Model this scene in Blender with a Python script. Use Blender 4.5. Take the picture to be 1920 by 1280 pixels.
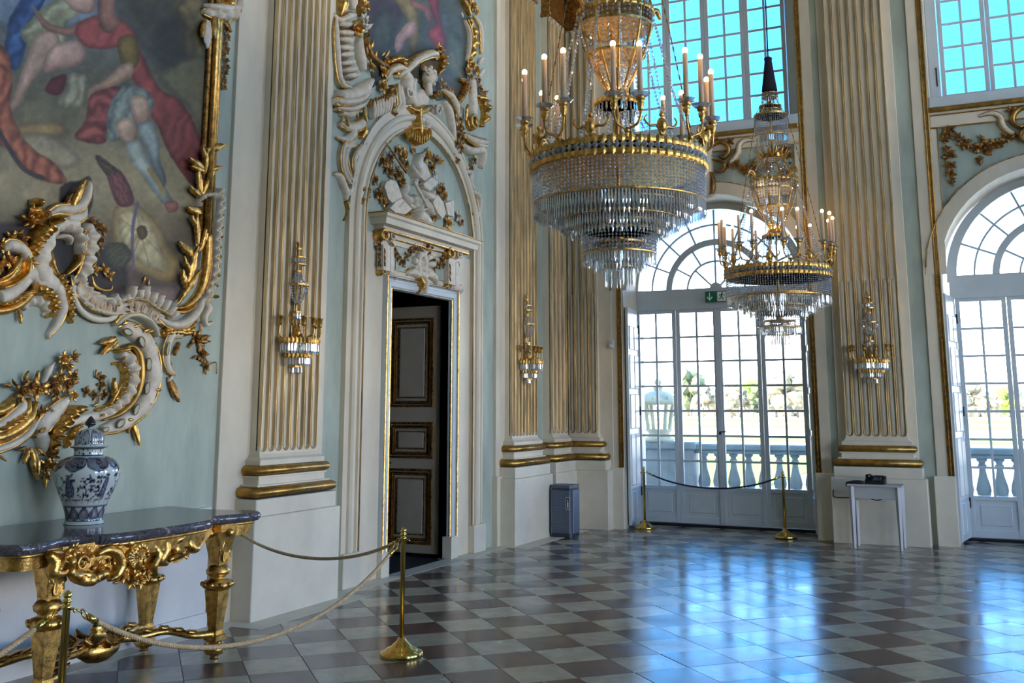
import bpy, bmesh, math, random
import numpy as np
from math import sin, cos, pi, radians, sqrt, atan2, hypot
from mathutils import Vector, Matrix, Quaternion
from mathutils.geometry import tessellate_polygon
random.seed(7)
S = bpy.context.scene
for o in list(bpy.data.objects): bpy.data.objects.remove(o)
COL = S.collection

# ------------------------------------------------------------------ camera
FPX, PITCH, PY, YAW, EYE = 1907.12, 0.169233, 437.5, radians(25.1642), 1.6
cd = bpy.data.cameras.new('camera'); cam = bpy.data.objects.new('camera', cd); COL.objects.link(cam)
cam.location = (0, 0, EYE); cam.rotation_euler = (pi/2 + PITCH, 0, YAW)
cd.sensor_fit = 'HORIZONTAL'; cd.sensor_width = 36; cd.lens = FPX*36/1920
cd.shift_y = -(640-PY)/1920; cd.clip_start = .05; cd.clip_end = 4000
S.camera = cam
# the photograph's geometry: pixel -> point on a wall / floor plane (used only to lay things out in metres)
_cp, _sp, _cy, _sy = cos(PITCH), sin(PITCH), cos(YAW), sin(YAW)
def ray(px, py):
    a = (px-960)/FPX; b = (PY-py)/FPX
    X, Y, Z = a, _cp-b*_sp, _sp+b*_cp
    return Vector((_cy*X-_sy*Y, _sy*X+_cy*Y, Z))
def on_x(px, py, X0):                  # -> (Y, Z) on a plane facing X
    d = ray(px, py); t = X0/d.x; return (d.y*t, EYE+d.z*t)
def on_y(px, py, Y0):                  # -> (X, Z) on a plane facing Y
    d = ray(px, py); t = Y0/d.y; return (d.x*t, EYE+d.z*t)
def on_z(px, py, Z0=0.):
    d = ray(px, py); t = (Z0-EYE)/d.z; return (d.x*t, d.y*t)

# ------------------------------------------------------------------ world, sun, exposure
W = bpy.data.worlds.new('sky'); S.world = W; W.use_nodes = True
nt = W.node_tree; nt.nodes.clear()
def nd(nt, typ, **kw):
    n = nt.nodes.new(typ)
    for k, v in kw.items():
        if k.startswith('i_'):
            key = k[2:]; key = int(key) if key.isdigit() else key.replace('_', ' ')
            n.inputs[key].default_value = v
        else: setattr(n, k, v)
    return n
def ramp(nt, stops, interp='LINEAR'):
    r = nt.nodes.new('ShaderNodeValToRGB'); cr = r.color_ramp; cr.interpolation = interp
    while len(cr.elements) < len(stops): cr.elements.new(.5)
    for e, (p, c) in zip(cr.elements, stops):
        e.position = p; e.color = (*c, 1) if len(c) == 3 else c
    return r
tc = nd(nt, 'ShaderNodeTexCoord'); sx = nd(nt, 'ShaderNodeSeparateXYZ'); bg = nd(nt, 'ShaderNodeBackground'); wo = nd(nt, 'ShaderNodeOutputWorld')
SKY = [(0.0, (.95, .93, .89)), (.08, (.84, .86, .91)), (.135, (.17, .31, .56)), (.19, (.050, .175, .40)), (.25, (.014, .105, .27)), (.45, (.014, .09, .24)), (1.0, (.013, .07, .20))]
rp = ramp(nt, SKY)
nt.links.new(tc.outputs['Generated'], sx.inputs[0]); nt.links.new(sx.outputs[2], rp.inputs[0])
nt.links.new(rp.outputs[0], bg.inputs[0]); bg.inputs[1].default_value = 10.5
nt.links.new(bg.outputs[0], wo.inputs[0])
sd = bpy.data.lights.new('sun', 'SUN'); sun = bpy.data.objects.new('sun', sd); COL.objects.link(sun)
sd.energy = 15.0; sd.angle = radians(.6); sd.color = (1, .93, .82)
sun.rotation_euler = Vector((.50, .66, -.56)).to_track_quat('-Z', 'Y').to_euler(); sun.location = (-30, -20, 40)
S.view_settings.view_transform = 'Standard'; S.view_settings.look = 'None'
S.view_settings.exposure = 0.85; S.view_settings.gamma = 1; S.view_settings.use_curve_mapping = False
cy = S.cycles
cy.max_bounces = 8; cy.diffuse_bounces = 4; cy.glossy_bounces = 4; cy.transmission_bounces = 6; cy.transparent_max_bounces = 16
cy.caustics_reflective = False; cy.caustics_refractive = False; cy.sample_clamp_indirect = 6; cy.use_denoising = True
cy.blur_glossy = .5

# ------------------------------------------------------------------ materials
def lin(c):
    return tuple((v/255/12.92 if v/255 <= .04045 else ((v/255+.055)/1.055)**2.4) for v in c)
MAT = {}
def mat(name, rgb, rough=.6, metal=0., spec=.5, var=0., vscale=6., vdetail=4., bump=0., bscale=40., rgb2=None, stretch=None, **kw):
    m = bpy.data.materials.new(name); m.use_nodes = True; n = m.node_tree; b = n.nodes['Principled BSDF']
    b.inputs['Base Color'].default_value = (*lin(rgb), 1); b.inputs['Roughness'].default_value = rough
    b.inputs['Metallic'].default_value = metal; b.inputs['Specular IOR Level'].default_value = spec
    for k, v in kw.items(): b.inputs[k].default_value = v
    if var or rgb2 or bump:
        t = nd(n, 'ShaderNodeTexCoord')
        src = t.outputs['Object'] if not kw.get('gen') else t.outputs['Generated']
        geo = nd(n, 'ShaderNodeNewGeometry')
        src = geo.outputs['Position']
        if stretch:
            mp = nd(n, 'ShaderNodeMapping'); mp.inputs['Scale'].default_value = stretch; n.links.new(src, mp.inputs[0]); src = mp.outputs[0]
        if var or rgb2:
            nz = nd(n, 'ShaderNodeTexNoise', i_Scale=vscale, i_Detail=vdetail, i_Roughness=.62); n.links.new(src, nz.inputs['Vector'])
            c2 = rgb2 or tuple(max(0, v*(1-var)) for v in rgb); c1 = rgb if rgb2 else tuple(min(255, v*(1+var*.6)) for v in rgb)
            r = ramp(n, [(.32, lin(c2)), (.68, lin(c1))]); n.links.new(nz.outputs[0], r.inputs[0]); n.links.new(r.outputs[0], b.inputs['Base Color'])
        if bump:
            bz = nd(n, 'ShaderNodeTexNoise', i_Scale=bscale, i_Detail=3.); n.links.new(src, bz.inputs['Vector'])
            bp = nd(n, 'ShaderNodeBump', i_Strength=bump, i_Distance=.01); n.links.new(bz.outputs[0], bp.inputs['Height']); n.links.new(bp.outputs[0], b.inputs['Normal'])
    MAT[name] = m
    return m
mat('wall_green', (176, 184, 168), .75, var=.10, vscale=3.2, bump=.08, bscale=30, stretch=(1, 1, .35))
mat('cream', (224, 210, 186), .55, var=.05, vscale=2.4, stretch=(1, 1, .5))
mat('plinth_stone', (222, 211, 190), .5, var=.05, vscale=2.)
mat('dado', (222, 219, 216), .55, var=.05, vscale=2.)
mat('stucco_white', (232, 218, 198), .5, vscale=16., rgb2=(208, 190, 164))
mat('gold', (218, 168, 92), .33, 1., var=.30, vscale=22., bump=.25, bscale=90)
mat('gold_dull', (184, 142, 74), .40, 1., var=.22, vscale=12., bump=.1, bscale=60)
mat('gold_line', (200, 164, 108), .42, .75, var=.40, vscale=18., stretch=(1, 1, .12))
mat('gilt_fillet', (214, 190, 148), .5, .28, var=.22, vscale=14., stretch=(1, 1, .12))
mat('gold_old', (168, 122, 66), .45, .9, var=.45, vscale=30., bump=.3, bscale=120)
mat('brass', (214, 176, 92), .16, 1.)
mat('window_paint', (196, 204, 208), .4, var=.03, vscale=3.)
mat('door_paint', (184, 172, 154), .45, var=.05, vscale=3.)
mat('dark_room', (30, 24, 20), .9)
mat('iron', (40, 40, 44), .5, .6)
mat('black_plastic', (16, 16, 18), .4)
mat('grey_plastic', (196, 196, 194), .5)
mat('bin_grey', (92, 100, 116), .45, .35)
mat('bin_dark', (54, 60, 74), .5, .3)
mat('sign_green', (0, 104, 74), .4)
mat('white', (240, 240, 238), .5)
mat('rope_sand', (204, 172, 130), .8, var=.12, vscale=60.)
mat('rope_dark', (36, 38, 52), .8)
mat('candle', (226, 190, 156), .5)
mat('table_paint', (188, 186, 186), .5)
mat('terrace', (205, 198, 186), .8, var=.08, vscale=2.)
mat('balustrade', (158, 156, 152), .8, var=.12, vscale=3.)
mat('lantern_stone', (214, 198, 168), .8, var=.1, vscale=4.)
mat('gravel', (232, 224, 206), .9, var=.05, vscale=.05)
mat('lawn', (150, 182, 58), .9, var=.2, vscale=.08)
mat('water', (140, 170, 190), .15)
mat('ceiling_paint', (226, 218, 204), .7)
mat('velvet', (26, 20, 36), .95)

def mat_glass(name, gloss=.10, rough=.0):
    m = bpy.data.materials.new(name); m.use_nodes = True; n = m.node_tree; n.nodes.clear()
    t = nd(n, 'ShaderNodeBsdfTransparent'); t.inputs[0].default_value = (.95, .97, .97, 1)
    g = nd(n, 'ShaderNodeBsdfGlossy', i_Roughness=rough); f = nd(n, 'ShaderNodeFresnel', i_IOR=1.45); mx = nd(n, 'ShaderNodeMixShader'); o = nd(n, 'ShaderNodeOutputMaterial')
    n.links.new(f.outputs[0], mx.inputs[0]); n.links.new(t.outputs[0], mx.inputs[1]); n.links.new(g.outputs[0], mx.inputs[2]); n.links.new(mx.outputs[0], o.inputs[0])
    MAT[name] = m
mat_glass('window_glass')
def mat_crystal(name, tint, kg, kd):
    m = bpy.data.materials.new(name); m.use_nodes = True; n = m.node_tree; n.nodes.clear()
    t = nd(n, 'ShaderNodeBsdfTransparent'); t.inputs[0].default_value = (*tint, 1)
    g = nd(n, 'ShaderNodeBsdfGlossy', i_Roughness=.03); g.inputs[0].default_value = (1, 1, 1, 1)
    d = nd(n, 'ShaderNodeBsdfDiffuse'); d.inputs[0].default_value = (.86, .90, .96, 1); tr = nd(n, 'ShaderNodeBsdfTranslucent'); tr.inputs[0].default_value = (.90, .94, 1, 1)
    m0 = nd(n, 'ShaderNodeMixShader', i_0=.6); n.links.new(d.outputs[0], m0.inputs[1]); n.links.new(tr.outputs[0], m0.inputs[2])
    m1 = nd(n, 'ShaderNodeMixShader', i_0=kg); m2 = nd(n, 'ShaderNodeMixShader', i_0=kd); o = nd(n, 'ShaderNodeOutputMaterial')
    n.links.new(t.outputs[0], m1.inputs[1]); n.links.new(g.outputs[0], m1.inputs[2])
    n.links.new(m1.outputs[0], m2.inputs[1]); n.links.new(m0.outputs[0], m2.inputs[2]); n.links.new(m2.outputs[0], o.inputs[0])
    MAT[name] = m
mat_crystal('crystal', (.98, .99, 1.), .64, .22)
mat_crystal('crystal_bead', (.99, .99, 1.), .42, .34)
def mat_emit(name, rgb, s):
    m = bpy.data.materials.new(name); m.use_nodes = True; n = m.node_tree; n.nodes.clear()
    e = nd(n, 'ShaderNodeEmission', i_Strength=s); e.inputs[0].default_value = (*lin(rgb), 1); o = nd(n, 'ShaderNodeOutputMaterial'); n.links.new(e.outputs[0], o.inputs[0]); MAT[name] = m
mat_emit('bulb', (255, 208, 132), 22.)

# floor tiles: colour varies from tile to tile by the tile's own grid cell
def mat_tile(name, cols, veins):
    m = bpy.data.materials.new(name); m.use_nodes = True; n = m.node_tree; b = n.nodes['Principled BSDF']
    geo = nd(n, 'ShaderNodeNewGeometry'); mp = nd(n, 'ShaderNodeMapping', vector_type='TEXTURE')
    mp.inputs['Location'].default_value = (*TILE_O, 0); mp.inputs['Rotation'].default_value = (0, 0, pi/4); mp.inputs['Scale'].default_value = (TILE, TILE, 1)
    n.links.new(geo.outputs['Position'], mp.inputs[0])
    fl = nd(n, 'ShaderNodeVectorMath', operation='FLOOR'); n.links.new(mp.outputs[0], fl.inputs[0])
    sp = nd(n, 'ShaderNodeSeparateXYZ'); n.links.new(fl.outputs[0], sp.inputs[0]); cb = nd(n, 'ShaderNodeCombineXYZ'); n.links.new(sp.outputs[0], cb.inputs[0]); n.links.new(sp.outputs[1], cb.inputs[1])
    wn = nd(n, 'ShaderNodeTexWhiteNoise', noise_dimensions='2D'); n.links.new(cb.outputs[0], wn.inputs['Vector'])
    r = ramp(n, [(i/(len(cols)-1), lin(c)) for i, c in enumerate(cols)]); n.links.new(wn.outputs[0], r.inputs[0])
    nz = nd(n, 'ShaderNodeTexNoise', i_Scale=5., i_Detail=6., i_Roughness=.65, i_Distortion=1.2); n.links.new(geo.outputs['Position'], nz.inputs['Vector'])
    r2 = ramp(n, [(.35, (.62, .62, .62)), (.62, (1.12, 1.12, 1.12))]); n.links.new(nz.outputs[0], r2.inputs[0])
    mx = nd(n, 'ShaderNodeMix', data_type='RGBA', blend_type='MULTIPLY'); mx.inputs[0].default_value = veins
    n.links.new(r.outputs[0], mx.inputs[6]); n.links.new(r2.outputs[0], mx.inputs[7]); n.links.new(mx.outputs[2], b.inputs['Base Color'])
    # polish wears unevenly, slabs are slightly wavy
    nr = nd(n, 'ShaderNodeTexNoise', i_Scale=2.2, i_Detail=4.); n.links.new(geo.outputs['Position'], nr.inputs['Vector'])
    rr = ramp(n, [(.3, (.13,)*3), (.75, (.30,)*3)]); n.links.new(nr.outputs[0], rr.inputs[0]); n.links.new(rr.outputs[0], b.inputs['Roughness'])
    b.inputs['Specular IOR Level'].default_value = .52
    bz = nd(n, 'ShaderNodeTexNoise', i_Scale=3.5, i_Detail=2.); n.links.new(geo.outputs['Position'], bz.inputs['Vector'])
    bp = nd(n, 'ShaderNodeBump', i_Strength=.10, i_Distance=.02); n.links.new(bz.outputs[0], bp.inputs['Height']); n.links.new(bp.outputs[0], b.inputs['Normal'])
    MAT[name] = m
TILE = 1.6/4.29778
# ------------------------------------------------------------------ mesh builder
class MB:
    def __init__(s): s.v = []; s.f = []; s.sm = []
    def add(s, vs, fs, M=None, smooth=False):
        b = len(s.v)
        s.v += [tuple(M @ Vector(p)) for p in vs] if M is not None else [tuple(p) for p in vs]
        s.f += [tuple(b+i for i in f) for f in fs]; s.sm += [smooth]*len(fs); return s
    def box(s, x0, x1, y0, y1, z0, z1, M=None):
        v = [(x, y, z) for z in (z0, z1) for y in (y0, y1) for x in (x0, x1)]
        return s.add(v, [(0, 2, 3, 1), (4, 5, 7, 6), (0, 1, 5, 4), (2, 6, 7, 3), (0, 4, 6, 2), (1, 3, 7, 5)], M)
    def bbox(s, x0, x1, y0, y1, z0, z1, c=.01, M=None):      # box with chamfered vertical and horizontal edges
        bm = bmesh.new(); bmesh.ops.create_cube(bm, size=1)
        for v in bm.verts: v.co = ((x0+x1)/2+v.co.x*(x1-x0), (y0+y1)/2+v.co.y*(y1-y0), (z0+z1)/2+v.co.z*(z1-z0))
        bmesh.ops.bevel(bm, geom=bm.edges[:], offset=c, segments=1, affect='EDGES', profile=.5)
        return s.bm(bm, M)
    def bm(s, bm, M=None, smooth=False):
        bm.verts.index_update(); s.add([v.co.copy() for v in bm.verts], [[v.index for v in f.verts] for f in bm.faces], M, smooth); bm.free(); return s
    def lathe(s, prof, seg=24, c=(0, 0, 0), a0=0., a1=2*pi, M=None, smooth=True, sx=1., sy=1.):
        full = abs(a1-a0-2*pi) < 1e-6; n = seg if full else seg+1; vs = []; fs = []
        for r, z in prof:
            for k in range(n):
                a = a0+(a1-a0)*k/seg; vs.append((c[0]+r*cos(a)*sx, c[1]+r*sin(a)*sy, c[2]+z))
        for i in range(len(prof)-1):
            for k in range(seg):
                k2 = (k+1) % n if full else k+1
                fs.append((i*n+k, i*n+k2, (i+1)*n+k2, (i+1)*n+k))
        if full:
            if prof[0][0] > 1e-6: fs.append(tuple(range(n-1, -1, -1)))
            if prof[-1][0] > 1e-6: fs.append(tuple((len(prof)-1)*n+k for k in range(n)))
        return s.add(vs, fs, M, smooth)
    def tube(s, path, rad, seg=8, M=None, smooth=True, closed=False, flat=1., up=None, cap=True):
        P = [Vector(p) for p in path]; n = len(P); R = rad if hasattr(rad, '__len__') else [rad]*n
        T = []
        for i in range(n):
            a = P[i-1] if (i > 0 or closed) else P[i]; b = P[(i+1) % n] if (i < n-1 or closed) else P[i]
            t = b-a; T.append(t.normalized() if t.length > 1e-9 else Vector((0, 0, 1)))
        u = Vector(up) if up is not None else (Vector((0, 0, 1)) if abs(T[0].z) < .9 else Vector((1, 0, 0)))
        vs = []; fs = []; N = None
        for i in range(n):
            if up is not None: N = u-T[i]*u.dot(T[i])
            else: N = (u-T[i]*u.dot(T[i])) if N is None else (N-T[i]*N.dot(T[i]))
            if N.length < 1e-6: N = T[i].orthogonal()
            N.normalize(); B = T[i].cross(N)
            for k in range(seg):
                a = 2*pi*k/seg; vs.append(P[i]+N*(cos(a)*R[i]*flat)+B*(sin(a)*R[i]))
        for i in range(n if closed else n-1):
            j = (i+1) % n
            for k in range(seg): fs.append((i*seg+k, i*seg+(k+1) % seg, j*seg+(k+1) % seg, j*seg+k))
        if cap and not closed: fs.append(tuple(range(seg-1, -1, -1))); fs.append(tuple((n-1)*seg+k for k in range(seg)))
        return s.add(vs, fs, M, smooth)
    def sphere(s, c, r, seg=10, rings=6, sz=1., M=None, smooth=True):
        prof = [(max(1e-7, r*sin(pi*i/rings)), -r*sz*cos(pi*i/rings)) for i in range(rings+1)]
        prof[0] = (0, -r*sz); prof[-1] = (0, r*sz)
        return s.lathe(prof, seg, c, M=M, smooth=smooth)
    def prism(s, poly, w0, w1, ax='x', holes=(), M=None, side=True):
        """flat outline (u,v) given depth w0..w1 along axis; ax 'x': (u,v)->(w,u,v), 'y': (u,w,v), 'z': (u,v,w)"""
        loops = [list(poly)]+[list(h) for h in holes]
        mk = {'x': lambda u, v, w: (w, u, v), 'y': lambda u, v, w: (u, w, v), 'z': lambda u, v, w: (u, v, w)}[ax]
        flat = [p for l in loops for p in l]
        tri = tessellate_polygon([[Vector((p[0], p[1], 0)) for p in l] for l in loops])
        n = len(flat); vs = [mk(*p, w0) for p in flat]+[mk(*p, w1) for p in flat]
        fs = []
        for t in tri:
            a, b, c = (flat[i] for i in t)
            if (b[0]-a[0])*(c[1]-a[1])-(b[1]-a[1])*(c[0]-a[0]) < 0: t = t[::-1]
            t = tuple(t)
            flip = (ax == 'y')
            up, dn = tuple(i+n for i in t), t[::-1]
            if flip: up, dn = up[::-1], dn[::-1]
            fs += [up, dn] if w1 > w0 else [up[::-1], dn[::-1]]
        if side:
            k = 0
            for l in loops:
                m = len(l)
                for i in range(m):
                    j = (i+1) % m; fs.append((k+i, k+j, n+k+j, n+k+i))
                k += m
        return s.add(vs, fs, M)
    def mesh(s, name='mesh'):
        me = bpy.data.meshes.new(name); me.from_pydata(s.v, [], s.f); me.polygons.foreach_set('use_smooth', s.sm); me.update(); return me
    def obj(s, name, m, parent=None, fix=False, loc=None):
        me = s.mesh(name)
        if fix:
            bm = bmesh.new(); bm.from_mesh(me); bmesh.ops.recalc_face_normals(bm, faces=bm.faces[:]); bm.to_mesh(me); bm.free()
        return link(name, me, m, parent, loc)
def link(name, me, m, parent=None, M=None):
    if m is not None and not me.materials: me.materials.append(MAT[m] if isinstance(m, str) else m)
    o = bpy.data.objects.new(name, me); COL.objects.link(o)
    if isinstance(M, Matrix): o.matrix_basis = M
    elif M is not None: o.location = M
    if parent is not None: o.parent = parent
    return o
def thing(name, label, cat, loc=(0, 0, 0), rz=0., group=None):
    o = bpy.data.objects.new(name, None); COL.objects.link(o); o.location = loc; o.rotation_euler = (0, 0, rz); o.empty_display_size = .1
    return tag(o, label, cat, group)
def tag(o, label=None, cat=None, group=None, kind=None):
    if label: o['label'] = label
    if cat: o['category'] = cat
    if group: o['group'] = group
    if kind: o['kind'] = kind
    return o
def struct(name, label=None):
    o = bpy.data.objects.new(name, None); COL.objects.link(o); o['kind'] = 'structure'
    if label: o['label'] = label
    return o
def arc(cx, cz, r, a0, a1, n): return [(cx+r*cos(a0+(a1-a0)*i/n), cz+r*sin(a0+(a1-a0)*i/n)) for i in range(n+1)]
def smooth_path(pts, n=8, closed=False):
    """Catmull-Rom through points of any dimension"""
    P = [np.array(p, float) for p in pts]; out = []; m = len(P)
    for i in range(m if closed else m-1):
        p0 = P[(i-1) % m] if (closed or i > 0) else 2*P[0]-P[1]; p1 = P[i]; p2 = P[(i+1) % m]; p3 = P[(i+2) % m] if (closed or i < m-2) else 2*P[-1]-P[-2]
        for k in range(n):
            t = k/n; out.append(.5*((2*p1)+(-p0+p2)*t+(2*p0-5*p1+4*p2-p3)*t*t+(-p0+3*p1-3*p2+p3)*t**3))
    if not closed: out.append(P[-1])
    return [tuple(p) for p in out]
# tile grid: rows of slabs laid at 45 degrees to the walls
_d = (2.90799*TILE, 22.9755*TILE); _y = 1.22459639
_xc = _d[0]*sin(_y)-_d[1]*cos(_y); _yc = _d[0]*cos(_y)+_d[1]*sin(_y)
TILE_O = (_cy*_xc-_sy*_yc, _sy*_xc+_cy*_yc)
mat_tile('tile_dark', [(98, 66, 60), (108, 82, 74), (100, 88, 84), (112, 96, 90), (92, 70, 64)], .75)
mat_tile('tile_light', [(182, 170, 146), (194, 182, 158), (176, 168, 150), (186, 172, 144)], .45)
mat('joint', (40, 36, 34), .8)
# ------------------------------------------------------------------ room constants (metres)
XL, YW, XR, YB, ZC = -5.46, 13.38, 7.0, -7.0, 10.6
BAYS = (-3.35, .75, 4.85)               # centres of the window bays
DOORC = (-3.44, .79, 4.9)               # centres of the glazed doors
YD = 14.05                              # plane of the glazing

# ---- floor
fl_ = MB().box(XL-.02, XR, YB, YW+1.0, -.30, -.012).obj('floor', 'joint'); tag(fl_, 'polished checkerboard stone floor of brown and cream slabs', kind='structure')
def clip(poly, n, d):                   # keep n.p >= d
    out = []
    for i in range(len(poly)):
        a, b = poly[i], poly[(i+1) % len(poly)]; da = n[0]*a[0]+n[1]*a[1]-d; db = n[0]*b[0]+n[1]*b[1]-d
        if da >= 0: out.append(a)
        if (da >= 0) != (db >= 0):
            t = da/(da-db); out.append((a[0]+(b[0]-a[0])*t, a[1]+(b[1]-a[1])*t))
    return out
def tile_poly(i, j, g=.0016):
    q = [(i*TILE+g, j*TILE+g), ((i+1)*TILE-g, j*TILE+g), ((i+1)*TILE-g, (j+1)*TILE-g), (i*TILE+g, (j+1)*TILE-g)]
    s = sqrt(.5)
    return [(TILE_O[0]+s*(u-v), TILE_O[1]+s*(u+v)) for u, v in q]
def slab(poly, z0=-.012, z1=0., c=.0022):
    m = MB(); n = len(poly); cx = sum(p[0] for p in poly)/n; cy_ = sum(p[1] for p in poly)/n
    inn = [(p[0]+(cx-p[0])*c/max(hypot(p[0]-cx, p[1]-cy_), .02), p[1]+(cy_-p[1])*c/max(hypot(p[0]-cx, p[1]-cy_), .02)) for p in poly]
    vs = [(*p, z0) for p in poly]+[(*p, z1-.0015) for p in poly]+[(*p, z1) for p in inn]
    fs = [tuple(2*n+k for k in range(n))]
    for k in range(n):
        l = (k+1) % n; fs += [(k, l, n+l, n+k), (n+k, n+l, 2*n+l, 2*n+k)]
    return m.add(vs, fs)
def px_of(x, y, z=0.):
    X = _cy*x+_sy*y; Y = -_sy*x+_cy*y; dz = z-EYE; de = Y*_cp+dz*_sp; up = -Y*_sp+dz*_cp
    if de < .3: return None
    return 960+FPX*X/de, PY-FPX*up/de, de
XB, YBD = XL+.20, YW-.12
tiles = []
for i in range(-60, 60):
    for j in range(-70, 70):
        c = tile_poly(i, j); mx_ = sum(p[0] for p in c)/4; my_ = sum(p[1] for p in c)/4
        if not (XL-.3 < mx_ < XR+.3 and YB-.3 < my_ < YW+1): continue
        q = clip(clip(clip(clip(c, (1, 0), XB), (0, -1), -(YW+.62)), (-1, 0), -XR), (0, 1), YB)
        if len(q) < 3: continue
        a = abs(sum(q[k][0]*q[(k+1) % len(q)][1]-q[(k+1) % len(q)][0]*q[k][1] for k in range(len(q))))/2
        if a < .0008: continue
        p = px_of(mx_, my_); vis = 0
        if p and -60 < p[0] < 1980 and p[1] < 1340: vis = a/p[2]**3
        tiles.append((vis, i, j, q, (i-j) % 2 == 0, a > TILE*TILE*.97))
tiles.sort(key=lambda t: -t[0])
full_mesh = {}
near = [t for t in tiles if t[0] > 0][:296]; rest = tiles[len(near):]
zt = random.Random(3)
for vis, i, j, q, light, full in near:
    m = 'tile_light' if light else 'tile_dark'
    if full:
        c = ((q[0][0]+q[2][0])/2, (q[0][1]+q[2][1])/2)
        if m not in full_mesh: full_mesh[m] = slab([(p[0]-c[0], p[1]-c[1]) for p in tile_poly(i, j)]).mesh('tile')
        o = link('tile', full_mesh[m], m, fl_)
        c = tile_poly(i, j); o.location = ((c[0][0]+c[2][0])/2, (c[0][1]+c[2][1])/2, zt.uniform(-.0007, .0007))
        o.rotation_euler = (zt.gauss(0, .0016), zt.gauss(0, .0016), 0)
    else:
        o = slab(q).obj('tile', m, fl_)
for light in (True, False):
    m = MB()
    for vis, i, j, q, l, full in rest:
        if l == light: s_ = slab(q); m.add(s_.v, s_.f)
    o = m.obj('light_slabs' if light else 'dark_slabs', 'tile_light' if light else 'tile_dark', fl_); o['kind'] = 'stuff'
# pale border stones along the walls and round the plinths
mb = MB(); mb.box(XL, XB+.02, YB, YW, -.011, .0012)
for y0, y1 in ((6.28, 7.76), (11.02, 12.46)): mb.box(XB, -4.985, y0, y1, -.011, .0024)
mb.box(XB, -4.98, 12.46, 13.0, -.011, .0024)
mb.obj('border_stone', 'plinth_stone', fl_)
mb = MB().box(XL, XR, YW+.64, YD+.35, -.05, .012).obj('threshold', 'joint', fl_)

# ---- walls
def arch_hole(c, hw, zs, n=28): return [(c-hw, 0.)]+[(c-hw, zs)]+arc(c, zs, hw, pi, 0, n)[1:-1]+[(c+hw, zs), (c+hw, 0.)]
HW, ZS = 1.25, 3.20
holes_up = [[(c-1.24, 5.42), (c-1.24, 8.6), (c+1.24, 8.6), (c+1.24, 5.42)] for c in BAYS]
def bay_wall(name, y0, y1, bays, label, upper=True):
    outer = [(XL-.5, -.02)]
    for c in bays: outer += [(c-HW, -.02)]+arch_hole(c, HW, ZS)[1:-1]+[(c+HW, -.02)]
    outer += [(XR+.5, -.02), (XR+.5, ZC+.5), (XL-.5, ZC+.5)]
    o = MB().prism(outer, y0, y1, 'y', [h for h in holes_up] if upper else ()).obj(name, 'wall_green', fix=True)
    o.data.materials.append(MAT['cream'])
    for p in o.data.polygons:
        if abs(p.normal.y) < .5: p.material_index = 1
    return tag(o, label, kind='structure')
wall_w = bay_wall('wall_window', YW, YW+.92, BAYS, 'pale green stucco wall with tall arched glazed doors to the garden')
wall_b = bay_wall('wall_rear', YB-.92, YB, (), 'plain pale stucco wall behind the viewer', False)
DC, DH0, DH1, DZ = 9.33, 8.70, 9.96, 2.77      # left door: centre, jambs, head
outl = [(YB-.92, -.02), (DH0, -.02), (DH0, DZ), (DH1, DZ), (DH1, -.02), (YW+.92, -.02), (YW+.92, ZC+.5), (YB-.92, ZC+.5)]
wall_l = MB().prism(outl, XL-.10, XL, 'x').obj('wall_left', 'wall_green', fix=True); tag(wall_l, 'pale green stucco wall with the large framed paintings and the door', kind='structure')
outl2 = [(YB-.92, -.02), (DH0-.12, -.02), (DH0-.12, DZ+.1), (DH1+.12, DZ+.1), (DH1+.12, -.02), (YW+.92, -.02), (YW+.92, ZC+.5), (YB-.92, ZC+.5)]
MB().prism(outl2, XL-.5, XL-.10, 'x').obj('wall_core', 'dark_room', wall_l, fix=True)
RBAYS = (10.4, 6.3, 2.2)  # assumed openings, added to the unseen right wall to light the left wall
outr = [(YB-.92, -.02)]
for c in RBAYS[::-1]: outr += [(c-HW, -.02)]+arch_hole(c, HW, ZS)[1:-1]+[(c+HW, -.02)]
outr += [(YW+.92, -.02), (YW+.92, ZC+.5), (YB-.92, ZC+.5)]
wr = MB().prism(outr, XR, XR+.5, 'x', [[(c-1.24, 5.42), (c-1.24, 8.6), (c+1.24, 8.6), (c+1.24, 5.42)] for c in RBAYS]).obj('wall_right', 'cream', fix=True); tag(wr, 'cream wall out of view on the right, assumed tall arched openings added for side light', kind='structure')
ce = MB().box(XL-.5, XR+.5, YB-.92, YW+.92, ZC, ZC+.5).obj('ceiling', 'ceiling_paint'); tag(ce, 'pale painted ceiling high above the hall', kind='structure')
# the dark room behind the left door
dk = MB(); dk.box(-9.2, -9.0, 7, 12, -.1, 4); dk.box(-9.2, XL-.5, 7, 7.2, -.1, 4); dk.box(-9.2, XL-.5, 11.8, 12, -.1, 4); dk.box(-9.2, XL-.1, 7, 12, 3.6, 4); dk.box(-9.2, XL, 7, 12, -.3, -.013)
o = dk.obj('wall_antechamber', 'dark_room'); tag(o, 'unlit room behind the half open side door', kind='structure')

# dado of the left wall
bl = MB(); bl.box(XL, XL+.03, YB, 6.2, 0, .80); bl.box(XL, XL+.045, YB, 6.2, .80, .86); bl.box(XL, XL+.05, YB, 6.2, 0, .10)
o = bl.obj('baseboard_left', 'dado'); tag(o, 'pale lilac white dado under the large painting', kind='structure')

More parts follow.
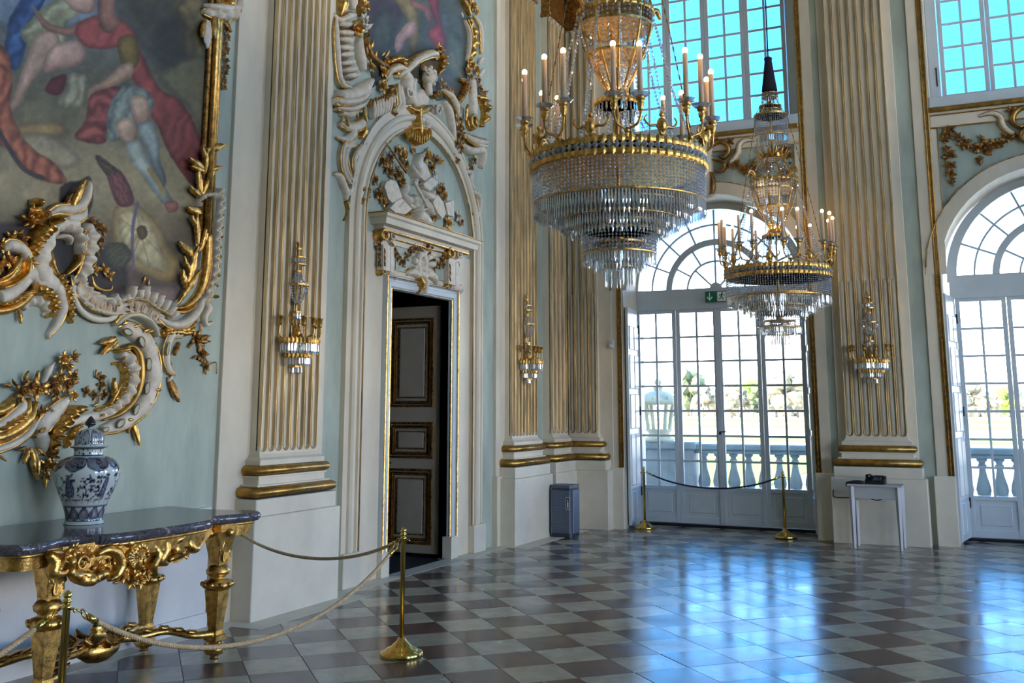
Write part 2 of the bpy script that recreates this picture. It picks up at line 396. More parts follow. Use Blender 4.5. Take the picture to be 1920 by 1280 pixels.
# ---- pilasters
def pil_matrix(axis, c):
    """local frame: s along the wall, d out of the wall, z up"""
    if axis == 'L': return Matrix(((0, 1, 0, XL), (1, 0, 0, c), (0, 0, 1, 0), (0, 0, 0, 1)))
    return Matrix(((1, 0, 0, c), (0, -1, 0, YW), (0, 0, 1, 0), (0, 0, 0, 1)))
ZF, ZCAP, ZDIV = 1.245, 7.05, 3.17
def half_round(m, path2, z0, z1, proud, M, n=7):
    """gilded torus: half-round moulding around a three-sided plan path [(s,d),...] """
    zc, r = (z0+z1)/2, (z1-z0)/2; vs = []; fs = []
    P = path2; cnt = len(P)
    for i, (s, d) in enumerate(P):
        a = Vector(P[max(i-1, 0)]); b = Vector((s, d)); c2 = Vector(P[min(i+1, cnt-1)])
        t1 = (b-a).normalized() if i > 0 else (c2-b).normalized(); t2 = (c2-b).normalized() if i < cnt-1 else t1
        n1 = Vector((-t1.y, t1.x)); n2 = Vector((-t2.y, t2.x)); nn = (n1+n2); nn = nn/max(.2, nn.dot(n1))
        for k in range(n+1):
            th = -pi/2+pi*k/n; q = b+nn*(cos(th)*proud); vs.append((q.x, q.y, zc+r*sin(th)))
    for i in range(cnt-1):
        for k in range(n): fs.append((i*(n+1)+k, (i+1)*(n+1)+k, (i+1)*(n+1)+k+1, i*(n+1)+k+1))
    m.add(vs, fs, M, True)
def ubox(m, s0, s1, d, z0, z1, M, c=.006): m.bbox(s0, s1, -.05, d, z0, z1, c, M)
def pilaster(name, label, axis, c, nfl, left=1, right=1, halfw=.38, dsh=.135, extra=.0):
    """left/right=0 cuts the pilaster flat there (corner)"""
    M = pil_matrix(axis, c); R = struct(name, label)
    def ext(e): return -halfw-e*left, halfw+e*right
    m = MB(); s0, s1 = ext(.19); ubox(m, s0, s1, .265, -.01, .765, M); m.obj('plinth', 'plinth_stone', R, True)
    m = MB(); s0, s1 = ext(.15); ubox(m, s0, s1, .245, .765, .895, M); m.obj('plinth_band', 'plinth_stone', R, True)
    def tor(z0, z1, e, d, pr, nm):
        s0, s1 = ext(e-pr); dd = d-pr; m = MB(); p = []
        if left: p.append((s0, -.02))
        p += [(s0, dd), (s1, dd)]
        if right: p.append((s1, -.02))
        half_round(m, p, z0, z1, pr, M); return m.obj(nm, 'gold_dull', R, True)
    tor(.90, .985, .15, .250, .045, 'gilded_torus'); tor(1.068, 1.145, .095, .215, .04, 'gilded_torus')
    m = MB(); s0, s1 = ext(.06); ubox(m, s0, s1, .185, .985, 1.068, M); s0, s1 = ext(.10); ubox(m, s0, s1, .21, .985, 1.0, M, .002); s0, s1 = ext(.075); ubox(m, s0, s1, .195, 1.052, 1.068, M, .002)
    s0, s1 = ext(.05); ubox(m, s0, s1, .185, 1.145, 1.19, M, .004); m.obj('scotia', 'cream', R, True)
    # shaft: apophyge flare, margins, fillets in front of recessed channels
    rec = .028; m = MB(); prof = [(.045, 1.19), (.02, 1.205), (.006, 1.225), (0, 1.26)]
    vs = []; fs = []
    for e, z in prof+[(0, ZCAP+.02)]:
        s0, s1 = ext(e); ee = 0 if e == 0 else e
        d = dsh+ee-(rec if z > ZF+.01 else 0)
        vs += [(s0, -.03, z), (s0, d, z), (s1, d, z), (s1, -.03, z)]
    for i in range(len(prof)):
        for k in range(3): fs.append((i*4+k, i*4+k+1, i*4+5+k, i*4+4+k))
    m.add(vs, fs, M); shaft = m.obj('shaft', 'cream', R, True)
    fw = 2*halfw/nfl; g = fw*.26                       # flute pitch and fillet width
    # bottom panel with scalloped top and margins
    zb = ZF-.0; m = MB(); poly = [(-halfw, 1.225), (halfw, 1.225), (halfw, zb+fw*.5)]
    for k in range(nfl-1, -1, -1):
        cx = -halfw+fw*(k+.5); poly += [(cx+fw/2-g/2, zb+fw*.5)]+[(cx+(fw-g)/2*cos(a), zb+fw*.5-(fw-g)/2*sin(a)) for a in [pi*t/6 for t in range(1, 6)]]+[(cx-fw/2+g/2, zb+fw*.5)]
    poly += [(-halfw, zb+fw*.5)]
    m.prism(poly, dsh-rec-.01, dsh, 'y', M=M); m.obj('flute_foot', 'cream', shaft, True)
    m = MB(); poly = [(-halfw, ZCAP), (-halfw, ZCAP-fw*.5)]
    for k in range(nfl):
        cx = -halfw+fw*(k+.5); poly += [(cx-fw/2+g/2, ZCAP-fw*.5)]+[(cx-(fw-g)/2*cos(a), ZCAP-fw*.5+(fw-g)/2*sin(a)) for a in [pi*t/6 for t in range(1, 6)]]+[(cx+fw/2-g/2, ZCAP-fw*.5)]
    poly += [(halfw, ZCAP-fw*.5), (halfw, ZCAP)]
    m.prism(poly, dsh-rec-.01, dsh, 'y', M=M); m.obj('flute_head', 'cream', shaft, True)
    for k in range(nfl+1):
        x = -halfw+fw*k; a, b = max(-halfw, x-g/2), min(halfw, x+g/2)
        MB().box(a, b, dsh-rec-.01, dsh, zb+fw*.5, ZCAP-fw*.5, M).obj('fillet', 'gilt_fillet', shaft, True)
    gl = MB()
    for k in range(nfl):
        cx = -halfw+fw*(k+.5); r = (fw-g)/2+.004
        p = [(cx-r, dsh+.001, ZCAP-fw*.5)]+[(cx-r*cos(a), dsh+.001, zb+fw*.5-r*sin(a)) for a in [pi*t/8 for t in range(9)]]+[(cx+r, dsh+.001, ZCAP-fw*.5)]+[(cx+r*cos(a), dsh+.001, ZCAP-fw*.5+r*sin(a)) for a in [pi*t/8 for t in range(1, 8)]]
        t = MB(); t.tube(p, .0046, 6, M, True, closed=True, up=None); t.obj('gilded_edge', 'gold_line', shaft, True)
        # convex cable filling the lower third
        rc = (fw-g)/2*.80; m = MB(); nseg = 6; vs = []; fs = []
        zz = [(zb+fw*.5-rc*.95, .05), (zb+fw*.5-rc*.7, .7), (zb+fw*.5, 1.), (ZDIV-.05, 1.), (ZDIV-.012, .8), (ZDIV, .05)]
        for z, q in zz:
            for t_ in range(nseg+1):
                a = pi*t_/nseg; vs.append((cx-rc*q*cos(a), dsh-rec-.002+rc*.55*q*sin(a), z))
        for i in range(len(zz)-1):
            for t_ in range(nseg): fs.append((i*(nseg+1)+t_, i*(nseg+1)+t_+1, (i+1)*(nseg+1)+t_+1, (i+1)*(nseg+1)+t_))
        m.add(vs, fs, M, True); m.obj('cable', 'cream', shaft, True)
    # capital (its foot is all the photograph shows)
    m = MB(); s0, s1 = ext(.03); ubox(m, s0, s1, dsh+.03, ZCAP, ZCAP+.06, M, .015); s0, s1 = ext(.0); ubox(m, s0, s1, dsh, ZCAP+.06, ZCAP+.55, M); s0, s1 = ext(.14); ubox(m, s0, s1, dsh+.14, ZCAP+.55, ZCAP+.7, M); m.obj('capital', 'gold_old', R, True)
    return R, M
def back_layer(R, axis, c, s0, s1, d, z0=0., z1=ZC):
    M = pil_matrix(axis, c); m = MB(); m.bbox(s0, s1, -.05, d, .765, z1, .004, M); m.bbox(s0-.03, s1+.03, -.05, d+.035, -.01, .79, .006, M); return m.obj('backing', 'cream', R, True)
PA, PB, PW = 7.0, 11.72, -1.345
RA, MA = pilaster('trim_1', 'near fluted pilaster beside the console table, gilded base', 'L', PA, 8); back_layer(RA, 'L', PA, -.74, .60, .035)
RB, MB_ = pilaster('trim_2', 'fluted pilaster between the side door and the room corner', 'L', PB, 8); back_layer(RB, 'L', PB, -.62, .62, .035)
RC, MC = pilaster('trim_3', 'corner pilaster half on the painting wall beside the litter bin', 'L', 12.86, 4, 1, 0, halfw=.27); 
RD, MD = pilaster('trim_4', 'corner pilaster half on the window wall near the garden door', 'W', -5.15, 4, 0, 1, halfw=.21); back_layer(RD, 'W', -5.15, -.2, .40, .03)
RE, ME = pilaster('trim_5', 'wide fluted pilaster between the two garden doors above the small table', 'W', PW, 7, halfw=.355); back_layer(RE, 'W', PW, -.46, .46, .03)

# vertical casings of the bays: cream strip with two gilded rods, and low plinths
n_trim = 6
for c, sg in ((BAYS[0], -1), (BAYS[0], 1), (BAYS[1], -1), (BAYS[1], 1), (BAYS[2], -1)):
    e = c+sg*HW; R = struct('trim_%d' % n_trim, 'full height cream casing with two gilded rods beside %s garden door' % ('the left' if c == BAYS[0] else 'the right')); n_trim += 1
    a, b = sorted((e, e+sg*.20)); MB().bbox(a, b, YW-.022, YW+.03, .765, 9.4, .003).obj('casing', 'cream', R, True)
    a, b = sorted((e, e+sg*.235)); MB().bbox(a, b, YW-.075, YW+.02, -.01, .80, .006).obj('plinth', 'plinth_stone', R, True)
    for q in (.018, .062):
        MB().tube([(e+sg*q, YW-.024, .80), (e+sg*q, YW-.024, 9.4)], .012, 8, up=(0, 1, 0)).obj('gilded_rod', 'gold_dull', R)
    a, b = sorted((e+sg*.032, e+sg*.05)); MB().box(a, b, YW-.034, YW, .80, 9.4).obj('bead', 'gold_old', R)
# spandrels: cream border, green field over each arch, gilded rails, sill cornice
for bi, c in enumerate(BAYS):
    R = struct('trim_%d' % n_trim, 'spandrel panel above the %s garden door with gilded border' % ('left', 'right', 'far right')[bi]); n_trim += 1
    ri, ro = HW+.0, HW+.17
    poly = arc(c, ZS, ro, pi, 0, 40)+arc(c, ZS, ri, 0, pi, 40)
    MB().prism(poly, YW-.03, YW+.01, 'y').obj('archivolt', 'cream', R, True)
    MB().tube([(x, YW-.034, z) for x, z in arc(c, ZS, ro-.005, pi*.98, pi*.02, 40)], .007, 6, up=(0, 1, 0)).obj('gilded_bead', 'gold_line', R)
    # border frame following the casing and the rail
    x0, x1 = c-HW, c+HW
    MB().bbox(x0, x1, YW-.024, YW+.01, 5.02, 5.20, .003).obj('border_rail', 'cream', R, True)
    for q in (x0, x1-.07): MB().bbox(q, q+.07, YW-.02, YW+.01, ZS, 5.02, .002).obj('border_stile', 'cream', R, True)
    for z in (5.03, 5.19): MB().tube([(x0, YW-.028, z), (x1, YW-.028, z)], .009, 6, up=(0, 1, 0)).obj('gilded_rail', 'gold_dull', R)
    for q in (x0+.075, x1-.075): MB().tube([(q, YW-.024, ZS+.6), (q, YW-.024, 5.02)], .005, 6, up=(0, 1, 0)).obj('gilded_rail', 'gold_line', R)
    m = MB(); m.bbox(x0, x1, YW-.06, YW+.05, 5.23, 5.29, .01); m.obj('sill_moulding', 'gold_dull', R, True)
    MB().bbox(x0, x1, YW-.03, YW+.6, 5.29, 5.43, .008).obj('sill', 'window_paint', R, True)
    MB().bbox(x0, x1, YW-.02, YW+.05, 5.19, 5.24, .004).obj('sill_bed', 'cream', R, True)
# ------------------------------------------------------------------ glazed doors and windows
PANE_MESH = {}
def pane(w, h, parent, x, y, z):
    k = (round(w, 3), round(h, 3))
    if k not in PANE_MESH: PANE_MESH[k] = MB().box(-w/2, w/2, -.002, .002, -h/2, h/2).mesh('pane')
    return link('pane', PANE_MESH[k], 'window_glass', parent, (x, y, z))
GRID_MESH = {}
def leaf_grid(w, z0, z1, st, cols, rows, bt=.022, panel=None, dep=.05):
    """one sash leaf, local x 0..w, y centred; returns (frame mesh, list of panes)"""
    m = MB(); d = dep/2
    m.bbox(0, st, -d, d, z0, z1, .004); m.bbox(w-st, w, -d, d, z0, z1, .004); m.bbox(st, w-st, -d, d, z1-st, z1, .004)
    zb = panel if panel else z0+st
    m.bbox(st, w-st, -d, d, zb-st*.9, zb, .004)
    if panel:
        m.bbox(st, w-st, -d, d, z0, z0+st*1.6, .004); m.box(st, w-st, -.008, .008, z0+st, zb-st*.5)
        m.bbox(st+.06, w-st-.06, -.018, .018, z0+st*1.6+.05, zb-st*.9-.05, .008)
    gx0, gx1, gz0, gz1 = st, w-st, zb, z1-st; pw = (gx1-gx0)/cols; ph = (gz1-gz0)/rows
    for i in range(1, cols): m.bbox(gx0+i*pw-bt/2, gx0+i*pw+bt/2, -.016, .016, gz0, gz1, .005)
    for j in range(1, rows): m.bbox(gx0, gx1, -.014, .014, gz0+j*ph-bt/2, gz0+j*ph+bt/2, .005)
    ps = [(gx0+(i+.5)*pw, gz0+(j+.5)*ph, pw-bt*.6, ph-bt*.6) for i in range(cols) for j in range(rows)]
    return m, ps
def fan(parent, c, zs, R, y):
    """semicircular fanlight: rim, two inner arcs, spokes, one pane per cell"""
    fr = MB(); fr.prism([(c-R-.12, zs-.06)]+arc(c, zs, R+.12, pi, 0, 36)+[(c+R+.12, zs-.06)]+arc(c, zs+.02, R, 0, pi, 36), y-.04, y+.04, 'y'); fr.obj('fan_rim', 'window_paint', parent, True)
    MB().bbox(c-R-.1, c+R+.1, y-.045, y+.045, zs-.265, zs+.03, .006).obj('transom', 'window_paint', parent, True)
    rings = [(.36*R, .024), (.60*R, .085), (.82*R, .024)]
    for r, t in rings:
        MB().prism(arc(c, zs, r+t/2, pi, 0, 30)+arc(c, zs, r-t/2, 0, pi, 30), y-.022, y+.022, 'y').obj('arc_bar', 'window_paint', parent, True)
    MB().prism(arc(c, zs+.02, .085, pi, 0, 10), y-.03, y+.03, 'y').obj('hub', 'window_paint', parent, True)
    def spoke(r0, r1, a):
        q = Vector((cos(a), sin(a))); n = Vector((-q.y, q.x))*.012; p0 = Vector((c, zs))+q*r0; p1 = Vector((c, zs))+q*r1
        MB().prism([tuple(p0-n), tuple(p1-n), tuple(p1+n), tuple(p0+n)], y-.018, y+.018, 'y').obj('spoke', 'window_paint', parent, True)
    spec = [(.085, .36*R, 4), (.36*R, .60*R, 6), (.60*R, .82*R, 8), (.82*R, R, 8)]
    for r0, r1, n in spec:
        for k in range(1, n): spoke(r0, r1+.01, pi*k/n)
        for k in range(n):
            a0, a1 = pi*k/n, pi*(k+1)/n
            MB().prism(arc(c, zs+.01, r1, a0, a1, 4)+arc(c, zs+.01, r0, a1, a0, 4), y-.002, y+.002, 'y').obj('pane', 'window_glass', parent, True)
LW = .59
wn_ = 1
def leaf_obj(R, x, y, z, rz, w, args, nm='leaf', mats='window_paint', hinges=None):
    m, ps = args
    o = m.obj(nm, mats, R, True); o.location = (x, y, z); o.rotation_euler = (0, 0, rz)
    for px_, pz, pw, ph in ps: pane(pw, ph, o, px_, 0, pz)
    return o
for bi, c in enumerate(DOORC):
    D = struct('door_%d' % (bi+1), ('four leaf glazed garden door behind the roped stanchions', 'glazed garden door at the right edge of the view', 'glazed garden door out of view on the right')[bi])
    # fixed frame
    m = MB(); m.bbox(c-2*LW-.10, c-2*LW, YD-.05, YD+.05, 0, 3.0, .005); m.bbox(c+2*LW, c+2*LW+.10, YD-.05, YD+.05, 0, 3.0, .005); m.obj('door_frame', 'window_paint', D, True)
    MB().bbox(c-2*LW-.1, c+2*LW+.1, YD-.08, YD+.06, .0, .035, .006).obj('sill', 'iron', D, True)
    for k in range(4):
        leaf_obj(D, c-2*LW+k*LW+.003, YD, .04, 0, LW, leaf_grid(LW-.006, 0, 2.93, .055, 2, 7, .030, panel=.49))
    MB().bbox(c-.035, c+.035, YD-.045, YD-.02, .05, 2.95, .008).obj('cover_strip', 'window_paint', D, True)
    # espagnolette: handle and lock
    m = MB(); m.tube([(c-.0, YD-.05, 1.25), (c, YD-.085, 1.27), (c+.1, YD-.09, 1.275)], .008, 6); m.lathe([(0, 0), (.018, .0), (.018, .012), (0, .014)], 10, M=Matrix.Translation((c, YD-.05, 1.25))@Matrix.Rotation(pi/2, 4, 'X')); m.obj('handle', 'iron', D)
    m = MB(); m.tube([(c-.01, YD-.06, 1.50), (c-.012, YD-.075, 1.6), (c-.03, YD-.06, 1.86)], [.012, .016, .01], 8); m.obj('bolt', 'grey_plastic', D)
    Wd = struct('window_%d' % wn_, ('semicircular fanlight above the left garden door, exit sign on its transom', 'semicircular fanlight above the right garden door', 'fanlight out of view on the right')[bi]); wn_ += 1
    fan(Wd, c, 3.22, 1.13, YD)
    Wu = struct('window_%d' % wn_, ('tall upper casement window behind the chandeliers', 'tall upper casement window at the upper right', 'upper casement window out of view on the right')[bi]); wn_ += 1
    yU = YW+.50; cu = c
    m = MB(); m.bbox(cu-2*.56-.16, cu-2*.56-.03, yU-.05, yU+.06, 5.42, 8.6, .006); m.bbox(cu+2*.56+.03, cu+2*.56+.16, yU-.05, yU+.06, 5.42, 8.6, .006); m.bbox(cu-1.3, cu+1.3, yU-.06, yU+.06, 5.40, 5.53, .006); m.bbox(cu-1.3, cu+1.3, yU-.05, yU+.06, 8.5, 8.62, .006); m.obj('window_frame', 'window_paint', Wu, True)
    for k in range(4):
        leaf_obj(Wu, cu-2*.57+k*.57+.002, yU, 5.53, 0, .57, leaf_grid(.566, 0, 2.97, .055, 2, 9, .032), 'sash')
    # dark window fasteners
    MB().tube([(cu-1.19, yU-.05, 5.7), (cu-1.19, yU-.06, 5.95)], .008, 6).obj('fastener', 'iron', Wu)
# folded shutters standing in the reveals
def shutter(name, lab, x, y, rz, w=.56):
    T = thing(name, lab, 'shutter', (x, y, .04), rz)
    m = MB(); m.bbox(0, w, -.02, .02, 0, 2.93, .005)
    m.obj('board', 'window_paint', T, True)
    z = .07
    for h in (.42, .74, .52, .52, .38):
        for q0, q1 in ((.05, w/2-.02), (w/2+.02, w-.05)):
            m = MB(); m.bbox(q0, q1, -.032, .032, z, z+h-.05, .010); m.obj('panel', 'window_paint', T, True)
        z += h+.02
    for zz in (.35, 1.45, 2.6): MB().tube([(w-.01, -.03, zz), (w-.01, -.03, zz+.12)], .011, 6).obj('hinge', 'iron', T)
    return T
shutter('shutter_leaf', 'white panelled shutter folded against the left reveal, lit by the sky', -4.555, YW+.04, radians(95), .60)
shutter('shutter_leaf', 'shaded panelled shutter in the right reveal of the left garden door', -2.11, YW+.04, radians(101), .60)
shutter('shutter_leaf', 'panelled shutter in the left reveal of the right garden door', -.49, YW+.04, radians(82), .60)
# light portals in every opening, so that daylight through the glass is sampled well
def portal(x, y, z, w, h, back, rz=0.):
    l = bpy.data.lights.new('portal', 'AREA'); l.shape = 'RECTANGLE'; l.size = w; l.size_y = h; l.cycles.is_portal = True
    o = bpy.data.objects.new('window_portal', l); COL.objects.link(o); o.location = (x, y, z); o.rotation_euler = (-pi/2 if not back else pi/2, 0, rz)
for c in BAYS:
    portal(c, YW+.90, 2.22, 2.5, 4.44, False); portal(c, YW+.90, 7.0, 2.5, 3.2, False)
for c in RBAYS:
    portal(XR+.48, c, 2.22, 2.5, 4.44, False, -pi/2); portal(XR+.48, c, 7.0, 2.5, 3.2, False, -pi/2)
# ------------------------------------------------------------------ terrace, balustrade, garden
o = MB().box(-20, 22, YW+.92, 17.0, -.35, -.03).obj('floor_terrace', 'terrace'); tag(o, 'stone terrace outside the garden doors', kind='structure')
o = MB().box(-20, 22, 16.8, 17.2, -5, -.35).obj('wall_terrace', 'terrace'); tag(o, 'retaining wall of the terrace', kind='structure')
BY = 16.75
def baluster_mesh():
    p = [(r_*1.22, z_) for r_, z_ in [(.055, 0), (.055, .03), (.075, .035), (.075, .06), (.05, .075), (.045, .10), (.07, .16), (.085, .24), (.075, .32), (.048, .44), (.036, .54), (.034, .57), (.05, .58), (.05, .60), (.036, .61), (.04, .64), (.06, .66), (.06, .69)]]
    m = MB(); m.lathe(p, 14); m.box(-.075, .075, -.075, .075, -.03, 0); return m.mesh('baluster')
bme = baluster_mesh()
def balustrade(lab, x0, x1, ped):
    T = thing('balustrade', lab, 'balustrade', ((x0+x1)/2, BY, -.03)); ox = (x0+x1)/2
    m = MB(); m.bbox(x0-ox, x1-ox, -.13, .13, 0, .20, .012); m.obj('base_rail', 'balustrade', T, True)
    m = MB(); m.bbox(x0-ox, x1-ox, -.10, .10, .89, .95, .01); m.bbox(x0-ox, x1-ox, -.15, .15, .95, 1.04, .02); m.obj('top_rail', 'balustrade', T, True)
    n = int((x1-x0)/.225)
    for k in range(n): link('baluster', bme, 'balustrade', T, ((x0-ox)+(k+.5)*(x1-x0)/n, 0, .20))
    for a, b in ped:
        m = MB(); m.bbox(a-ox, b-ox, -.19, .19, 0, .16, .01); m.bbox(a-ox+.03, b-ox-.03, -.16, .16, .16, .95, .008); m.bbox(a-ox-.02, b-ox+.02, -.21, .21, .95, 1.07, .02); m.obj('pedestal', 'balustrade', T, True)
    return T
balustrade('shaded stone balustrade seen through the left garden door', -4.52, -1.6, [(-6.1, -4.5), (-1.62, -1.1)])
balustrade('shaded stone balustrade seen through the right garden door', -1.06, 4.0, [(4.0, 4.6)])
# stone lantern shaped finial on the pedestal
def lantern(x, y, z):
    T = thing('stone_lantern', 'openwork stone lantern standing on the balustrade pedestal outside', 'lantern', (x, y, z))
    m = MB(); m.lathe([(0, 0), (.24, 0), (.24, .05), (.20, .07), (.17, .11), (.19, .15), (.23, .18), (.23, .20), (0, .20)], 20); m.obj('foot', 'lantern_stone', T)
    for k in range(4):
        m = MB(); a = pi/4+k*pi/2; m.tube(smooth_path([(.20*cos(a), .20*sin(a), .19), (.22*cos(a), .22*sin(a), .35), (.27*cos(a), .27*sin(a), .58), (.29*cos(a), .29*sin(a), .66)], 4), [.035]*13, 8)
        m.obj('post', 'lantern_stone', T)
    m = MB(); m.lathe([(.20, .60), (.35, .62), (.36, .67), (.30, .70), (.25, .76), (.20, .80), (.12, .83), (0, .84)], 20); m.obj('roof', 'lantern_stone', T, True)
    for k in range(8):
        a = k*pi/4; m = MB(); m.sphere((.31*cos(a), .31*sin(a), .715), .04, 8, 5); m.obj('knob', 'lantern_stone', T)
    m = MB(); m.lathe([(0, .82), (.07, .83), (.09, .87), (.06, .91), (.04, .93), (.07, .96), (.06, 1.0), (.03, 1.03), (.02, 1.06), (0, 1.08)], 14); m.obj('finial', 'lantern_stone', T)
# the palace wings on either side shade the terrace
o = MB().box(-40, XL-.5, 12.4, YW+.92, -5, 9.5).obj('wall_wing_left', 'terrace'); tag(o, 'palace wing continuing to the left of the hall', kind='structure')
lx, ly = on_y(1236, 812, BY)
lantern(lx, BY, 1.04)
# garden far below: gravel, lawns, basin, trees on the skyline
gz = -5.0
o = MB().box(-2500, 2500, 17, 3000, gz-.5, gz).obj('ground_gravel', 'gravel'); tag(o, 'bright gravel of the garden parterre', kind='structure')
o = MB().box(-2500, 2500, -2500, 17, gz-.5, gz).obj('ground_forecourt', 'gravel'); tag(o, 'bright forecourt gravel around the palace', kind='structure')
cdir = Vector((-_sy, _cy))
def lawn(name, lab, x0, x1, y0, y1, m='lawn', h=.15, cat='lawn'):
    o = MB().bbox(x0, x1, y0, y1, gz, gz+h, .02).obj(name, m, None, True); tag(o, lab, cat, kind='stuff' if m == 'lawn' else None); return o
lawn('lawn', 'nearest lawn seen between the balusters', -160, -18, 60, 150)
lawn('lawn', 'nearest lawn right of the broad gravel path', 30, 160, 60, 150)
lawn('lawn', 'narrow middle lawn strip beyond the basin', -330, 90, 330, 400)
lawn('lawn', 'far lawn strip below the trees', -480, 200, 470, 600)
lawn('lawn', 'lawn strip in front of the basin', -230, 60, 205, 235)
lawn('fountain_basin', 'pale blue fountain basin far out in the garden', -120, 20, 250, 300, 'water', .05, 'basin')
def tree_mesh(seed, n=26):
    rnd = random.Random(seed); m = MB()
    for k in range(n):
        a = rnd.uniform(0, 2*pi); h = rnd.uniform(.25, 1.); r = .36*sin(pi*min(.96, max(.12, (h-.08))))**.7*rnd.uniform(.2, 1)
        bm = bmesh.new(); bmesh.ops.create_icosphere(bm, subdivisions=1, radius=rnd.uniform(.10, .17))
        for v in bm.verts: v.co *= rnd.uniform(.7, 1.3)
        m.bm(bm, Matrix.Translation((r*cos(a), r*sin(a), h*.92)))
    return m.mesh('crown')
mat('leaf_spring', (150, 168, 66), .9, var=.2, vscale=.3); mat('leaf_pale', (150, 138, 112), .9, var=.2, vscale=.3); mat('leaf_dark', (104, 112, 80), .9, var=.2, vscale=.3); mat('bark', (150, 132, 110), .9)
tm = [tree_mesh(s) for s in (1, 2, 3)]
trk = MB().lathe([(.035, 0), (.025, .2), (.018, .5), (.004, .8)], 8).mesh('trunk')
trees = [(1212, 40, 'leaf_pale'), (1262, 30, 'leaf_pale'), (1296, 84, 'leaf_dark'), (1318, 60, 'leaf_pale'), (1340, 52, 'leaf_pale'), (1372, 64, 'leaf_pale'), (1388, 54, 'leaf_pale'), (1412, 68, 'leaf_spring'), (1428, 60, 'leaf_dark'), (1456, 66, 'leaf_pale'), (1474, 86, 'leaf_pale'), (1496, 76, 'leaf_pale'), (1520, 60, 'leaf_dark'),
         (1804, 54, 'leaf_pale'), (1824, 62, 'leaf_pale'), (1856, 46, 'leaf_pale'), (1880, 50, 'leaf_spring'), (1906, 54, 'leaf_pale')]
tlab = {'leaf_pale': 'bare pale spring tree', 'leaf_dark': 'grey green tree', 'leaf_spring': 'fresh yellow green tree'}
for k, (px_, hpx, mm) in enumerate(trees):
    d = ray(px_, 778); dist = 640+((k*37) % 90); t = dist/d.y; x, y = d.x*t, d.y*t
    h = hpx/1930*dist*1.0; me = tm[k % 3].copy(); me.materials.clear()
    ln = {'leaf_pale': ['at the left edge of the left garden door', 'behind the stone lantern', '', 'just right of the first door mullion', 'left of the door handle', 'in the third leaf of the left door', 'beside the yellow green tree', '', '', 'at the last mullion of the left door', 'tallest in the last leaf of the left door', 'at the right jamb of the left door', '', 'nearest the left reveal of the right door', 'tallest in the right door', 'beside the right door mullion', '', 'at the right edge of the photo'][k], }.get(mm) or ('in the second leaf of the left door' if k == 2 else 'in the third leaf of the left door' if k == 7 else 'beside the yellow green tree in the left door' if k == 8 else 'behind the right jamb of the left door' if k == 12 else 'in the right garden door')
    T = thing('garden_tree', tlab[mm]+' on the skyline '+ln, 'tree', (x, y, gz), random.uniform(0, 6), 'trees on the garden skyline')
    o = link('crown', me, mm, T); o.scale = (h*1.15, h*1.15, h)
    o = link('trunk', trk, 'bark', T); o.scale = (h, h, h)
# low hedge line closing the skyline
hm = MB(); rnd = random.Random(5)
for k in range(240):
    x = -700+k*5; hm.sphere((x+rnd.uniform(-2, 2), 780+rnd.uniform(-8, 8), gz+2), rnd.uniform(3.5, 7), 7, 4)
o = hm.obj('hedge', 'leaf_pale'); tag(o, 'pale hedge and woodland line closing the garden', 'hedge', kind='stuff')
# ------------------------------------------------------------------ carved and gilded stucco
def unit_leaf(seed=0, lobes=4, curl=.35, n=12):
    """acanthus leaf, base at 0, tip at x=1, lying in xy, rising in z"""
    vs = []; fs = []; cols = (-1, -.55, 0, .55, 1)
    for i in range(n+1):
        t = i/n; hw = .30*sin(pi*min(1, t*.93+.06))**.75*(.68+.32*abs(sin(lobes*pi*t)))
        bend = .10*sin(2.2*t+seed)
        lift = .04+.20*sin(pi*t*.85)+curl*max(0, t-.7)**2*4
        x = t-curl*.35*max(0, t-.75)*1.6
        for c in cols:
            z = lift-(.10*abs(c)**1.3)*(1 if abs(c) < .9 else 1.5)+(.05 if abs(c) == .55 else 0)
            vs.append((x-.10*abs(c)*abs(sin(lobes*pi*t)), bend+c*hw, z*.8))
    m = len(cols)
    for i in range(n):
        for k in range(m-1): fs.append((i*m+k, (i+1)*m+k, (i+1)*m+k+1, i*m+k+1))
    # underside
    b = len(vs); vs2 = [(x, y, max(-.02, z-.09)) for x, y, z in vs]
    fs2 = [tuple(b+i for i in f[::-1]) for f in fs]
    rim = []
    for i in range(n): rim += [(i*m, b+i*m, b+(i+1)*m, (i+1)*m), ((i+1)*m+m-1, b+(i+1)*m+m-1, b+i*m+m-1, i*m+m-1)]
    q = MB(); q.add(vs+vs2, fs+fs2+rim, None, True); return q.mesh('leaf')
LEAF = [unit_leaf(0), unit_leaf(1.2, 3, .6), unit_leaf(-1.2, 5, .5)]
def unit_flower(np_=5, inner=5):
    q = MB()
    for ring, (n, r, tilt, s) in enumerate(((np_, .62, .25, .46), (inner, .34, .75, .34))):
        for k in range(n):
            a = 2*pi*(k+.5*ring)/n
            M = Matrix.Rotation(a, 4, 'Z')@Matrix.Translation((r*.75, 0, .16+.12*ring))@Matrix.Rotation(-tilt, 4, 'Y')
            vs = []; fs = []
            for i in range(4):
                t = i/3
                for j in range(5):
                    c = j/2-1; vs.append((-s*.7+t*s*1.5-.12*c*c*s, c*s*.75*sin(pi*(.25+.6*t)), .16*t*t+.10*c*c*(1-t*.3)))
            for i in range(3):
                for j in range(4): fs.append((i*5+j, (i+1)*5+j, (i+1)*5+j+1, i*5+j+1))
            q.add(vs, fs, M, True)
    q.sphere((0, 0, .28), .20, 8, 5); q.lathe([(.62, .0), (.5, .14), (0, .2)], 10)
    return q.mesh('flower')
FLOWER = [unit_flower(5, 4), unit_flower(6, 5)]
COPY = {}
def with_mat(me, m):
    k = (me.name, m)
    if k not in COPY:
        c = me.copy(); c.materials.clear(); c.materials.append(MAT[m]); COPY[k] = c
    return COPY[k]
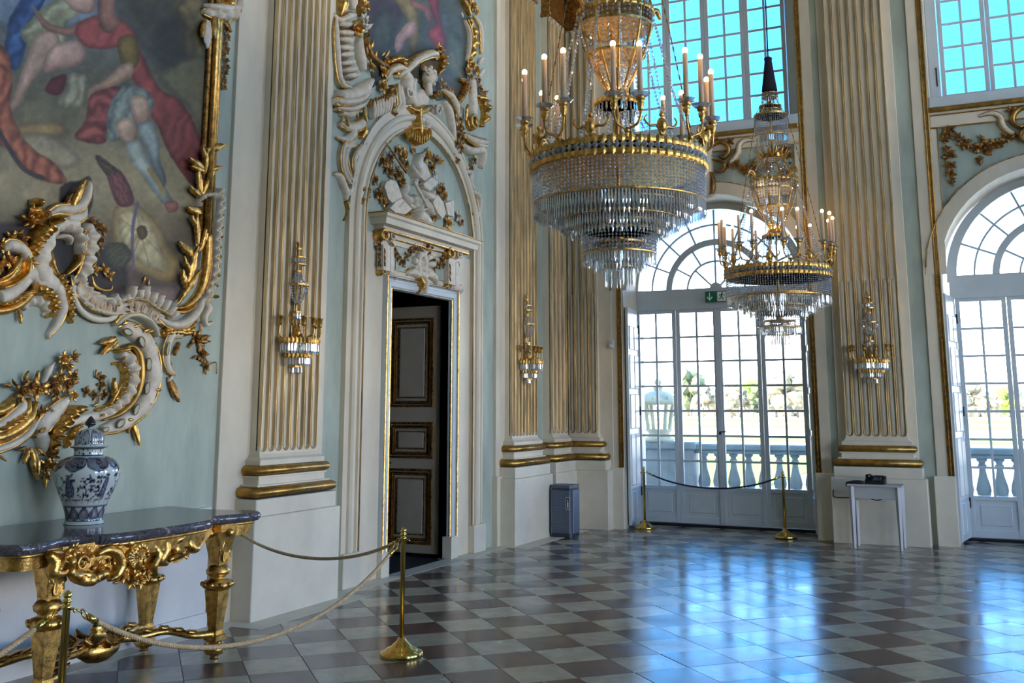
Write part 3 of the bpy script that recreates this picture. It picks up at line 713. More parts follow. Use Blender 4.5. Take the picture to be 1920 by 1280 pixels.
class Orn:
    """ornament on a wall; outline points are given in photo pixels and become metres on the wall plane"""
    def __init__(s, name, label, cat, wall, ref, group=None, T=None):
        s.wall = wall
        if wall == 'L': s.R = Matrix(((0, 0, 1, XL), (1, 0, 0, 0), (0, 1, 0, 0), (0, 0, 0, 1)))     # (u,v,w)->(XL+w,u,v)
        else: s.R = Matrix(((1, 0, 0, 0), (0, 0, -1, YW), (0, 1, 0, 0), (0, 0, 0, 1)))
        u, v = ref if wall == 'M' else s.uv(ref, .05)
        s.loc = s.R@Vector((u, v, 0))
        s.T = T or thing(name, label, cat, s.loc, 0, group)
        if T: s.loc = T.location.copy()
        s.M = Matrix.Translation(-s.loc)@s.R
    def uv(s, p, w): return on_x(p[0], p[1], XL+w) if s.wall == 'L' else on_y(p[0], p[1], YW-w)
    def scroll(s, pts, hw, h, m='stucco_white', ribs=0., prof='round', base=.0, name='scroll', edge=None, n=7, metres=False, ribamp=.28, nseg=8):
        P = [p if metres else s.uv(p, base+h*.5) for p in pts]
        P = smooth_path(P, n); N = len(P); hw = hw if hasattr(hw, '__len__') else [hw]
        W_ = [float(np.interp(i/(N-1), np.linspace(0, 1, len(hw)), hw)) for i in range(N)]
        for k, f in ((0, .45), (1, .8), (N-2, .8), (N-1, .45)): W_[k] *= f if len(hw) == 1 else 1
        if prof == 'round': pr = [(cos(pi*k/nseg), .15+.85*sin(pi*k/nseg)**.8) for k in range(nseg+1)]
        elif prof == 'cove': pr = [(1, .0), (.94, .75), (.78, 1), (.58, .72), (.25, .42), (0, .36), (-.25, .42), (-.58, .72), (-.78, 1), (-.94, .75), (-1, 0)]
        else: pr = [(1, 0), (.9, .8), (.6, 1), (.2, .95), (0, .8), (-.2, .95), (-.6, 1), (-.9, .8), (-1, 0)]
        pr = [(1, -.05)]+[(a, max(b, .0)) for a, b in pr]+[(-1, -.05)]
        vs = []; fs = []; d = 0.; C = len(pr); L1 = []; L2 = []
        for i in range(N):
            a, b = P[max(i-1, 0)], P[min(i+1, N-1)]; t = Vector((b[0]-a[0], b[1]-a[1]))
            t = t.normalized() if t.length > 1e-9 else Vector((1, 0)); nn = Vector((-t.y, t.x))
            if i: d += hypot(P[i][0]-P[i-1][0], P[i][1]-P[i-1][1])
            rb = 1+ribamp*sin(2*pi*d*ribs) if ribs else 1
            tap = min(1, .35+W_[i]/max(hw)*.65)
            for o, z in pr:
                wob = 1+(.06*sin(2*pi*d*ribs) if ribs else 0)
                vs.append((P[i][0]+nn.x*o*W_[i]*wob, P[i][1]+nn.y*o*W_[i]*wob, base+h*z*tap*(rb if 0 < abs(o) < .97 or o == 0 else 1)))
            if edge:
                L1.append((P[i][0]+nn.x*W_[i]*.93, P[i][1]+nn.y*W_[i]*.93, base+h*.55*tap)); L2.append((P[i][0]-nn.x*W_[i]*.93, P[i][1]-nn.y*W_[i]*.93, base+h*.55*tap))
        for i in range(N-1):
            for k in range(C-1): fs.append((i*C+k, i*C+k+1, (i+1)*C+k+1, (i+1)*C+k))
        fs += [tuple(range(C-1, -1, -1)), tuple((N-1)*C+k for k in range(C))]
        q = MB().add(vs, fs, s.M, True); o = q.obj(name, m, s.T, True)
        if edge:
            for L_, on in ((L1, edge in ('both', 'l')), (L2, edge in ('both', 'r'))):
                if on: MB().tube(L_, max(.006, h*.14), 6, s.M).obj('gilded_edge', 'gold', o)
        return o
    def rod(s, pts, r, m='gold', w=.03, name='moulding', metres=False, n=6, taper=None):
        P = [p if metres else s.uv(p, w) for p in pts]; P = [(a, b, w) for a, b in smooth_path(P, n)] if len(P) > 2 else [(a, b, w) for a, b in P]
        R_ = r if taper is None else [float(np.interp(i/(len(P)-1), np.linspace(0, 1, len(taper)), taper)) for i in range(len(P))]
        return MB().tube(P, R_, 8, s.M, up=None).obj(name, m, s.T)
    def leaf(s, a, b, wd=1., m='gold', k=None, base=.02, name='leaf', metres=False, lift=1.):
        A, B = (a, b) if metres else (s.uv(a, base+.03), s.uv(b, base+.03)); d = Vector((B[0]-A[0], B[1]-A[1])); L = d.length
        k = random.randrange(3) if k is None else k
        M = s.M@Matrix.Translation((A[0], A[1], base))@Matrix.Rotation(atan2(d.y, d.x), 4, 'Z')@Matrix.Diagonal((L, L*wd, min(L*1.1, .14)*lift, 1))
        return link(name, with_mat(LEAF[k], m), None, s.T, M)
    def flower(s, p, r, m='gold', k=None, base=.015, metres=False, name='flower'):
        A = p if metres else s.uv(p, base+r*.3); k = random.randrange(2) if k is None else k
        M = s.M@Matrix.Translation((A[0], A[1], base))@Matrix.Rotation(random.uniform(0, 6), 4, 'Z')@Matrix.Rotation(random.uniform(-.25, .25), 4, 'X')@Matrix.Diagonal((r, r, r*.95, 1))
        return link(name, with_mat(FLOWER[k], m), None, s.T, M)
    def bunch(s, p, r, m='gold_old', n=5, base=.015, metres=False):
        A = p if metres else s.uv(p, base+r*.3); s.flower(A, r*.78, m, base=base+.01, metres=True)
        a0 = random.uniform(0, 6)
        for k in range(n):
            a = a0+2*pi*k/n+random.uniform(-.3, .3); s.leaf((A[0]+.3*r*cos(a), A[1]+.3*r*sin(a)), (A[0]+1.45*r*cos(a), A[1]+1.45*r*sin(a)), 1.15, m, base=base, metres=True)
    def volute(s, p, r, turns=1.6, th=.4, m='gold', a0=0., sg=1, w=.05, base=.0, metres=False, name='volute'):
        A = p if metres else s.uv(p, w); P = []; R_ = []; n = int(16*turns)
        for i in range(n+1):
            t = i/n; a = a0+sg*2*pi*turns*t; q = r*(1-.86*t); P.append((A[0]+q*cos(a), A[1]+q*sin(a), base+w*(.7+.5*t))); R_.append(r*th*.5*(1-.5*t))
        q = MB().tube(P, R_, 8, s.M, up=None); q.lathe([(r*.9, 0), (r*.86, w*.55), (r*.3, w*.75), (0, w*.78)], 18, M=s.M@Matrix.Translation((A[0], A[1], base)))
        q.sphere((A[0], A[1], base+w*1.1), r*.24, 8, 5, M=s.M); return q.obj(name, m, s.T)
    def oval(s, p, rx, ry, ang, h, m_rim='gold_old', m_in='wall_green', base=.0, name='pierced_oval'):
        A = s.uv(p, base+h); M = s.M@Matrix.Translation((A[0], A[1], base+h*.86))@Matrix.Rotation(ang, 4, 'Z')
        ring = [(rx*cos(2*pi*k/16), ry*sin(2*pi*k/16), h*.08) for k in range(16)]
        o = MB().tube(ring, min(rx, ry)*.24, 6, M, closed=True).obj(name, m_rim, s.T)
        MB().add([(rx*cos(2*pi*k/16)*.95, ry*sin(2*pi*k/16)*.95, .10*h) for k in range(16)]+[(0, 0, .09*h)], [(k, (k+1) % 16, 16) for k in range(16)], M).obj('ground', m_in, o)
        return o
    def lobe(s, a, b, wd, h, m='stucco_white', base=.0, name='lobe', tip=.55):
        A, B = s.uv(a, base+h*.4), s.uv(b, base+h*.4); mid = [(A[0]+(B[0]-A[0])*t, A[1]+(B[1]-A[1])*t) for t in (0, .2, .45, .7, .9, 1)]
        return s.scroll(mid, [wd*.55, wd*.8, wd, wd*.95, wd*tip*1.2, wd*.12], h, m, base=base, name=name, metres=True, n=3)
    def plate(s, pts, w0, w1, m='stucco_white', name='plate', chamfer=True):
        P = [s.uv(p, w1) for p in pts]; q = MB(); c = (sum(p[0] for p in P)/len(P), sum(p[1] for p in P)/len(P))
        q.prism(P, w0, w1, 'z', M=s.M)
        return q.obj(name, m, s.T, True)
def mold3(q, plan, prof, M):
    """moulding profile [(proud,z)] swept round an open plan path [(s,d)] with mitres"""
    vs = []; fs = []; C = len(prof); cnt = len(plan)
    for i, p in enumerate(plan):
        a = Vector(plan[max(i-1, 0)]); b = Vector(p); c2 = Vector(plan[min(i+1, cnt-1)])
        t1 = (b-a).normalized() if i else (c2-b).normalized(); t2 = (c2-b).normalized() if i < cnt-1 else t1
        n1, n2 = Vector((-t1.y, t1.x)), Vector((-t2.y, t2.x)); nn = n1+n2; nn = nn/max(.2, nn.dot(n1))
        for o, z in prof: r = b+nn*o; vs.append((r.x, r.y, z))
    for i in range(cnt-1):
        for k in range(C-1): fs.append((i*C+k, (i+1)*C+k, (i+1)*C+k+1, i*C+k+1))
    return q.add(vs, fs, M)
def sweep_uv(q, path, prof, M, closed=False):
    """profile [(o,w)] swept along a wall path [(u,v)] with o to the left normal"""
    vs = []; fs = []; C = len(prof); N = len(path)
    for i, p in enumerate(path):
        a = Vector(path[i-1] if (i or closed) else path[0]); b = Vector(p); c2 = Vector(path[(i+1) % N] if (i < N-1 or closed) else path[-1])
        t1 = (b-a).normalized() if (b-a).length > 1e-9 else (c2-b).normalized(); t2 = (c2-b).normalized() if (c2-b).length > 1e-9 else t1
        n1, n2 = Vector((-t1.y, t1.x)), Vector((-t2.y, t2.x)); nn = n1+n2; nn = nn/max(.2, nn.dot(n1))
        for o, w in prof: r = b+nn*o; vs.append((r.x, r.y, w))
    for i in range(N if closed else N-1):
        j = (i+1) % N
        for k in range(C-1): fs.append((i*C+k, i*C+k+1, j*C+k+1, j*C+k))
    return q.add(vs, fs, M)
# ------------------------------------------------------------------ side door and its surround (left wall)
ML = Matrix(((0, 0, 1, XL), (1, 0, 0, 0), (0, 1, 0, 0), (0, 0, 0, 1)))       # (u,v,w) -> world
AC, AZ, AR = 9.31, 3.40, 1.14
Rd = struct('trim_%d' % n_trim, 'arched cream surround of the side door with gilded inner line'); n_trim += 1
pathA = [(AC-AR, .30), (AC-AR, AZ)]+arc(AC, AZ, AR, pi, 0, 40)[1:-1]+[(AC+AR, AZ), (AC+AR, .30)]
prA = [(0, .0), (0, .045), (.012, .055), (.03, .055), (.035, .03), (.095, .03), (.10, .055), (.12, .075), (.145, .08), (.165, .06), (.17, .035), (.235, .035), (.24, .05), (.265, .05), (.265, 0)]
q = MB(); sweep_uv(q, pathA, prA, ML); q.obj('archivolt', 'cream', Rd, True)
MB().tube([(ML@Vector((a, b, .058))) for a, b in [(AC-AR+.006, .30), (AC-AR+.006, AZ)]+arc(AC, AZ, AR-.006, pi, 0, 40)[1:-1]+[(AC+AR-.006, AZ), (AC+AR-.006, .30)]], .009, 6).obj('gilded_bead', 'gold_line', Rd)
for a, b in ((AC-AR-.28, AC-AR+.01), (AC+AR-.01, AC+AR+.28)):
    MB().bbox(XL, XL+.095, a, b, 0, .30, .006).obj('foot_block', 'plinth_stone', Rd, True)
# flat board between arch jambs and door frame
q = MB(); q.prism([(AC-AR, 0), (AC-AR, 3.3), (AC+AR, 3.3), (AC+AR, 0), (DH1+.1, 0), (DH1+.1, DZ+.06), (DH0-.1, DZ+.06), (DH0-.1, 0)], XL, XL+.012, 'x'); q.obj('board', 'cream', Rd, True)
# door frame
Df = struct('door_4', 'tall side door with gilded frame, leaf standing open into a dark room')
pathF = [(DH0, 0), (DH0, DZ), (DH1, DZ), (DH1, 0)]
prF = [(-.0, -.10), (.0, .03), (.02, .035), (.03, .05), (.075, .058), (.085, .04), (.105, .04), (.11, .06), (.13, .06), (.13, 0)]
q = MB(); sweep_uv(q, pathF, prF, ML); q.obj('door_frame', 'window_paint', Df, True)
for o, r, w in ((.006, .012, .036), (.118, .012, .063)):
    MB().tube([ML@Vector(p) for p in ((DH0-o, .22, w), (DH0-o, DZ+o, w), (DH1+o, DZ+o, w), (DH1+o, .22, w))], r, 6, up=(1, 0, 0), smooth=False).obj('gilded_line', 'gold', Df)
for a, b in ((DH0-.135, DH0+.005), (DH1-.005, DH1+.135)): MB().bbox(XL-.05, XL+.07, a, b, 0, .23, .006).obj('foot_block', 'plinth_stone', Df, True)
# leaf: opened at a right angle into the room behind
LX1, LX0, LY = XL-.06, XL-.86, 10.0
lf = MB(); lf.bbox(LX0, LX1, LY, LY+.05, .03, 2.73, .004); lfo = lf.obj('leaf', 'door_paint', Df, True)
def lpanel(z0, z1):
    x0, x1 = LX0+.10, LX1-.14
    P = [(x0, z0), (x1, z0), (x1, z1), (x0, z1)]
    def fr(off, wd, hh, m, nm):
        a = [(x0+off, z0+off), (x1-off, z0+off), (x1-off, z1-off), (x0+off, z1-off)]
        Mx = Matrix(((1, 0, 0, 0), (0, 0, -1, LY), (0, 1, 0, 0), (0, 0, 0, 1)))
        q = MB(); sweep_uv(q, a, [(0, 0), (wd*.2, hh), (wd*.8, hh), (wd, 0)], Mx, True); return q.obj(nm, m, lfo, True)
    fr(0, .03, .018, 'gold_old', 'gilded_moulding'); fr(.036, .022, .022, 'gold_dull', 'gilded_moulding'); fr(.06, .014, .012, 'gold_old', 'gilded_moulding')
    MB().bbox(x0+.115, x1-.115, LY-.014, LY+.01, z0+.115, z1-.115, .008).obj('field', 'door_paint', lfo, True)
    fr(.10, .012, .014, 'gold_old', 'gilded_moulding')
lpanel(1.60, 2.60); lpanel(1.04, 1.44); lpanel(.12, .93)
q = MB(); q.lathe([(0, 0), (.022, 0), (.022, .01), (.01, .015), (.01, .05), (0, .05)], 10, M=Matrix.Translation((LX0+.06, LY, .99))@Matrix.Rotation(pi/2, 4, 'X')); q.tube([(LX0+.06, LY-.045, .99), (LX0+.15, LY-.05, .99)], .009, 6); q.obj('handle', 'iron', lfo)
for z in (.4, 1.5, 2.5): MB().tube([(LX1, LY-.005, z), (LX1, LY-.005, z+.12)], .011, 6).obj('hinge', 'gold_dull', Df)
# cornice, frieze, consoles above the door
Rc = struct('trim_%d' % n_trim, 'projecting cornice and frieze over the side door'); n_trim += 1
Mp = Matrix(((0, 1, 0, XL), (1, 0, 0, 0), (0, 0, 1, 0), (0, 0, 0, 1)))
plan = [(10.34-.22, -.01), (10.34-.22, .01), (8.30+.22, .01), (8.30+.22, -.01)]
prC = [(.02, 3.26), (.03, 3.285), (.05, 3.29), (.06, 3.325), (.10, 3.335), (.11, 3.37), (.18, 3.38), (.19, 3.435), (.215, 3.45), (.22, 3.485), (.19, 3.50), (-.1, 3.52)]
def rect_plan(o): return [(10.12+o, 0), (10.12+o, .0+o), (8.52-o, .0+o), (8.52-o, 0)]
q = MB(); vs = []; C = len(prC)
for o, z in prC:
    for p in rect_plan(max(o, .0)): vs.append((p[0], p[1], z))
fs = [(i*4+k, i*4+k+1, i*4+5+k, i*4+4+k) for i in range(C-1) for k in range(3)]
q.add(vs, fs, Mp); q.obj('cornice', 'cream', Rc, True)
for o, z, r, m in ((.052, 3.285, .008, 'gold'), (.104, 3.332, .011, 'gold'), (.222, 3.488, .008, 'gold_dull')):
    MB().tube([Mp@Vector((*p, z)) for p in rect_plan(o)], r, 6, up=(0, 0, 1), smooth=False).obj('gilded_line', m, Rc)
q = MB(); q.bbox(XL, XL+.03, 8.50, 10.14, 2.92, 3.28, .004); q.obj('frieze', 'cream', Rc, True)
q = MB(); q.bbox(XL, XL+.036, 8.76, 9.86, 2.97, 3.22, .004); q.obj('frieze_panel', 'wall_green', Rc, True)
q = MB(); q.tube([ML@Vector((a, b, .038)) for a, b in ((8.76, 2.97), (9.86, 2.97), (9.86, 3.22), (8.76, 3.22))], .005, 6, closed=True, up=(1, 0, 0)); q.obj('gilded_line', 'gold_line', Rc)
# ------------------------------------------------------------------ paintings: generic pastoral scenes in the photograph's colours (flat print on canvas)
def _sd(P, poly):
    x, y = P[..., 0], P[..., 1]; d = np.full(x.shape, 1e9); ins = np.zeros(x.shape, bool); n = len(poly)
    for i in range(n):
        ax, ay = poly[i]; bx, by = poly[(i+1) % n]; ex, ey = bx-ax, by-ay; L = ex*ex+ey*ey+1e-9
        t = np.clip(((x-ax)*ex+(y-ay)*ey)/L, 0, 1); d = np.minimum(d, np.hypot(x-ax-t*ex, y-ay-t*ey))
        c = ((ay > y) != (by > y)) & (x < (bx-ax)*(y-ay)/((by-ay) if by != ay else 1e-9)+ax); ins ^= c
    return np.where(ins, -d, d)
_rng = np.random.default_rng(11)
def _vnoise(P, sc, seed):
    r = np.random.default_rng(seed); G = r.random((64, 64)); u = P/sc; i = np.floor(u).astype(int); f = u-i; f = f*f*(3-2*f)
    g = lambda a, b: G[(i[..., 0]+a) % 64, (i[..., 1]+b) % 64]
    return (g(0, 0)*(1-f[..., 0])+g(1, 0)*f[..., 0])*(1-f[..., 1])+(g(0, 1)*(1-f[..., 0])+g(1, 1)*f[..., 0])*f[..., 1]
def fbm(P, sc, seed): return sum(_vnoise(P, sc/2**k, seed+k)*.5**k for k in range(4))/1.875
class Canvas:
    def __init__(s, P): s.P = P; s.C = np.zeros(P.shape[:-1]+(3,)); s.k = 0
    def fill(s, stops, ax=1):
        v = s.P[..., ax]; xs = [a for a, _ in stops]
        for c in range(3): s.C[..., c] = np.interp(v, xs, [k[c] for _, k in stops])
    def poly(s, pts, col, col2=None, soft=3., fold=0., fang=0., light=None, smooth=True, wob=3.):
        s.k += 1; pts = smooth_path(pts, 4, True) if smooth else pts
        Q = s.P+(np.stack([fbm(s.P, 22, 50+s.k), fbm(s.P, 22, 90+s.k)], -1)-.5)*wob*2
        sd_ = _sd(Q, pts); m = np.clip(.5-sd_/soft, 0, 1)[..., None]; col = np.array(col, float); col2 = np.array(col2 if col2 is not None else col*.55, float)
        if fold:
            t = (s.P[..., 0]*cos(fang)+s.P[..., 1]*sin(fang))/fold+3.2*fbm(s.P, fold*2.6, 7+s.k); f = .55+.30*np.sin(2*pi*t)+.5*(fbm(s.P, fold*.8, 17+s.k)-.5)
        else: f = fbm(s.P, 30, 3+s.k)
        if light is not None:
            cx = np.mean([p[0] for p in pts]); cy_ = np.mean([p[1] for p in pts]); r = max(hypot(p[0]-cx, p[1]-cy_) for p in pts)
            f = np.clip(f*.45+.5-((s.P[..., 0]-cx)*light[0]+(s.P[..., 1]-cy_)*light[1])/r*.75, 0, 1)
        c = (col2+(col-col2)*np.clip(f, 0, 1)[..., None])*(.70+.30*np.clip(-sd_/11., 0, 1))[..., None]; s.C = s.C*(1-m)+c*m
    def line(s, pts, w, col, soft=1.5):
        pts = smooth_path(pts, 6); x, y = s.P[..., 0], s.P[..., 1]; d = np.full(x.shape, 1e9)
        for (ax, ay), (bx, by) in zip(pts[:-1], pts[1:]):
            ex, ey = bx-ax, by-ay; L = ex*ex+ey*ey+1e-9; t = np.clip(((x-ax)*ex+(y-ay)*ey)/L, 0, 1); d = np.minimum(d, np.hypot(x-ax-t*ex, y-ay-t*ey))
        m = np.clip(.5-(d-w/2)/soft, 0, 1)[..., None]; s.C = s.C*(1-m)+np.array(col, float)*m
    def mottle(s, amp, sc, seed): s.C = s.C*(1+amp*2*(fbm(s.P, sc, seed)-.5))[..., None]
def canvas_obj(name, label, outline, w, step, paint, mname, mirror=None):
    o2 = [on_x(px_, py_, XL+w) for px_, py_ in outline]
    if mirror: o2 += [(2*mirror-u, v) for u, v in o2[::-1] if u > mirror+.35]
    us = [p[0] for p in o2]; vs_ = [p[1] for p in o2]
    nu = int((max(us)-min(us))/step)+1; nv = int((max(vs_)-min(vs_))/step)+1
    U, V = np.meshgrid(np.linspace(min(us), max(us), nu), np.linspace(min(vs_), max(vs_), nv), indexing='ij')
    # photo position of every point of the canvas, to lay the brushwork out
    X = _cy*(XL+w)+_sy*U; Y = -_sy*(XL+w)+_cy*U; dz = V-EYE; de = Y*_cp+dz*_sp
    P = np.stack([960+FPX*X/de, PY-FPX*(-Y*_sp+dz*_cp)/de], -1)
    ins = _sd(np.stack([U, V], -1), o2) < 0
    cv = Canvas(P); paint(cv); col = np.clip(cv.C/255., 0, 1); col = np.where(col <= .04045, col/12.92, ((col+.055)/1.055)**2.4)
    cell = ins[:-1, :-1] & ins[1:, :-1] & ins[:-1, 1:] & ins[1:, 1:]; idx = np.arange(nu*nv).reshape(nu, nv)
    F = np.stack([idx[:-1, :-1][cell], idx[1:, :-1][cell], idx[1:, 1:][cell], idx[:-1, 1:][cell]], -1)
    used = np.unique(F); rm = np.full(nu*nv, -1); rm[used] = np.arange(len(used)); F = rm[F]
    co = np.stack([np.full(nu*nv, XL+w), U.ravel(), V.ravel()], -1)[used]; cc = col.reshape(-1, 3)[used]
    loc = Vector((XL+w, (min(us)+max(us))/2, min(vs_))); co = co-np.array(loc)
    # thickness: a rim back to the wall
    n = len(used); co2 = np.vstack([co, co-np.array([w-.001, 0, 0])]); me = bpy.data.meshes.new(name)
    from collections import Counter
    E = Counter(); dirE = {}
    for f in F.tolist():
        for a, b in zip(f, f[1:]+f[:1]): k = (min(a, b), max(a, b)); E[k] += 1; dirE[k] = (a, b)
    rim = [(b, a, a+n, b+n) for k, c in E.items() if c == 1 for a, b in [dirE[k]]]
    me.from_pydata(co2.tolist(), [], F.tolist()+rim); me.update()
    at = me.color_attributes.new('paint', 'FLOAT_COLOR', 'POINT'); at.data.foreach_set('color', np.hstack([np.vstack([cc, cc]), np.ones((2*n, 1))]).ravel().astype(np.float32))
    m = bpy.data.materials.new(mname); m.use_nodes = True; b = m.node_tree.nodes['Principled BSDF']; a = nd(m.node_tree, 'ShaderNodeAttribute', attribute_name='paint')
    m.node_tree.links.new(a.outputs[0], b.inputs['Base Color']); b.inputs['Roughness'].default_value = .55; MAT[mname] = m
    o = link(name, me, mname, None, loc); return tag(o, label, 'painting')
def paint1(c):
    c.fill([(-40, (120, 128, 132)), (60, (112, 112, 104)), (150, (96, 92, 72)), (230, (112, 104, 78)), (300, (142, 128, 98)), (370, (150, 136, 104)), (440, (104, 90, 68)), (520, (92, 74, 62)), (600, (110, 92, 80))])
    c.poly([(210, -30), (420, -30), (420, 170), (360, 130), (300, 110), (250, 60)], (96, 88, 70), (60, 60, 56), 40)
    c.poly([(330, -30), (385, -30), (388, 150), (352, 110), (330, 60)], (140, 120, 80), (80, 74, 56), 14, fold=26, fang=.2)
    c.poly([(-10, -30), (200, -30), (170, 40), (60, 60), (-10, 40)], (132, 146, 156), (96, 108, 122), 30)
    c.poly([(300, 60), (345, 40), (350, 110), (310, 120)], (70, 64, 54), (48, 46, 42), 44)
    c.poly([(390, 110), (390, 260), (350, 200), (300, 140)], (128, 118, 86), (92, 88, 64), 16)
    c.poly([(30, 235), (110, 230), (120, 255), (50, 258)], (168, 136, 82), (124, 106, 70), 16)
    c.poly([(40, 255), (100, 255), (150, 300), (120, 318), (70, 300)], (168, 156, 128), (134, 120, 92), 10)
    c.poly([(10, 100), (20, 30), (60, -20), (90, -10), (60, 40), (48, 90), (30, 134)], (72, 104, 152), (38, 56, 92), 4, fold=22, fang=.5)
    c.poly([(40, 60), (70, 25), (120, -10), (175, -10), (160, 20), (125, 45), (122, 84), (78, 76), (60, 92)], (190, 186, 150), (126, 122, 92), 4, fold=26, fang=1.)
    c.poly([(120, -10), (178, -10), (172, 24), (140, 22)], (206, 168, 146), (150, 112, 96), 3, light=(.3, .6))
    c.poly([(64, 70), (98, 56), (112, 84), (88, 120), (58, 156), (38, 196), (22, 212), (18, 198), (32, 160), (46, 120)], (206, 172, 150), (132, 98, 82), 3, light=(.7, .5))
    c.poly([(92, 92), (140, 76), (162, 98), (152, 122), (108, 132), (82, 136)], (206, 168, 148), (128, 92, 80), 3, light=(.2, .8))
    c.poly([(60, 10), (90, 40), (130, 52), (150, 40), (160, 58), (120, 66), (80, 50)], (190, 140, 118), (120, 80, 66), 3, light=(.2, .7))
    c.poly([(150, 40), (205, 26), (250, 58), (270, 110), (300, 166), (336, 186), (372, 246), (386, 330), (360, 346), (318, 290), (296, 238), (262, 176), (240, 130), (226, 90), (170, 92), (142, 66)], (166, 84, 74), (80, 34, 32), 3, fold=30, fang=.6, light=(.4, .5))
    c.poly([(186, -10), (216, -10), (214, 24), (226, 44), (206, 62), (186, 48)], (178, 128, 104), (96, 62, 52), 3, light=(-.6, .3))
    c.poly([(222, 76), (252, 66), (262, 108), (246, 132), (226, 118)], (150, 122, 62), (88, 70, 40), 3)
    c.poly([(160, 172), (200, 146), (222, 124), (246, 118), (246, 144), (206, 164), (178, 172), (166, 192)], (206, 168, 138), (136, 98, 76), 3, light=(.2, .8))
    c.poly([(172, 178), (226, 162), (240, 196), (204, 240), (196, 268), (142, 260), (160, 226)], (168, 92, 80), (88, 40, 36), 3, fold=22, fang=1.2)
    c.poly([(206, 200), (232, 158), (276, 170), (288, 206), (262, 240), (222, 262), (200, 256)], (152, 160, 146), (92, 102, 98), 3, fold=20, fang=.4)
    c.poly([(216, 228), (246, 222), (258, 250), (248, 274), (226, 264)], (206, 176, 148), (136, 104, 84), 2.5, light=(.5, .5))
    c.poly([(242, 186), (270, 178), (284, 212), (270, 238), (250, 222)], (204, 172, 146), (132, 100, 82), 2.5, light=(.5, .5))
    c.poly([(236, 270), (262, 264), (284, 312), (318, 366), (332, 390), (310, 386), (286, 356), (250, 306)], (170, 178, 166), (100, 110, 106), 2.5, light=(.6, .3))
    c.poly([(258, 238), (284, 228), (300, 268), (300, 298), (312, 340), (302, 346), (276, 288)], (150, 160, 154), (78, 90, 90), 2.5, light=(.6, .3))
    c.poly([(308, 380), (330, 376), (334, 394), (318, 398)], (188, 128, 112), (130, 80, 72), 2)
    c.line([(280, 318), (296, 340), (306, 362)], 8, (150, 122, 72))
    c.poly([(128, 140), (160, 140), (164, 176), (150, 202), (106, 196), (122, 168)], (176, 168, 138), (124, 116, 92), 2.5, fold=22, fang=.3)
    c.poly([(94, 148), (124, 140), (112, 176), (84, 172)], (132, 44, 48), (74, 26, 30), 3)
    c.poly([(-10, 96), (16, 100), (24, 160), (20, 200), (46, 262), (96, 302), (122, 334), (116, 346), (60, 330), (20, 286), (-10, 250)], (188, 112, 78), (104, 54, 40), 3, fold=26, fang=.1)
    c.line([(-10, 232), (16, 276), (44, 316), (80, 334)], 9, (58, 46, 44))
    c.poly([(214, 390), (240, 378), (262, 386), (296, 420), (312, 456), (330, 480), (338, 492), (322, 528), (286, 520), (246, 500), (218, 464), (210, 430)], (176, 152, 100), (140, 116, 72), 2, wob=.5)
    c.poly([(224, 402), (244, 392), (262, 400), (290, 430), (302, 466), (312, 488), (304, 510), (270, 496), (240, 474), (224, 440)], (206, 192, 150), (164, 146, 106), 1.5, fold=20, fang=.2, wob=.5)
    for q in ((226, 410), (232, 470), (256, 394), (292, 430), (306, 480), (282, 506), (246, 490)): c.line([(264, 438), q], 2.2, (150, 132, 94), 1)
    c.poly([(256, 428), (272, 424), (276, 442), (262, 450)], (120, 92, 60), (90, 66, 44), 2)
    c.line([(258, 380), (250, 420), (248, 460), (250, 505)], 6, (108, 92, 116))
    c.poly([(178, 290), (214, 312), (232, 330), (220, 362), (198, 330)], (104, 84, 60), (54, 42, 36), 2.5, fold=10, fang=-.8)
    c.poly([(202, 330), (230, 326), (252, 372), (238, 386), (218, 380)], (136, 84, 82), (88, 52, 54), 2.5, fold=9, fang=-.4)
    c.poly([(115, 350), (150, 338), (170, 336), (168, 400), (120, 400)], (66, 54, 48), (48, 40, 36), 4)
    c.poly([(-10, 428), (56, 424), (70, 470), (160, 450), (200, 470), (236, 500), (230, 548), (150, 545), (-10, 560)], (62, 46, 40), (44, 34, 30), 10)
    c.poly([(104, 440), (144, 440), (150, 490), (128, 514), (106, 480)], (36, 26, 22), (26, 20, 18), 4)
    c.poly([(196, 460), (232, 456), (246, 480), (226, 506), (204, 492)], (96, 92, 68), (64, 62, 48), 4, fold=9, fang=.8)
    c.poly([(262, 530), (330, 535), (360, 500), (378, 470), (372, 530), (330, 570), (280, 560)], (140, 116, 104), (110, 90, 84), 10)
    c.mottle(.16, 26, 200); c.mottle(.10, 7, 300)
canvas_obj('wall_painting', 'large mythological style painting of seated draped figures in the gilded rocaille frame', [(400, -60), (396, 100), (388, 300), (384, 430), (374, 510), (350, 556), (300, 574), (240, 570), (190, 562), (150, 540), (120, 534), (60, 542)], .012, .0085, paint1, 'paint_large', 4.80)
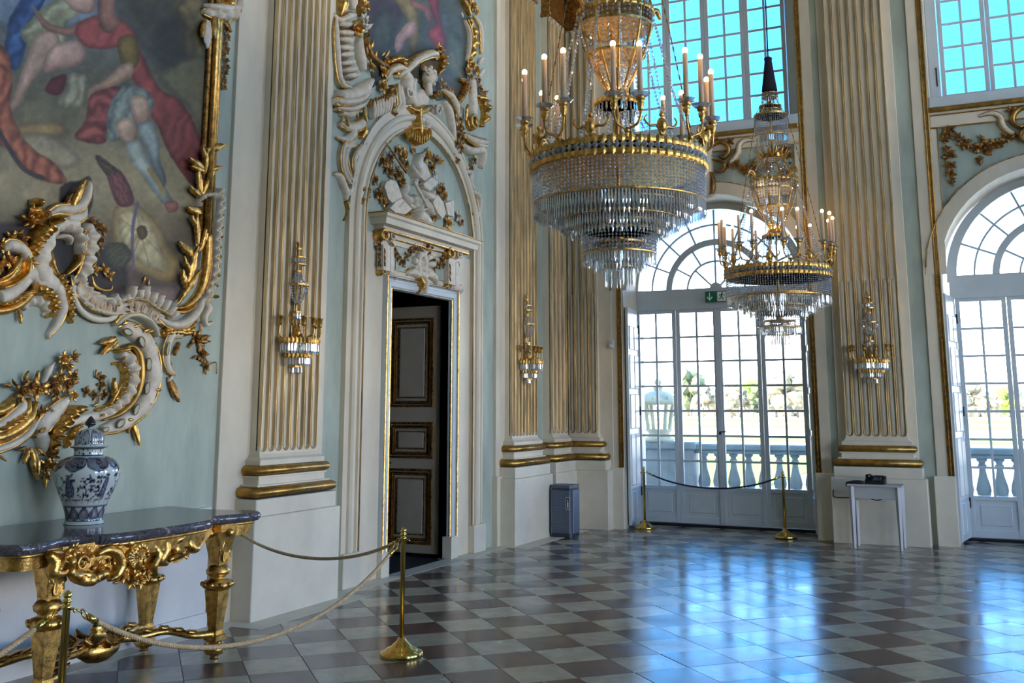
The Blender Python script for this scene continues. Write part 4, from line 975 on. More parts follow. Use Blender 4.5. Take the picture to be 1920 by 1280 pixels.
def paint2(c):
    c.fill([(-40, (88, 96, 88)), (60, (74, 80, 72)), (140, (76, 74, 64)), (200, (84, 82, 66))])
    c.poly([(680, -20), (750, -20), (740, 60), (690, 80)], (84, 70, 74), (58, 50, 56), 16)
    c.poly([(700, 40), (730, 20), (735, 100), (700, 110)], (84, 88, 78), (62, 68, 62), 14)
    c.poly([(738, -15), (772, -15), (786, 40), (782, 100), (768, 90), (764, 40), (752, 20)], (160, 140, 84), (92, 80, 54), 3)
    c.poly([(762, 44), (778, 40), (780, 64), (762, 74), (752, 92), (744, 98), (740, 74), (748, 62)], (206, 168, 158), (140, 106, 102), 2.5, light=(.6, .4))
    c.poly([(768, 0), (800, 10), (812, 26), (806, 44), (790, 20), (772, 12)], (190, 134, 120), (120, 80, 74), 2.5)
    c.poly([(798, -15), (820, -15), (824, 38), (836, 70), (840, 88), (822, 96), (806, 72), (804, 54), (816, 44)], (176, 80, 84), (100, 40, 46), 2.5)
    c.poly([(826, 24), (838, 26), (840, 46), (828, 40)], (130, 140, 140), (90, 98, 98), 2)
    c.poly([(836, 60), (862, 70), (876, 120), (868, 160), (840, 130)], (104, 116, 96), (78, 88, 78), 10)
    c.line([(846, 100), (862, 140), (880, 165)], 4, (120, 104, 88)); c.line([(792, 96), (830, 150), (856, 170)], 2, (96, 84, 70))
    c.mottle(.2, 18, 400); c.mottle(.1, 6, 500)
canvas_obj('overdoor_painting', 'dark overdoor painting with a red draped figure above the stucco bust', [(684, -60), (890, -60), (880, 60), (876, 150), (858, 180), (820, 190), (780, 150), (740, 135), (716, 150), (700, 165), (695, 130), (692, 60)], .012, .009, paint2, 'paint_overdoor')
# ------------------------------------------------------------------ rocaille frame of the large painting and the other stucco work
def fA(x, y): return (x/4, 320+y/4)
def fB(x, y): return (200+x/4, 320+y/4)
def fC(x, y): return (340+x/4, y/4)
def fD(x, y): return (x/4.267, 620+y/4.267)
def fE(x, y): return (180+x/4.267, 560+y/4.267)
def fF(x, y): return (610+x/5.335, y/5.335)
def fG(x, y): return (760+x/5.335, y/5.335)
def fH(x, y): return (620+x/4.923, 200+y/4.923)
def fQ(x, y): return (640+x/6.4, 380+y/6.4)
def T_(f, *p): return [f(*q) for q in p]
WH, GO, GD = 'stucco_white', 'gold', 'gold_old'

# --- frame, right upright: three gilded rods, palm fronds, scalloped strip, cap
fr = Orn('picture_frame', 'white and gilded rocaille frame around the large painting', 'frame', 'L', (395, 575))
u0 = fr.uv((388, 190), .05)[0]; u1 = fr.uv((414, 190), .05)[0]; zt_, zb_ = fr.uv((400, 30), .05)[1], fr.uv((396, 440), .05)[1]
for k, (t, r, m, w) in enumerate(((.10, .022, GD, .03), (.42, .030, GO, .055), (.74, .024, GO, .04), (.97, .014, GD, .025))):
    u = u0+(u1-u0)*t; fr.rod([(u, zt_+.8), (u, zt_), (u, zb_)], r, m, w, 'gilded_rod', True, n=1)
fr.scroll(T_(fB, (765, 480), (760, 620), (745, 760), (715, 880), (660, 970), (590, 1020), (520, 1030)), [.035, .035, .035, .03, .028, .02, .012], .06, GO, name='gilded_bend')
fr.scroll(T_(fB, (780, 500), (775, 700), (750, 850), (700, 940)), .016, .05, GD, name='gilded_bend')
fr.scroll(T_(fB, (850, 130), (858, 240), (838, 400), (828, 560), (818, 700), (800, 820), (760, 930), (740, 1000)), [.02, .024, .024, .024, .026, .024, .026, .02], .06, WH, ribs=14, ribamp=.5, name='scalloped_strip', edge='l')
for p in ((870, 240), (868, 330), (866, 420), (862, 490), (850, 570), (852, 640), (836, 710), (842, 780), (826, 860), (832, 940)): fr.lobe(fB(p[0]-26, p[1]), fB(p[0]+8, p[1]+6), .014, .04, GD, name='bead')
fr.scroll(T_(fB, (690, 270), (710, 200), (770, 180), (830, 190), (850, 150)), [.012, .02, .022, .02, .012], .085, WH, ribs=16, name='collar')
for a, b, w_ in (((740, 210), (625, 100), .55), ((740, 330), (600, 255), .6), ((725, 430), (630, 325), .6), ((690, 640), (548, 510), .62), ((655, 780), (590, 630), .5), ((620, 880), (585, 730), .7), ((700, 560), (690, 300), .35), ((730, 600), (800, 330), .3), ((650, 860), (690, 540), .4), ((600, 960), (720, 720), .35), ((560, 1000), (640, 850), .4), ((720, 200), (700, -60), .4), ((745, 180), (830, -20), .4)):
    fr.leaf(fB(*a), fB(*b), w_, GO, base=.05, name='palm_frond')
for a, b, w_ in (((195, 1200), (168, 1075), .6), ((215, 1140), (362, 1072), .45), ((195, 1270), (58, 1165), .5), ((200, 1290), (70, 1230), .5), ((235, 1280), (325, 1250), .5), ((200, 1300), (210, 1110), .4)):
    fr.leaf(fC(*a), fC(*b), w_, GO, base=.06, name='palm_frond')
fr.scroll(T_(fC, (175, 85), (240, 100), (330, 110), (400, 90), (440, 20), (440, -80)), [.02, .05, .06, .05, .035, .02], .10, WH, ribs=9, name='cap_scroll', edge='both')
fr.scroll(T_(fC, (200, 40), (280, 60), (350, 60), (400, 0)), [.02, .04, .04, .02], .12, WH, name='cap_scroll')
fr.leaf(fC(240, 160), fC(185, 370), .7, WH, base=.06, name='cap_leaf'); fr.leaf(fC(220, 150), fC(150, 280), .6, GO, base=.05, name='cap_leaf'); fr.leaf(fC(290, 130), fC(250, 300), .6, GO, base=.07, name='cap_leaf'); fr.leaf(fC(320, 130), fC(385, 250), .7, GD, base=.05, name='cap_leaf'); fr.lobe(fC(340, 80), fC(350, -20), .05, .13, GO, name='gilded_boss')
for x, y in ((340, 220), (352, 275), (332, 320), (345, 370), (320, 400), (340, 450), (345, 500), (330, 545), (325, 600), (322, 650)): fr.bunch(fC(x, y), .032, GD, 4, base=.02)

# --- lower right corner and bottom rail
fr.scroll(T_(fB, (400, 1100), (470, 1150), (570, 1150), (650, 1090), (700, 1020), (730, 960)), [.014, .03, .036, .034, .03, .015], .085, WH, name='corner_lip', edge='r')
fr.scroll(T_(fB, (500, 1050), (570, 1060), (640, 1020), (660, 970)), [.01, .018, .018, .01], .07, GO, name='gilded_curl')
fr.scroll(T_(fB, (740, 980), (770, 1030), (740, 1090), (750, 1150), (800, 1140)), [.02, .03, .022, .02, .01], .06, WH, name='side_curl', edge='l')
fr.scroll(T_(fB, (420, 1250), (440, 1200), (520, 1190), (600, 1190), (680, 1130)), [.012, .024, .026, .024, .012], .05, GO, ribs=22, name='gilded_fringe')
fr.scroll(T_(fA, (565, 780), (600, 880), (690, 970), (800, 1015), (920, 1020))+T_(fB, (140, 1010), (240, 1010), (320, 1050), (380, 1100), (420, 1130)), [.03, .055, .062, .060, .058, .056, .056, .056, .05, .02], .075, WH, ribs=15, ribamp=.3, prof='cove', name='slotted_band', edge='both')
for i, (f, x, y, a) in enumerate(((fA, 605, 850, 1.0), (fA, 655, 950, 1.0), (fA, 697, 980, 1.15), (fA, 738, 1005, 1.3), (fA, 782, 1022, 1.4), (fA, 826, 1028, 1.45), (fA, 872, 1030, 1.5), (fB, 30, 1030, 1.5), (fB, 72, 1030, 1.5), (fB, 190, 1012, 1.3), (fB, 232, 1018, 1.3), (fB, 282, 1030, 1.1), (fB, 332, 1062, 1.0), (fB, 368, 1096, .9))):
    fr.oval(f(x, y), .030, .010, a, .05, 'stucco_white', 'gold_old', base=.012, name='slot')
for a, b in (((185, 960), (190, 860)), ((150, 990), (130, 930)), ((240, 970), (240, 890)), ((290, 975), (285, 860)), ((330, 1000), (350, 910)), ((375, 1030), (400, 930)), ((415, 1060), (450, 970)), ((450, 1085), (495, 1020)), ((470, 1105), (515, 1065)), ((90, 1000), (40, 930)), ((50, 1005), (10, 960))):
    fr.lobe(fB(*a), fB(*b), .026, .09, WH, base=.01, name='shell_lobe', tip=.9)
fr.rod(T_(fB, (150, 985), (220, 965), (300, 975), (360, 1020), (420, 1050), (490, 1095)), .008, GO, .085, 'gilded_line')
fr.rod(T_(fA, (548, 860), (552, 940), (600, 1040), (690, 1105), (790, 1118), (850, 1100), (872, 1075)), .02, 'cream', .04, 'lower_roll'); fr.rod(T_(fA, (540, 850), (545, 950), (595, 1055), (690, 1122), (790, 1134), (860, 1112)), .010, GD, .03, 'gilded_line')
fr.lobe(fA(860, 1140), fA(880, 1060), .02, .07, GO, name='gilded_clasp')
for x, y in ((300, 800), (330, 830)): fr.leaf(fB(x, y+40), fB(x+10, y-20), .6, GO)

# --- pierced cartouche left of the corner
fr.scroll(T_(fA, (440, 410), (380, 480), (340, 570), (310, 660), (310, 740), (360, 820), (430, 870)), [.035, .055, .065, .07, .07, .07, .045], .09, WH, ribs=9, ribamp=.12, name='cartouche_side', edge='r')
fr.scroll(T_(fA, (420, 440), (490, 425), (560, 445), (605, 500), (608, 570), (600, 630)), [.02, .03, .03, .03, .028, .02], .10, WH, ribs=14, ribamp=.2, name='cartouche_head')
fr.scroll(T_(fA, (640, 420), (680, 440), (690, 520), (672, 620), (650, 720), (610, 800), (570, 830)), [.02, .045, .05, .05, .05, .045, .02], .085, WH, ribs=13, ribamp=.25, name='cartouche_side', edge='r')
for x, y, a in ((640, 470, .5), (650, 530, .2), (640, 615, -.2), (350, 515, -.4), (295, 630, 0), (275, 690, 0)): fr.oval(fA(x, y), .030, .009, a, .05, 'gold_old', 'gold_old', base=.03, name='slot')
fr.scroll(T_(fA, (600, 620), (580, 690), (540, 740), (500, 780)), [.018, .022, .018, .01], .08, GO, name='gilded_curl'); fr.scroll(T_(fA, (380, 600), (370, 680), (395, 740), (440, 780)), [.014, .026, .022, .012], .10, GO, name='gilded_curl')
fr.scroll(T_(fA, (430, 500), (480, 490), (520, 510), (530, 555)), [.012, .018, .016, .008], .09, WH, name='curl')
fr.scroll(T_(fA, (370, 420), (310, 470), (275, 540), (262, 600), (240, 660), (232, 720)), [.045, .05, .042, .034, .022, .012], .13, GO, ribs=24, ribamp=.22, name='gilded_horn')
fr.scroll(T_(fA, (455, 770), (470, 840), (505, 920), (525, 1010), (540, 1090), (550, 1145)), [.018, .03, .032, .028, .02, .005], .09, GO, ribs=22, ribamp=.22, name='gilded_horn')
fr.scroll(T_(fA, (420, 860), (460, 940), (470, 1030), (450, 1110), (410, 1180), (378, 1225), (380, 1262)), [.04, .04, .036, .03, .022, .016, .006], .07, WH, ribs=8, ribamp=.1, name='tail', edge='l')
fr.scroll(T_(fA, (380, 320), (440, 290), (520, 290), (590, 260), (640, 190), (670, 110), (688, 80)), [.018, .03, .038, .04, .036, .024, .006], .11, WH, name='crest', edge='both')
fr.scroll(T_(fA, (500, 360), (560, 360), (620, 330), (655, 270)), [.03, .04, .032, .01], .10, WH, name='crest', edge='r'); fr.leaf(fA(570, 290), fA(660, 60), .4, GO, base=.08); fr.leaf(fA(500, 270), fA(560, 165), .5, GD, base=.05); fr.leaf(fA(540, 280), fA(610, 130), .45, GD, base=.05)
fr.scroll(T_(fA, (400, 440), (470, 400), (560, 400), (600, 420)), [.03, .04, .035, .015], .10, WH, name='curl')
fr.flower(fA(290, 340), .085, GO, base=.06); fr.flower(fA(255, 345), .05, GO, base=.08); fr.flower(fA(345, 330), .05, GD, base=.07)
for a, b in (((280, 300), (285, 190)), ((250, 350), (150, 330)), ((250, 380), (190, 410)), ((330, 330), (400, 290)), ((290, 380), (240, 430))): fr.leaf(fA(*a), fA(*b), .7, GO, base=.06)
fr.lobe(fA(285, 270), fA(285, 205), .03, .1, GO, base=.04, name='bud'); fr.lobe(fA(460, 370), fA(410, 360), .03, .12, GO, base=.04, name='gilded_boss')
for x, y in ((690, 380), (735, 410), (785, 440), (755, 520), (740, 570), (700, 690), (720, 740), (790, 740), (830, 780)): fr.bunch(fA(x, y), .034, GD if y < 600 else GO, 4, base=.03)
fr.rod(T_(fA, (690, 400), (720, 480), (715, 560), (740, 640)), .008, GD, .04, 'stem'); fr.rod(T_(fA, (690, 790), (710, 860), (770, 895), (830, 890), (840, 860)), .010, GO, .05, 'gilded_curl', taper=[.006, .012, .012, .01, .006])
# left end scrolls
fr.scroll(T_(fA, (-400, 1000), (-200, 1060), (0, 1050), (90, 1030), (170, 980), (220, 930), (262, 895)), [.02, .03, .03, .03, .03, .03, .014], .07, GO, name='gilded_roll'); fr.scroll(T_(fA, (0, 840), (80, 810), (140, 740), (178, 660), (165, 600), (120, 580)), [.03, .05, .05, .045, .036, .018], .09, GO, prof='cove', name='gilded_volute')
fr.scroll(T_(fA, (0, 950), (60, 930), (140, 880), (200, 830), (260, 810)), [.05, .05, .045, .04, .015], .07, WH, name='roll'); fr.scroll(T_(fA, (0, 1000), (70, 990), (160, 940), (230, 900)), [.012, .014, .014, .01], .09, GO, ribs=30, name='gilded_line')
fr.scroll(T_(fA, (0, 880), (80, 850), (170, 780), (200, 690), (195, 620)), [.014, .016, .016, .014, .008], .11, GO, name='gilded_line')
fr.scroll(T_(fA, (175, 790), (250, 770), (320, 800), (380, 850), (420, 890)), [.04, .06, .075, .07, .03], .08, WH, name='body'); fr.scroll(T_(fA, (30, 590), (70, 560), (130, 570), (190, 620), (210, 700), (220, 760)), [.02, .04, .04, .035, .03, .015], .09, WH, name='curl', edge='l')
fr.scroll(T_(fA, (250, 880), (320, 900), (375, 950), (402, 1020), (395, 1070), (375, 1095)), [.03, .036, .036, .034, .026, .012], .11, GO, ribs=24, ribamp=.22, name='gilded_horn')
fr.scroll(T_(fA, (180, 1040), (215, 990), (270, 970), (330, 990), (355, 1050), (330, 1085)), [.016, .03, .034, .034, .024, .01], .06, WH, ribs=18, name='curl'); fr.leaf(fA(165, 1030), fA(168, 1152), .55, GO, base=.03); fr.leaf(fA(240, 820), fA(275, 830), .6, WH)
for x, y in ((80, 660), (100, 690), (30, 690), (0, 720), (180, 510), (150, 490), (100, 500), (20, 560)): fr.bunch(fA(x, y), .038, GO if x < 120 else GD, 4, base=.04)

# the left upright mirrors the right one (beyond the picture's edge)
bpy.context.view_layer.update()
SM = Matrix.Translation((0, 2*(4.80-fr.loc.y), 0))@Matrix.Diagonal((1, -1, 1, 1))
for ch in list(fr.T.children):
    bb = [ch.matrix_basis@Vector(c) for c in ch.bound_box]; yc = sum(b.y for b in bb)/8+fr.loc.y
    if yc > 5.42:
        c = ch.copy(); COL.objects.link(c); c.parent = fr.T; c.matrix_basis = SM@ch.matrix_basis
        for g in ch.children: d = g.copy(); COL.objects.link(d); d.parent = c

# --- lower bracket with pierced ovals
lb = Orn('stucco_bracket', 'large white and gilded C-scroll with pierced ovals below the painting frame', 'ornament', 'L', (270, 800))
lb.scroll(T_(fE, (215, 215), (320, 270), (410, 370), (455, 490), (462, 620), (435, 750), (370, 870), (270, 960), (160, 1015), (60, 1050)), [.04, .06, .068, .07, .07, .068, .062, .055, .05, .03], .075, WH, ribs=4.5, ribamp=.16, name='scroll', edge='l')
for x, y, rx, ry, a in ((262, 266, .038, .022, -.2), (375, 345, .038, .024, -1.1), (430, 525, .044, .022, 1.65), (416, 715, .042, .020, 1.4), (330, 886, .040, .018, 1.1), (205, 996, .038, .022, .6), (85, 1045, .024, .014, .3)): lb.oval(fE(x, y), rx, ry, a, .07, 'gold_old', 'wall_green', base=.01)
lb.scroll(T_(fE, (215, 400), (290, 380), (345, 440), (365, 560), (350, 700), (290, 830), (190, 920), (60, 970)), [.012, .022, .026, .026, .026, .024, .02, .01], .05, 'gold_dull', base=.03, name='gilded_band')
lb.scroll(T_(fE, (190, 440), (255, 470), (295, 560), (290, 670), (245, 780), (160, 860), (60, 915), (-40, 945)), [.03, .045, .048, .046, .042, .036, .03, .014], .085, WH, ribs=13, ribamp=.25, name='crescent', edge='l')
lb.scroll(T_(fE, (150, 520), (200, 520), (235, 600), (220, 700), (165, 790), (90, 860), (10, 890)), [.01, .014, .016, .016, .016, .014, .008], .07, GO, ribs=20, name='gilded_line'); lb.lobe(fE(170, 420), fE(260, 395), .02, .10, GO, name='gilded_clasp')
for x, y in ((243, 475), (290, 608), (257, 748), (165, 868), (66, 930)): lb.oval(fE(x, y), .010, .010, 0, .07, 'gold_old', 'gold_old', base=.02, name='stud')
lb.scroll(T_(fE, (165, 205), (215, 150), (300, 128), (390, 160), (450, 220), (495, 300)), [.012, .018, .02, .02, .018, .012], .11, 'cream', name='hood', edge='l')
for a, b in (((190, 320), (40, 460)), ((190, 310), (30, 350)), ((200, 340), (90, 440))): lb.leaf(fE(*a), fE(*b), .55, GO, base=.04)
lb.leaf(fE(320, 930), fE(352, 1195), .42, GO, base=.02); lb.leaf(fE(300, 960), fE(260, 1090), .5, GD, base=.02); lb.leaf(fE(180, 780), fE(150, 625), .5, GO, base=.04)
for x, y in ((220, 222), (265, 190), (350, 215), (430, 250), (470, 260), (520, 600), (530, 730), (450, 850), (300, 970), (495, 370)): lb.leaf(fE(x-18, y+6), fE(x+26, y-6), .8, GO, base=.07)
lb.scroll(T_(fE, (690, 290), (610, 290), (565, 380), (560, 480), (590, 570), (645, 600)), [.02, .03, .036, .034, .024, .01], .06, WH, name='side_scroll', edge='both'); lb.oval(fE(580, 400), .05, .013, 1.4, .05, 'gold_old', 'wall_green', base=.02)
lb.leaf(fE(620, 620), fE(665, 845), .55, GD, base=.02); lb.leaf(fE(640, 610), fE(590, 660), .6, WH, base=.02); lb.leaf(fE(690, 340), fE(630, 465), .45, GD, base=.02); lb.leaf(fE(590, 480), fE(625, 530), .7, GD)
lb.scroll(T_(fE, (545, 300), (570, 275), (650, 265), (730, 275), (800, 230)), [.01, .022, .026, .024, .01], .06, GO, ribs=20, name='gilded_fringe')
# left half of the bracket: plume, flowers, gilded horn
for pts, w_, m in ((((-200, 700), (0, 640), (80, 590), (118, 530)), .03, GO), (((-200, 800), (0, 750), (100, 680), (175, 610), (185, 540)), .034, WH), (((-200, 850), (0, 800), (110, 740), (210, 640), (240, 540)), .032, GO), (((-200, 900), (0, 850), (130, 790), (230, 700), (305, 570)), .04, GO), (((-200, 990), (0, 940), (120, 890), (230, 810), (340, 660)), .024, WH)):
    lb.scroll(T_(fD, *pts), [w_*.12]+[w_]*(len(pts)-2)+[w_*.4], .075, m, name='plume', edge='both' if m == WH else None)
lb.scroll(T_(fD, (0, 790), (60, 740), (140, 700), (190, 660)), [.014, .018, .018, .01], .11, GO, ribs=24, name='gilded_line')
lb.scroll(T_(fD, (320, 860), (340, 770), (400, 690), (480, 610), (560, 540)), [.03, .06, .06, .05, .02], .08, WH, name='body', edge='both'); lb.scroll(T_(fD, (330, 820), (350, 880), (340, 950), (300, 980)), [.04, .045, .035, .015], .07, WH, name='body'); lb.oval(fD(350, 795), .022, .012, .6, .07, 'gold_old', 'gold_old', base=.02)
lb.scroll(T_(fD, (690, 620), (610, 640), (540, 700), (480, 780), (450, 870), (430, 950), (480, 1015)), [.02, .036, .044, .044, .04, .032, .008], .11, GO, ribs=18, ribamp=.25, name='gilded_horn'); lb.scroll(T_(fD, (655, 745), (600, 800), (560, 870), (540, 940)), [.014, .024, .022, .008], .07, GO, ribs=20, name='gilded_horn')
lb.scroll(T_(fD, (480, 800), (600, 720), (720, 690), (850, 670), (960, 640)), [.02, .034, .034, .032, .02], .06, WH, name='arm')
for x, y, r, m in ((200, 480, .05, GD), (330, 470, .055, GO), (270, 440, .045, GD), (440, 430, .05, GD), (490, 390, .05, GO), (560, 420, .055, GD), (590, 360, .04, GD), (545, 290, .045, GO), (525, 225, .04, GO), (600, 210, .035, GD), (350, 640, .03, GD), (410, 650, .03, GD), (600, 520, .03, GO), (450, 500, .04, GD)): lb.bunch(fD(x, y), r, m, 5, base=.05)
for a, b, m, w_ in (((385, 420), (440, 235), WH, .5), ((320, 440), (330, 310), GO, .5), ((230, 420), (240, 310), GD, .6), ((130, 440), (25, 420), GD, .5), ((160, 440), (120, 380), GD, .6), ((560, 240), (665, 185), GD, .4), ((280, 940), (315, 1215), GO, .55), ((250, 930), (200, 1080), GO, .5), ((330, 950), (390, 1010), GO, .6), ((240, 930), (150, 950), GD, .6), ((20, 1000), (75, 1050), GD, .5), ((950, 520), (930, 365), GO, .4), ((900, 600), (985, 420), GO, .35), ((780, 600), (820, 590), GO, .8), ((380, 1160), (375, 1260), GO, .6)): lb.leaf(fD(*a), fD(*b), w_, m, base=.04)
for x, y, r in ((380, 1090, .05), (430, 1070, .03), (375, 1170, .03)): lb.bunch(fD(x, y), r, GO, 5, base=.03)
# sprigs on the wall
sp = Orn('stucco_sprig', 'small gilded flower sprig curling above the vase', 'ornament', 'L', fD(770, 600))
sp.rod(T_(fD, (760, 610), (790, 560), (800, 480), (820, 400), (800, 350), (770, 370), (770, 310)), .006, GD, .02, 'stem')
for x, y in ((760, 515), (700, 485), (820, 430), (845, 510), (820, 370)): sp.bunch(fD(x, y), .03, GD, 4)
sp = Orn('stucco_pendant', 'gilded flower pendant hanging from the frame corner near the pilaster', 'ornament', 'L', fE(850, 440))
sp.rod(T_(fE, (835, 180), (836, 330), (845, 430), (890, 500), (900, 560)), .006, GD, .02, 'stem'); sp.rod(T_(fE, (900, 530), (960, 510), (965, 600)), .004, GD, .02, 'tendril')
for x, y, r in ((822, 322, .055), (860, 440, .05), (885, 540, .035)): sp.bunch(fE(x, y), r, GD, 5)
for a, b in (((850, 315), (930, 300)), ((850, 330), (930, 350)), ((800, 350), (755, 395)), ((830, 450), (790, 480)), ((895, 560), (900, 610))): sp.leaf(fE(*a), fE(*b), .7, GD)

# --- overdoor frame around the upper painting
of = Orn('picture_frame', 'white and gilded rocaille frame of the overdoor painting', 'frame', 'L', (760, 200))
of.scroll(T_(fF, (115, 150), (100, 300), (105, 480), (120, 680), (160, 830), (270, 880)), [.012, .03, .034, .034, .03, .014], .10, WH, name='outer_scroll', edge='both')
for k, (y, x) in enumerate(((250, 210), (330, 200), (400, 195), (480, 195), (560, 200), (640, 215), (710, 235), (770, 260))):
    of.lobe(fF(x-55, y-8), fF(x+50, y+4 if k < 4 else y-20), .032, .10, WH, base=.02, name='flute', tip=.9); of.rod(T_(fF, (x-55, y+28), (x, y+30), (x+46, y+26 if k < 4 else y+6)), .008, GD, .07, 'gilded_line')
of.scroll(T_(fF, (360, 380), (350, 480), (370, 600), (400, 700)), [.03, .05, .055, .03], .09, WH, name='inner_scroll', edge='l')
of.flower(fF(325, 275), .13, GO, k=1, base=.08); of.bunch(fF(410, 200), .06, WH, 4, base=.05)
of.scroll(T_(fF, (90, 150), (150, 200), (240, 160), (300, 150)), [.015, .03, .035, .02], .09, WH, name='shoulder', edge='l'); of.scroll(T_(fF, (180, -60), (185, 40), (175, 100), (165, 160)), [.05, .06, .04, .01], .10, GO, name='gilded_leaf'); of.scroll(T_(fF, (290, -60), (280, 30), (290, 90)), [.06, .06, .03], .08, WH, name='upright'); of.scroll(T_(fF, (360, -40), (360, 60), (370, 160)), [.03, .04, .03], .09, GD, ribs=14, name='gilded_leaf'); of.leaf(fF(400, 30), fF(440, -20), .8, GO, base=.05)
of.scroll(T_(fF, (430, 330), (420, 460), (470, 570), (560, 640), (640, 670)), [.02, .028, .03, .03, .02], .08, GD, name='inner_rim', edge='l'); of.leaf(fF(440, 300), fF(480, 230), .7, WH, base=.05)
for a, b in (((480, 480), (500, 400)), ((520, 580), (530, 500)), ((450, 540), (430, 460)), ((480, 650), (520, 670)), ((600, 560), (620, 500)), ((640, 560), (660, 500))): of.leaf(fF(*a), fF(*b), .7, GO, base=.05)
for x, y, r in ((470, 660, .05), (600, 710, .06), (590, 850, .07), (420, 50, .05), (620, 600, .04)): of.bunch(fF(x, y), r, GO, 5, base=.05)
of.scroll(T_(fF, (640, 620), (700, 590), (760, 600), (800, 650)), [.02, .036, .036, .016], .11, GO, ribs=16, name='gilded_shell'); of.scroll(T_(fF, (620, 790), (650, 710), (720, 675), (790, 700), (815, 780)), [.015, .03, .036, .03, .012], .12, WH, name='lip', edge='both')
of.scroll(T_(fF, (150, 960), (280, 950), (390, 890), (480, 800)), [.06, .07, .07, .03], .13, WH, name='bracket_block'); of.scroll(T_(fF, (105, 1010), (220, 1020), (340, 990), (460, 900)), [.03, .04, .04, .02], .16, WH, name='bracket_moulding', edge='both'); of.scroll(T_(fF, (130, 1080), (250, 1090), (360, 1050), (430, 1000)), [.02, .035, .03, .015], .13, WH, name='bracket_moulding', edge='r'); of.scroll(T_(fF, (170, 1130), (270, 1130), (350, 1090)), [.03, .05, .02], .10, WH, name='bracket_moulding')
for a, b in (((310, 1060), (340, 1190)), ((200, 1150), (170, 1220)), ((420, 1020), (420, 1230)), ((240, 1150), (240, 1270))): of.leaf(fF(*a), fF(*b), .5, GO, base=.08)
for k in range(8):
    x = 470+k*26; of.lobe(fF(x+10, 1190-k*12), fF(x-10+k*4, 1000-k*8), .026, .08, WH, base=.02, name='shell_rib', tip=.8); of.leaf(fF(x, 1080-k*10), fF(x+4, 980-k*8), .4, GD, base=.08)
# left flank below the bracket
of.scroll(T_(fH, (100, 160), (190, 190), (280, 160), (330, 60)), [.02, .05, .05, .02], .10, WH, name='flank_body', edge='both'); of.scroll(T_(fH, (200, 180), (200, 250), (150, 300), (70, 275)), [.05, .05, .035, .01], .09, WH, name='flank_curl', edge='l'); of.scroll(T_(fH, (310, 130), (310, 230), (290, 290)), [.03, .04, .015], .09, GO, name='gilded_leaf')
of.scroll(T_(fH, (230, 340), (150, 350), (115, 440), (120, 560), (170, 670), (230, 720)), [.03, .045, .045, .04, .036, .012], .08, WH, prof='cove', name='flank_scroll', edge='both'); of.scroll(T_(fH, (150, 380), (140, 480), (160, 600), (200, 680)), [.012, .02, .02, .01], .08, 'gold_dull', name='gilded_band'); of.scroll(T_(fH, (340, 350), (270, 390), (220, 470), (215, 560), (240, 640)), [.02, .035, .03, .025, .01], .08, WH, name='flank_scroll', edge='r')
of.scroll(T_(fH, (40, 620), (90, 640), (120, 720), (150, 790), (150, 860)), [.012, .03, .034, .03, .015], .07, WH, name='flank_tail', edge='l'); of.scroll(T_(fH, (150, 870), (165, 940), (160, 1000), (130, 1050)), [.022, .022, .016, .006], .05, 'gold_dull', name='flank_tip'); of.scroll(T_(fH, (220, 740), (170, 790), (150, 840)), [.015, .03, .015], .06, WH, name='flank_tail')
# right flank
of.scroll(T_(fG, (560, -40), (610, 60), (650, 150)), [.03, .04, .02], .09, GO, name='gilded_leaf'); of.scroll(T_(fG, (640, 180), (680, 300), (690, 420), (670, 540), (640, 640)), [.025, .045, .05, .045, .025], .09, GO, ribs=7, name='gilded_band', edge='both'); of.scroll(T_(fG, (690, 150), (745, 260), (760, 400), (765, 540)), [.02, .036, .036, .02], .07, WH, name='upright', edge='r'); of.scroll(T_(fG, (600, 200), (640, 330), (640, 470), (620, 600)), [.012, .02, .02, .012], .07, WH, name='inner_rim')
for x, y, r in ((690, 50, .07), (650, 20, .05), (720, 110, .05), (680, 640, .07), (720, 690, .06), (640, 700, .06), (660, 760, .05), (740, 800, .05), (760, 890, .05), (640, 880, .05)): of.bunch(fG(x, y), r, GO if y < 760 else GD, 5, base=.04)
of.leaf(fG(600, 170), fG(570, 110), .8, WH, base=.06); of.leaf(fG(760, 640), fG(800, 570), .6, WH, base=.04); of.leaf(fG(770, 760), fG(810, 680), .6, WH, base=.04); of.leaf(fG(770, 850), fG(800, 900), .6, WH)
of.scroll(T_(fG, (560, 800), (610, 830), (600, 900), (560, 980), (530, 1030)), [.02, .04, .045, .04, .02], .10, GD, name='gilded_curl', edge='l'); of.scroll(T_(fG, (680, 800), (685, 930), (690, 1080), (690, 1180)), [.05, .06, .06, .05], .08, WH, name='pier'); of.scroll(T_(fG, (700, 960), (760, 980), (800, 1060), (810, 1160), (780, 1260)), [.02, .04, .045, .04, .02], .12, GO, ribs=7, name='gilded_leaf'); of.leaf(fG(790, 1020), fG(865, 1010), .6, GD, base=.05); of.leaf(fG(780, 960), fG(840, 910), .6, GD, base=.05); of.leaf(fG(630, 1200), fG(640, 1030), .5, GO, base=.05)
of.volute(fG(700, 1225), .11, 1.5, .5, GO, w=.09)
of.scroll(T_(fH, (1250, 260), (1330, 320), (1440, 330)), [.02, .05, .03], .16, WH, name='bracket_moulding', edge='both'); of.scroll(T_(fH, (1230, 360), (1300, 410), (1390, 400), (1410, 480), (1400, 560)), [.03, .05, .05, .04, .02], .12, WH, name='bracket_block', edge='l'); of.scroll(T_(fH, (1270, 290), (1340, 350), (1440, 370)), [.02, .03, .02], .13, WH, name='bracket_moulding')
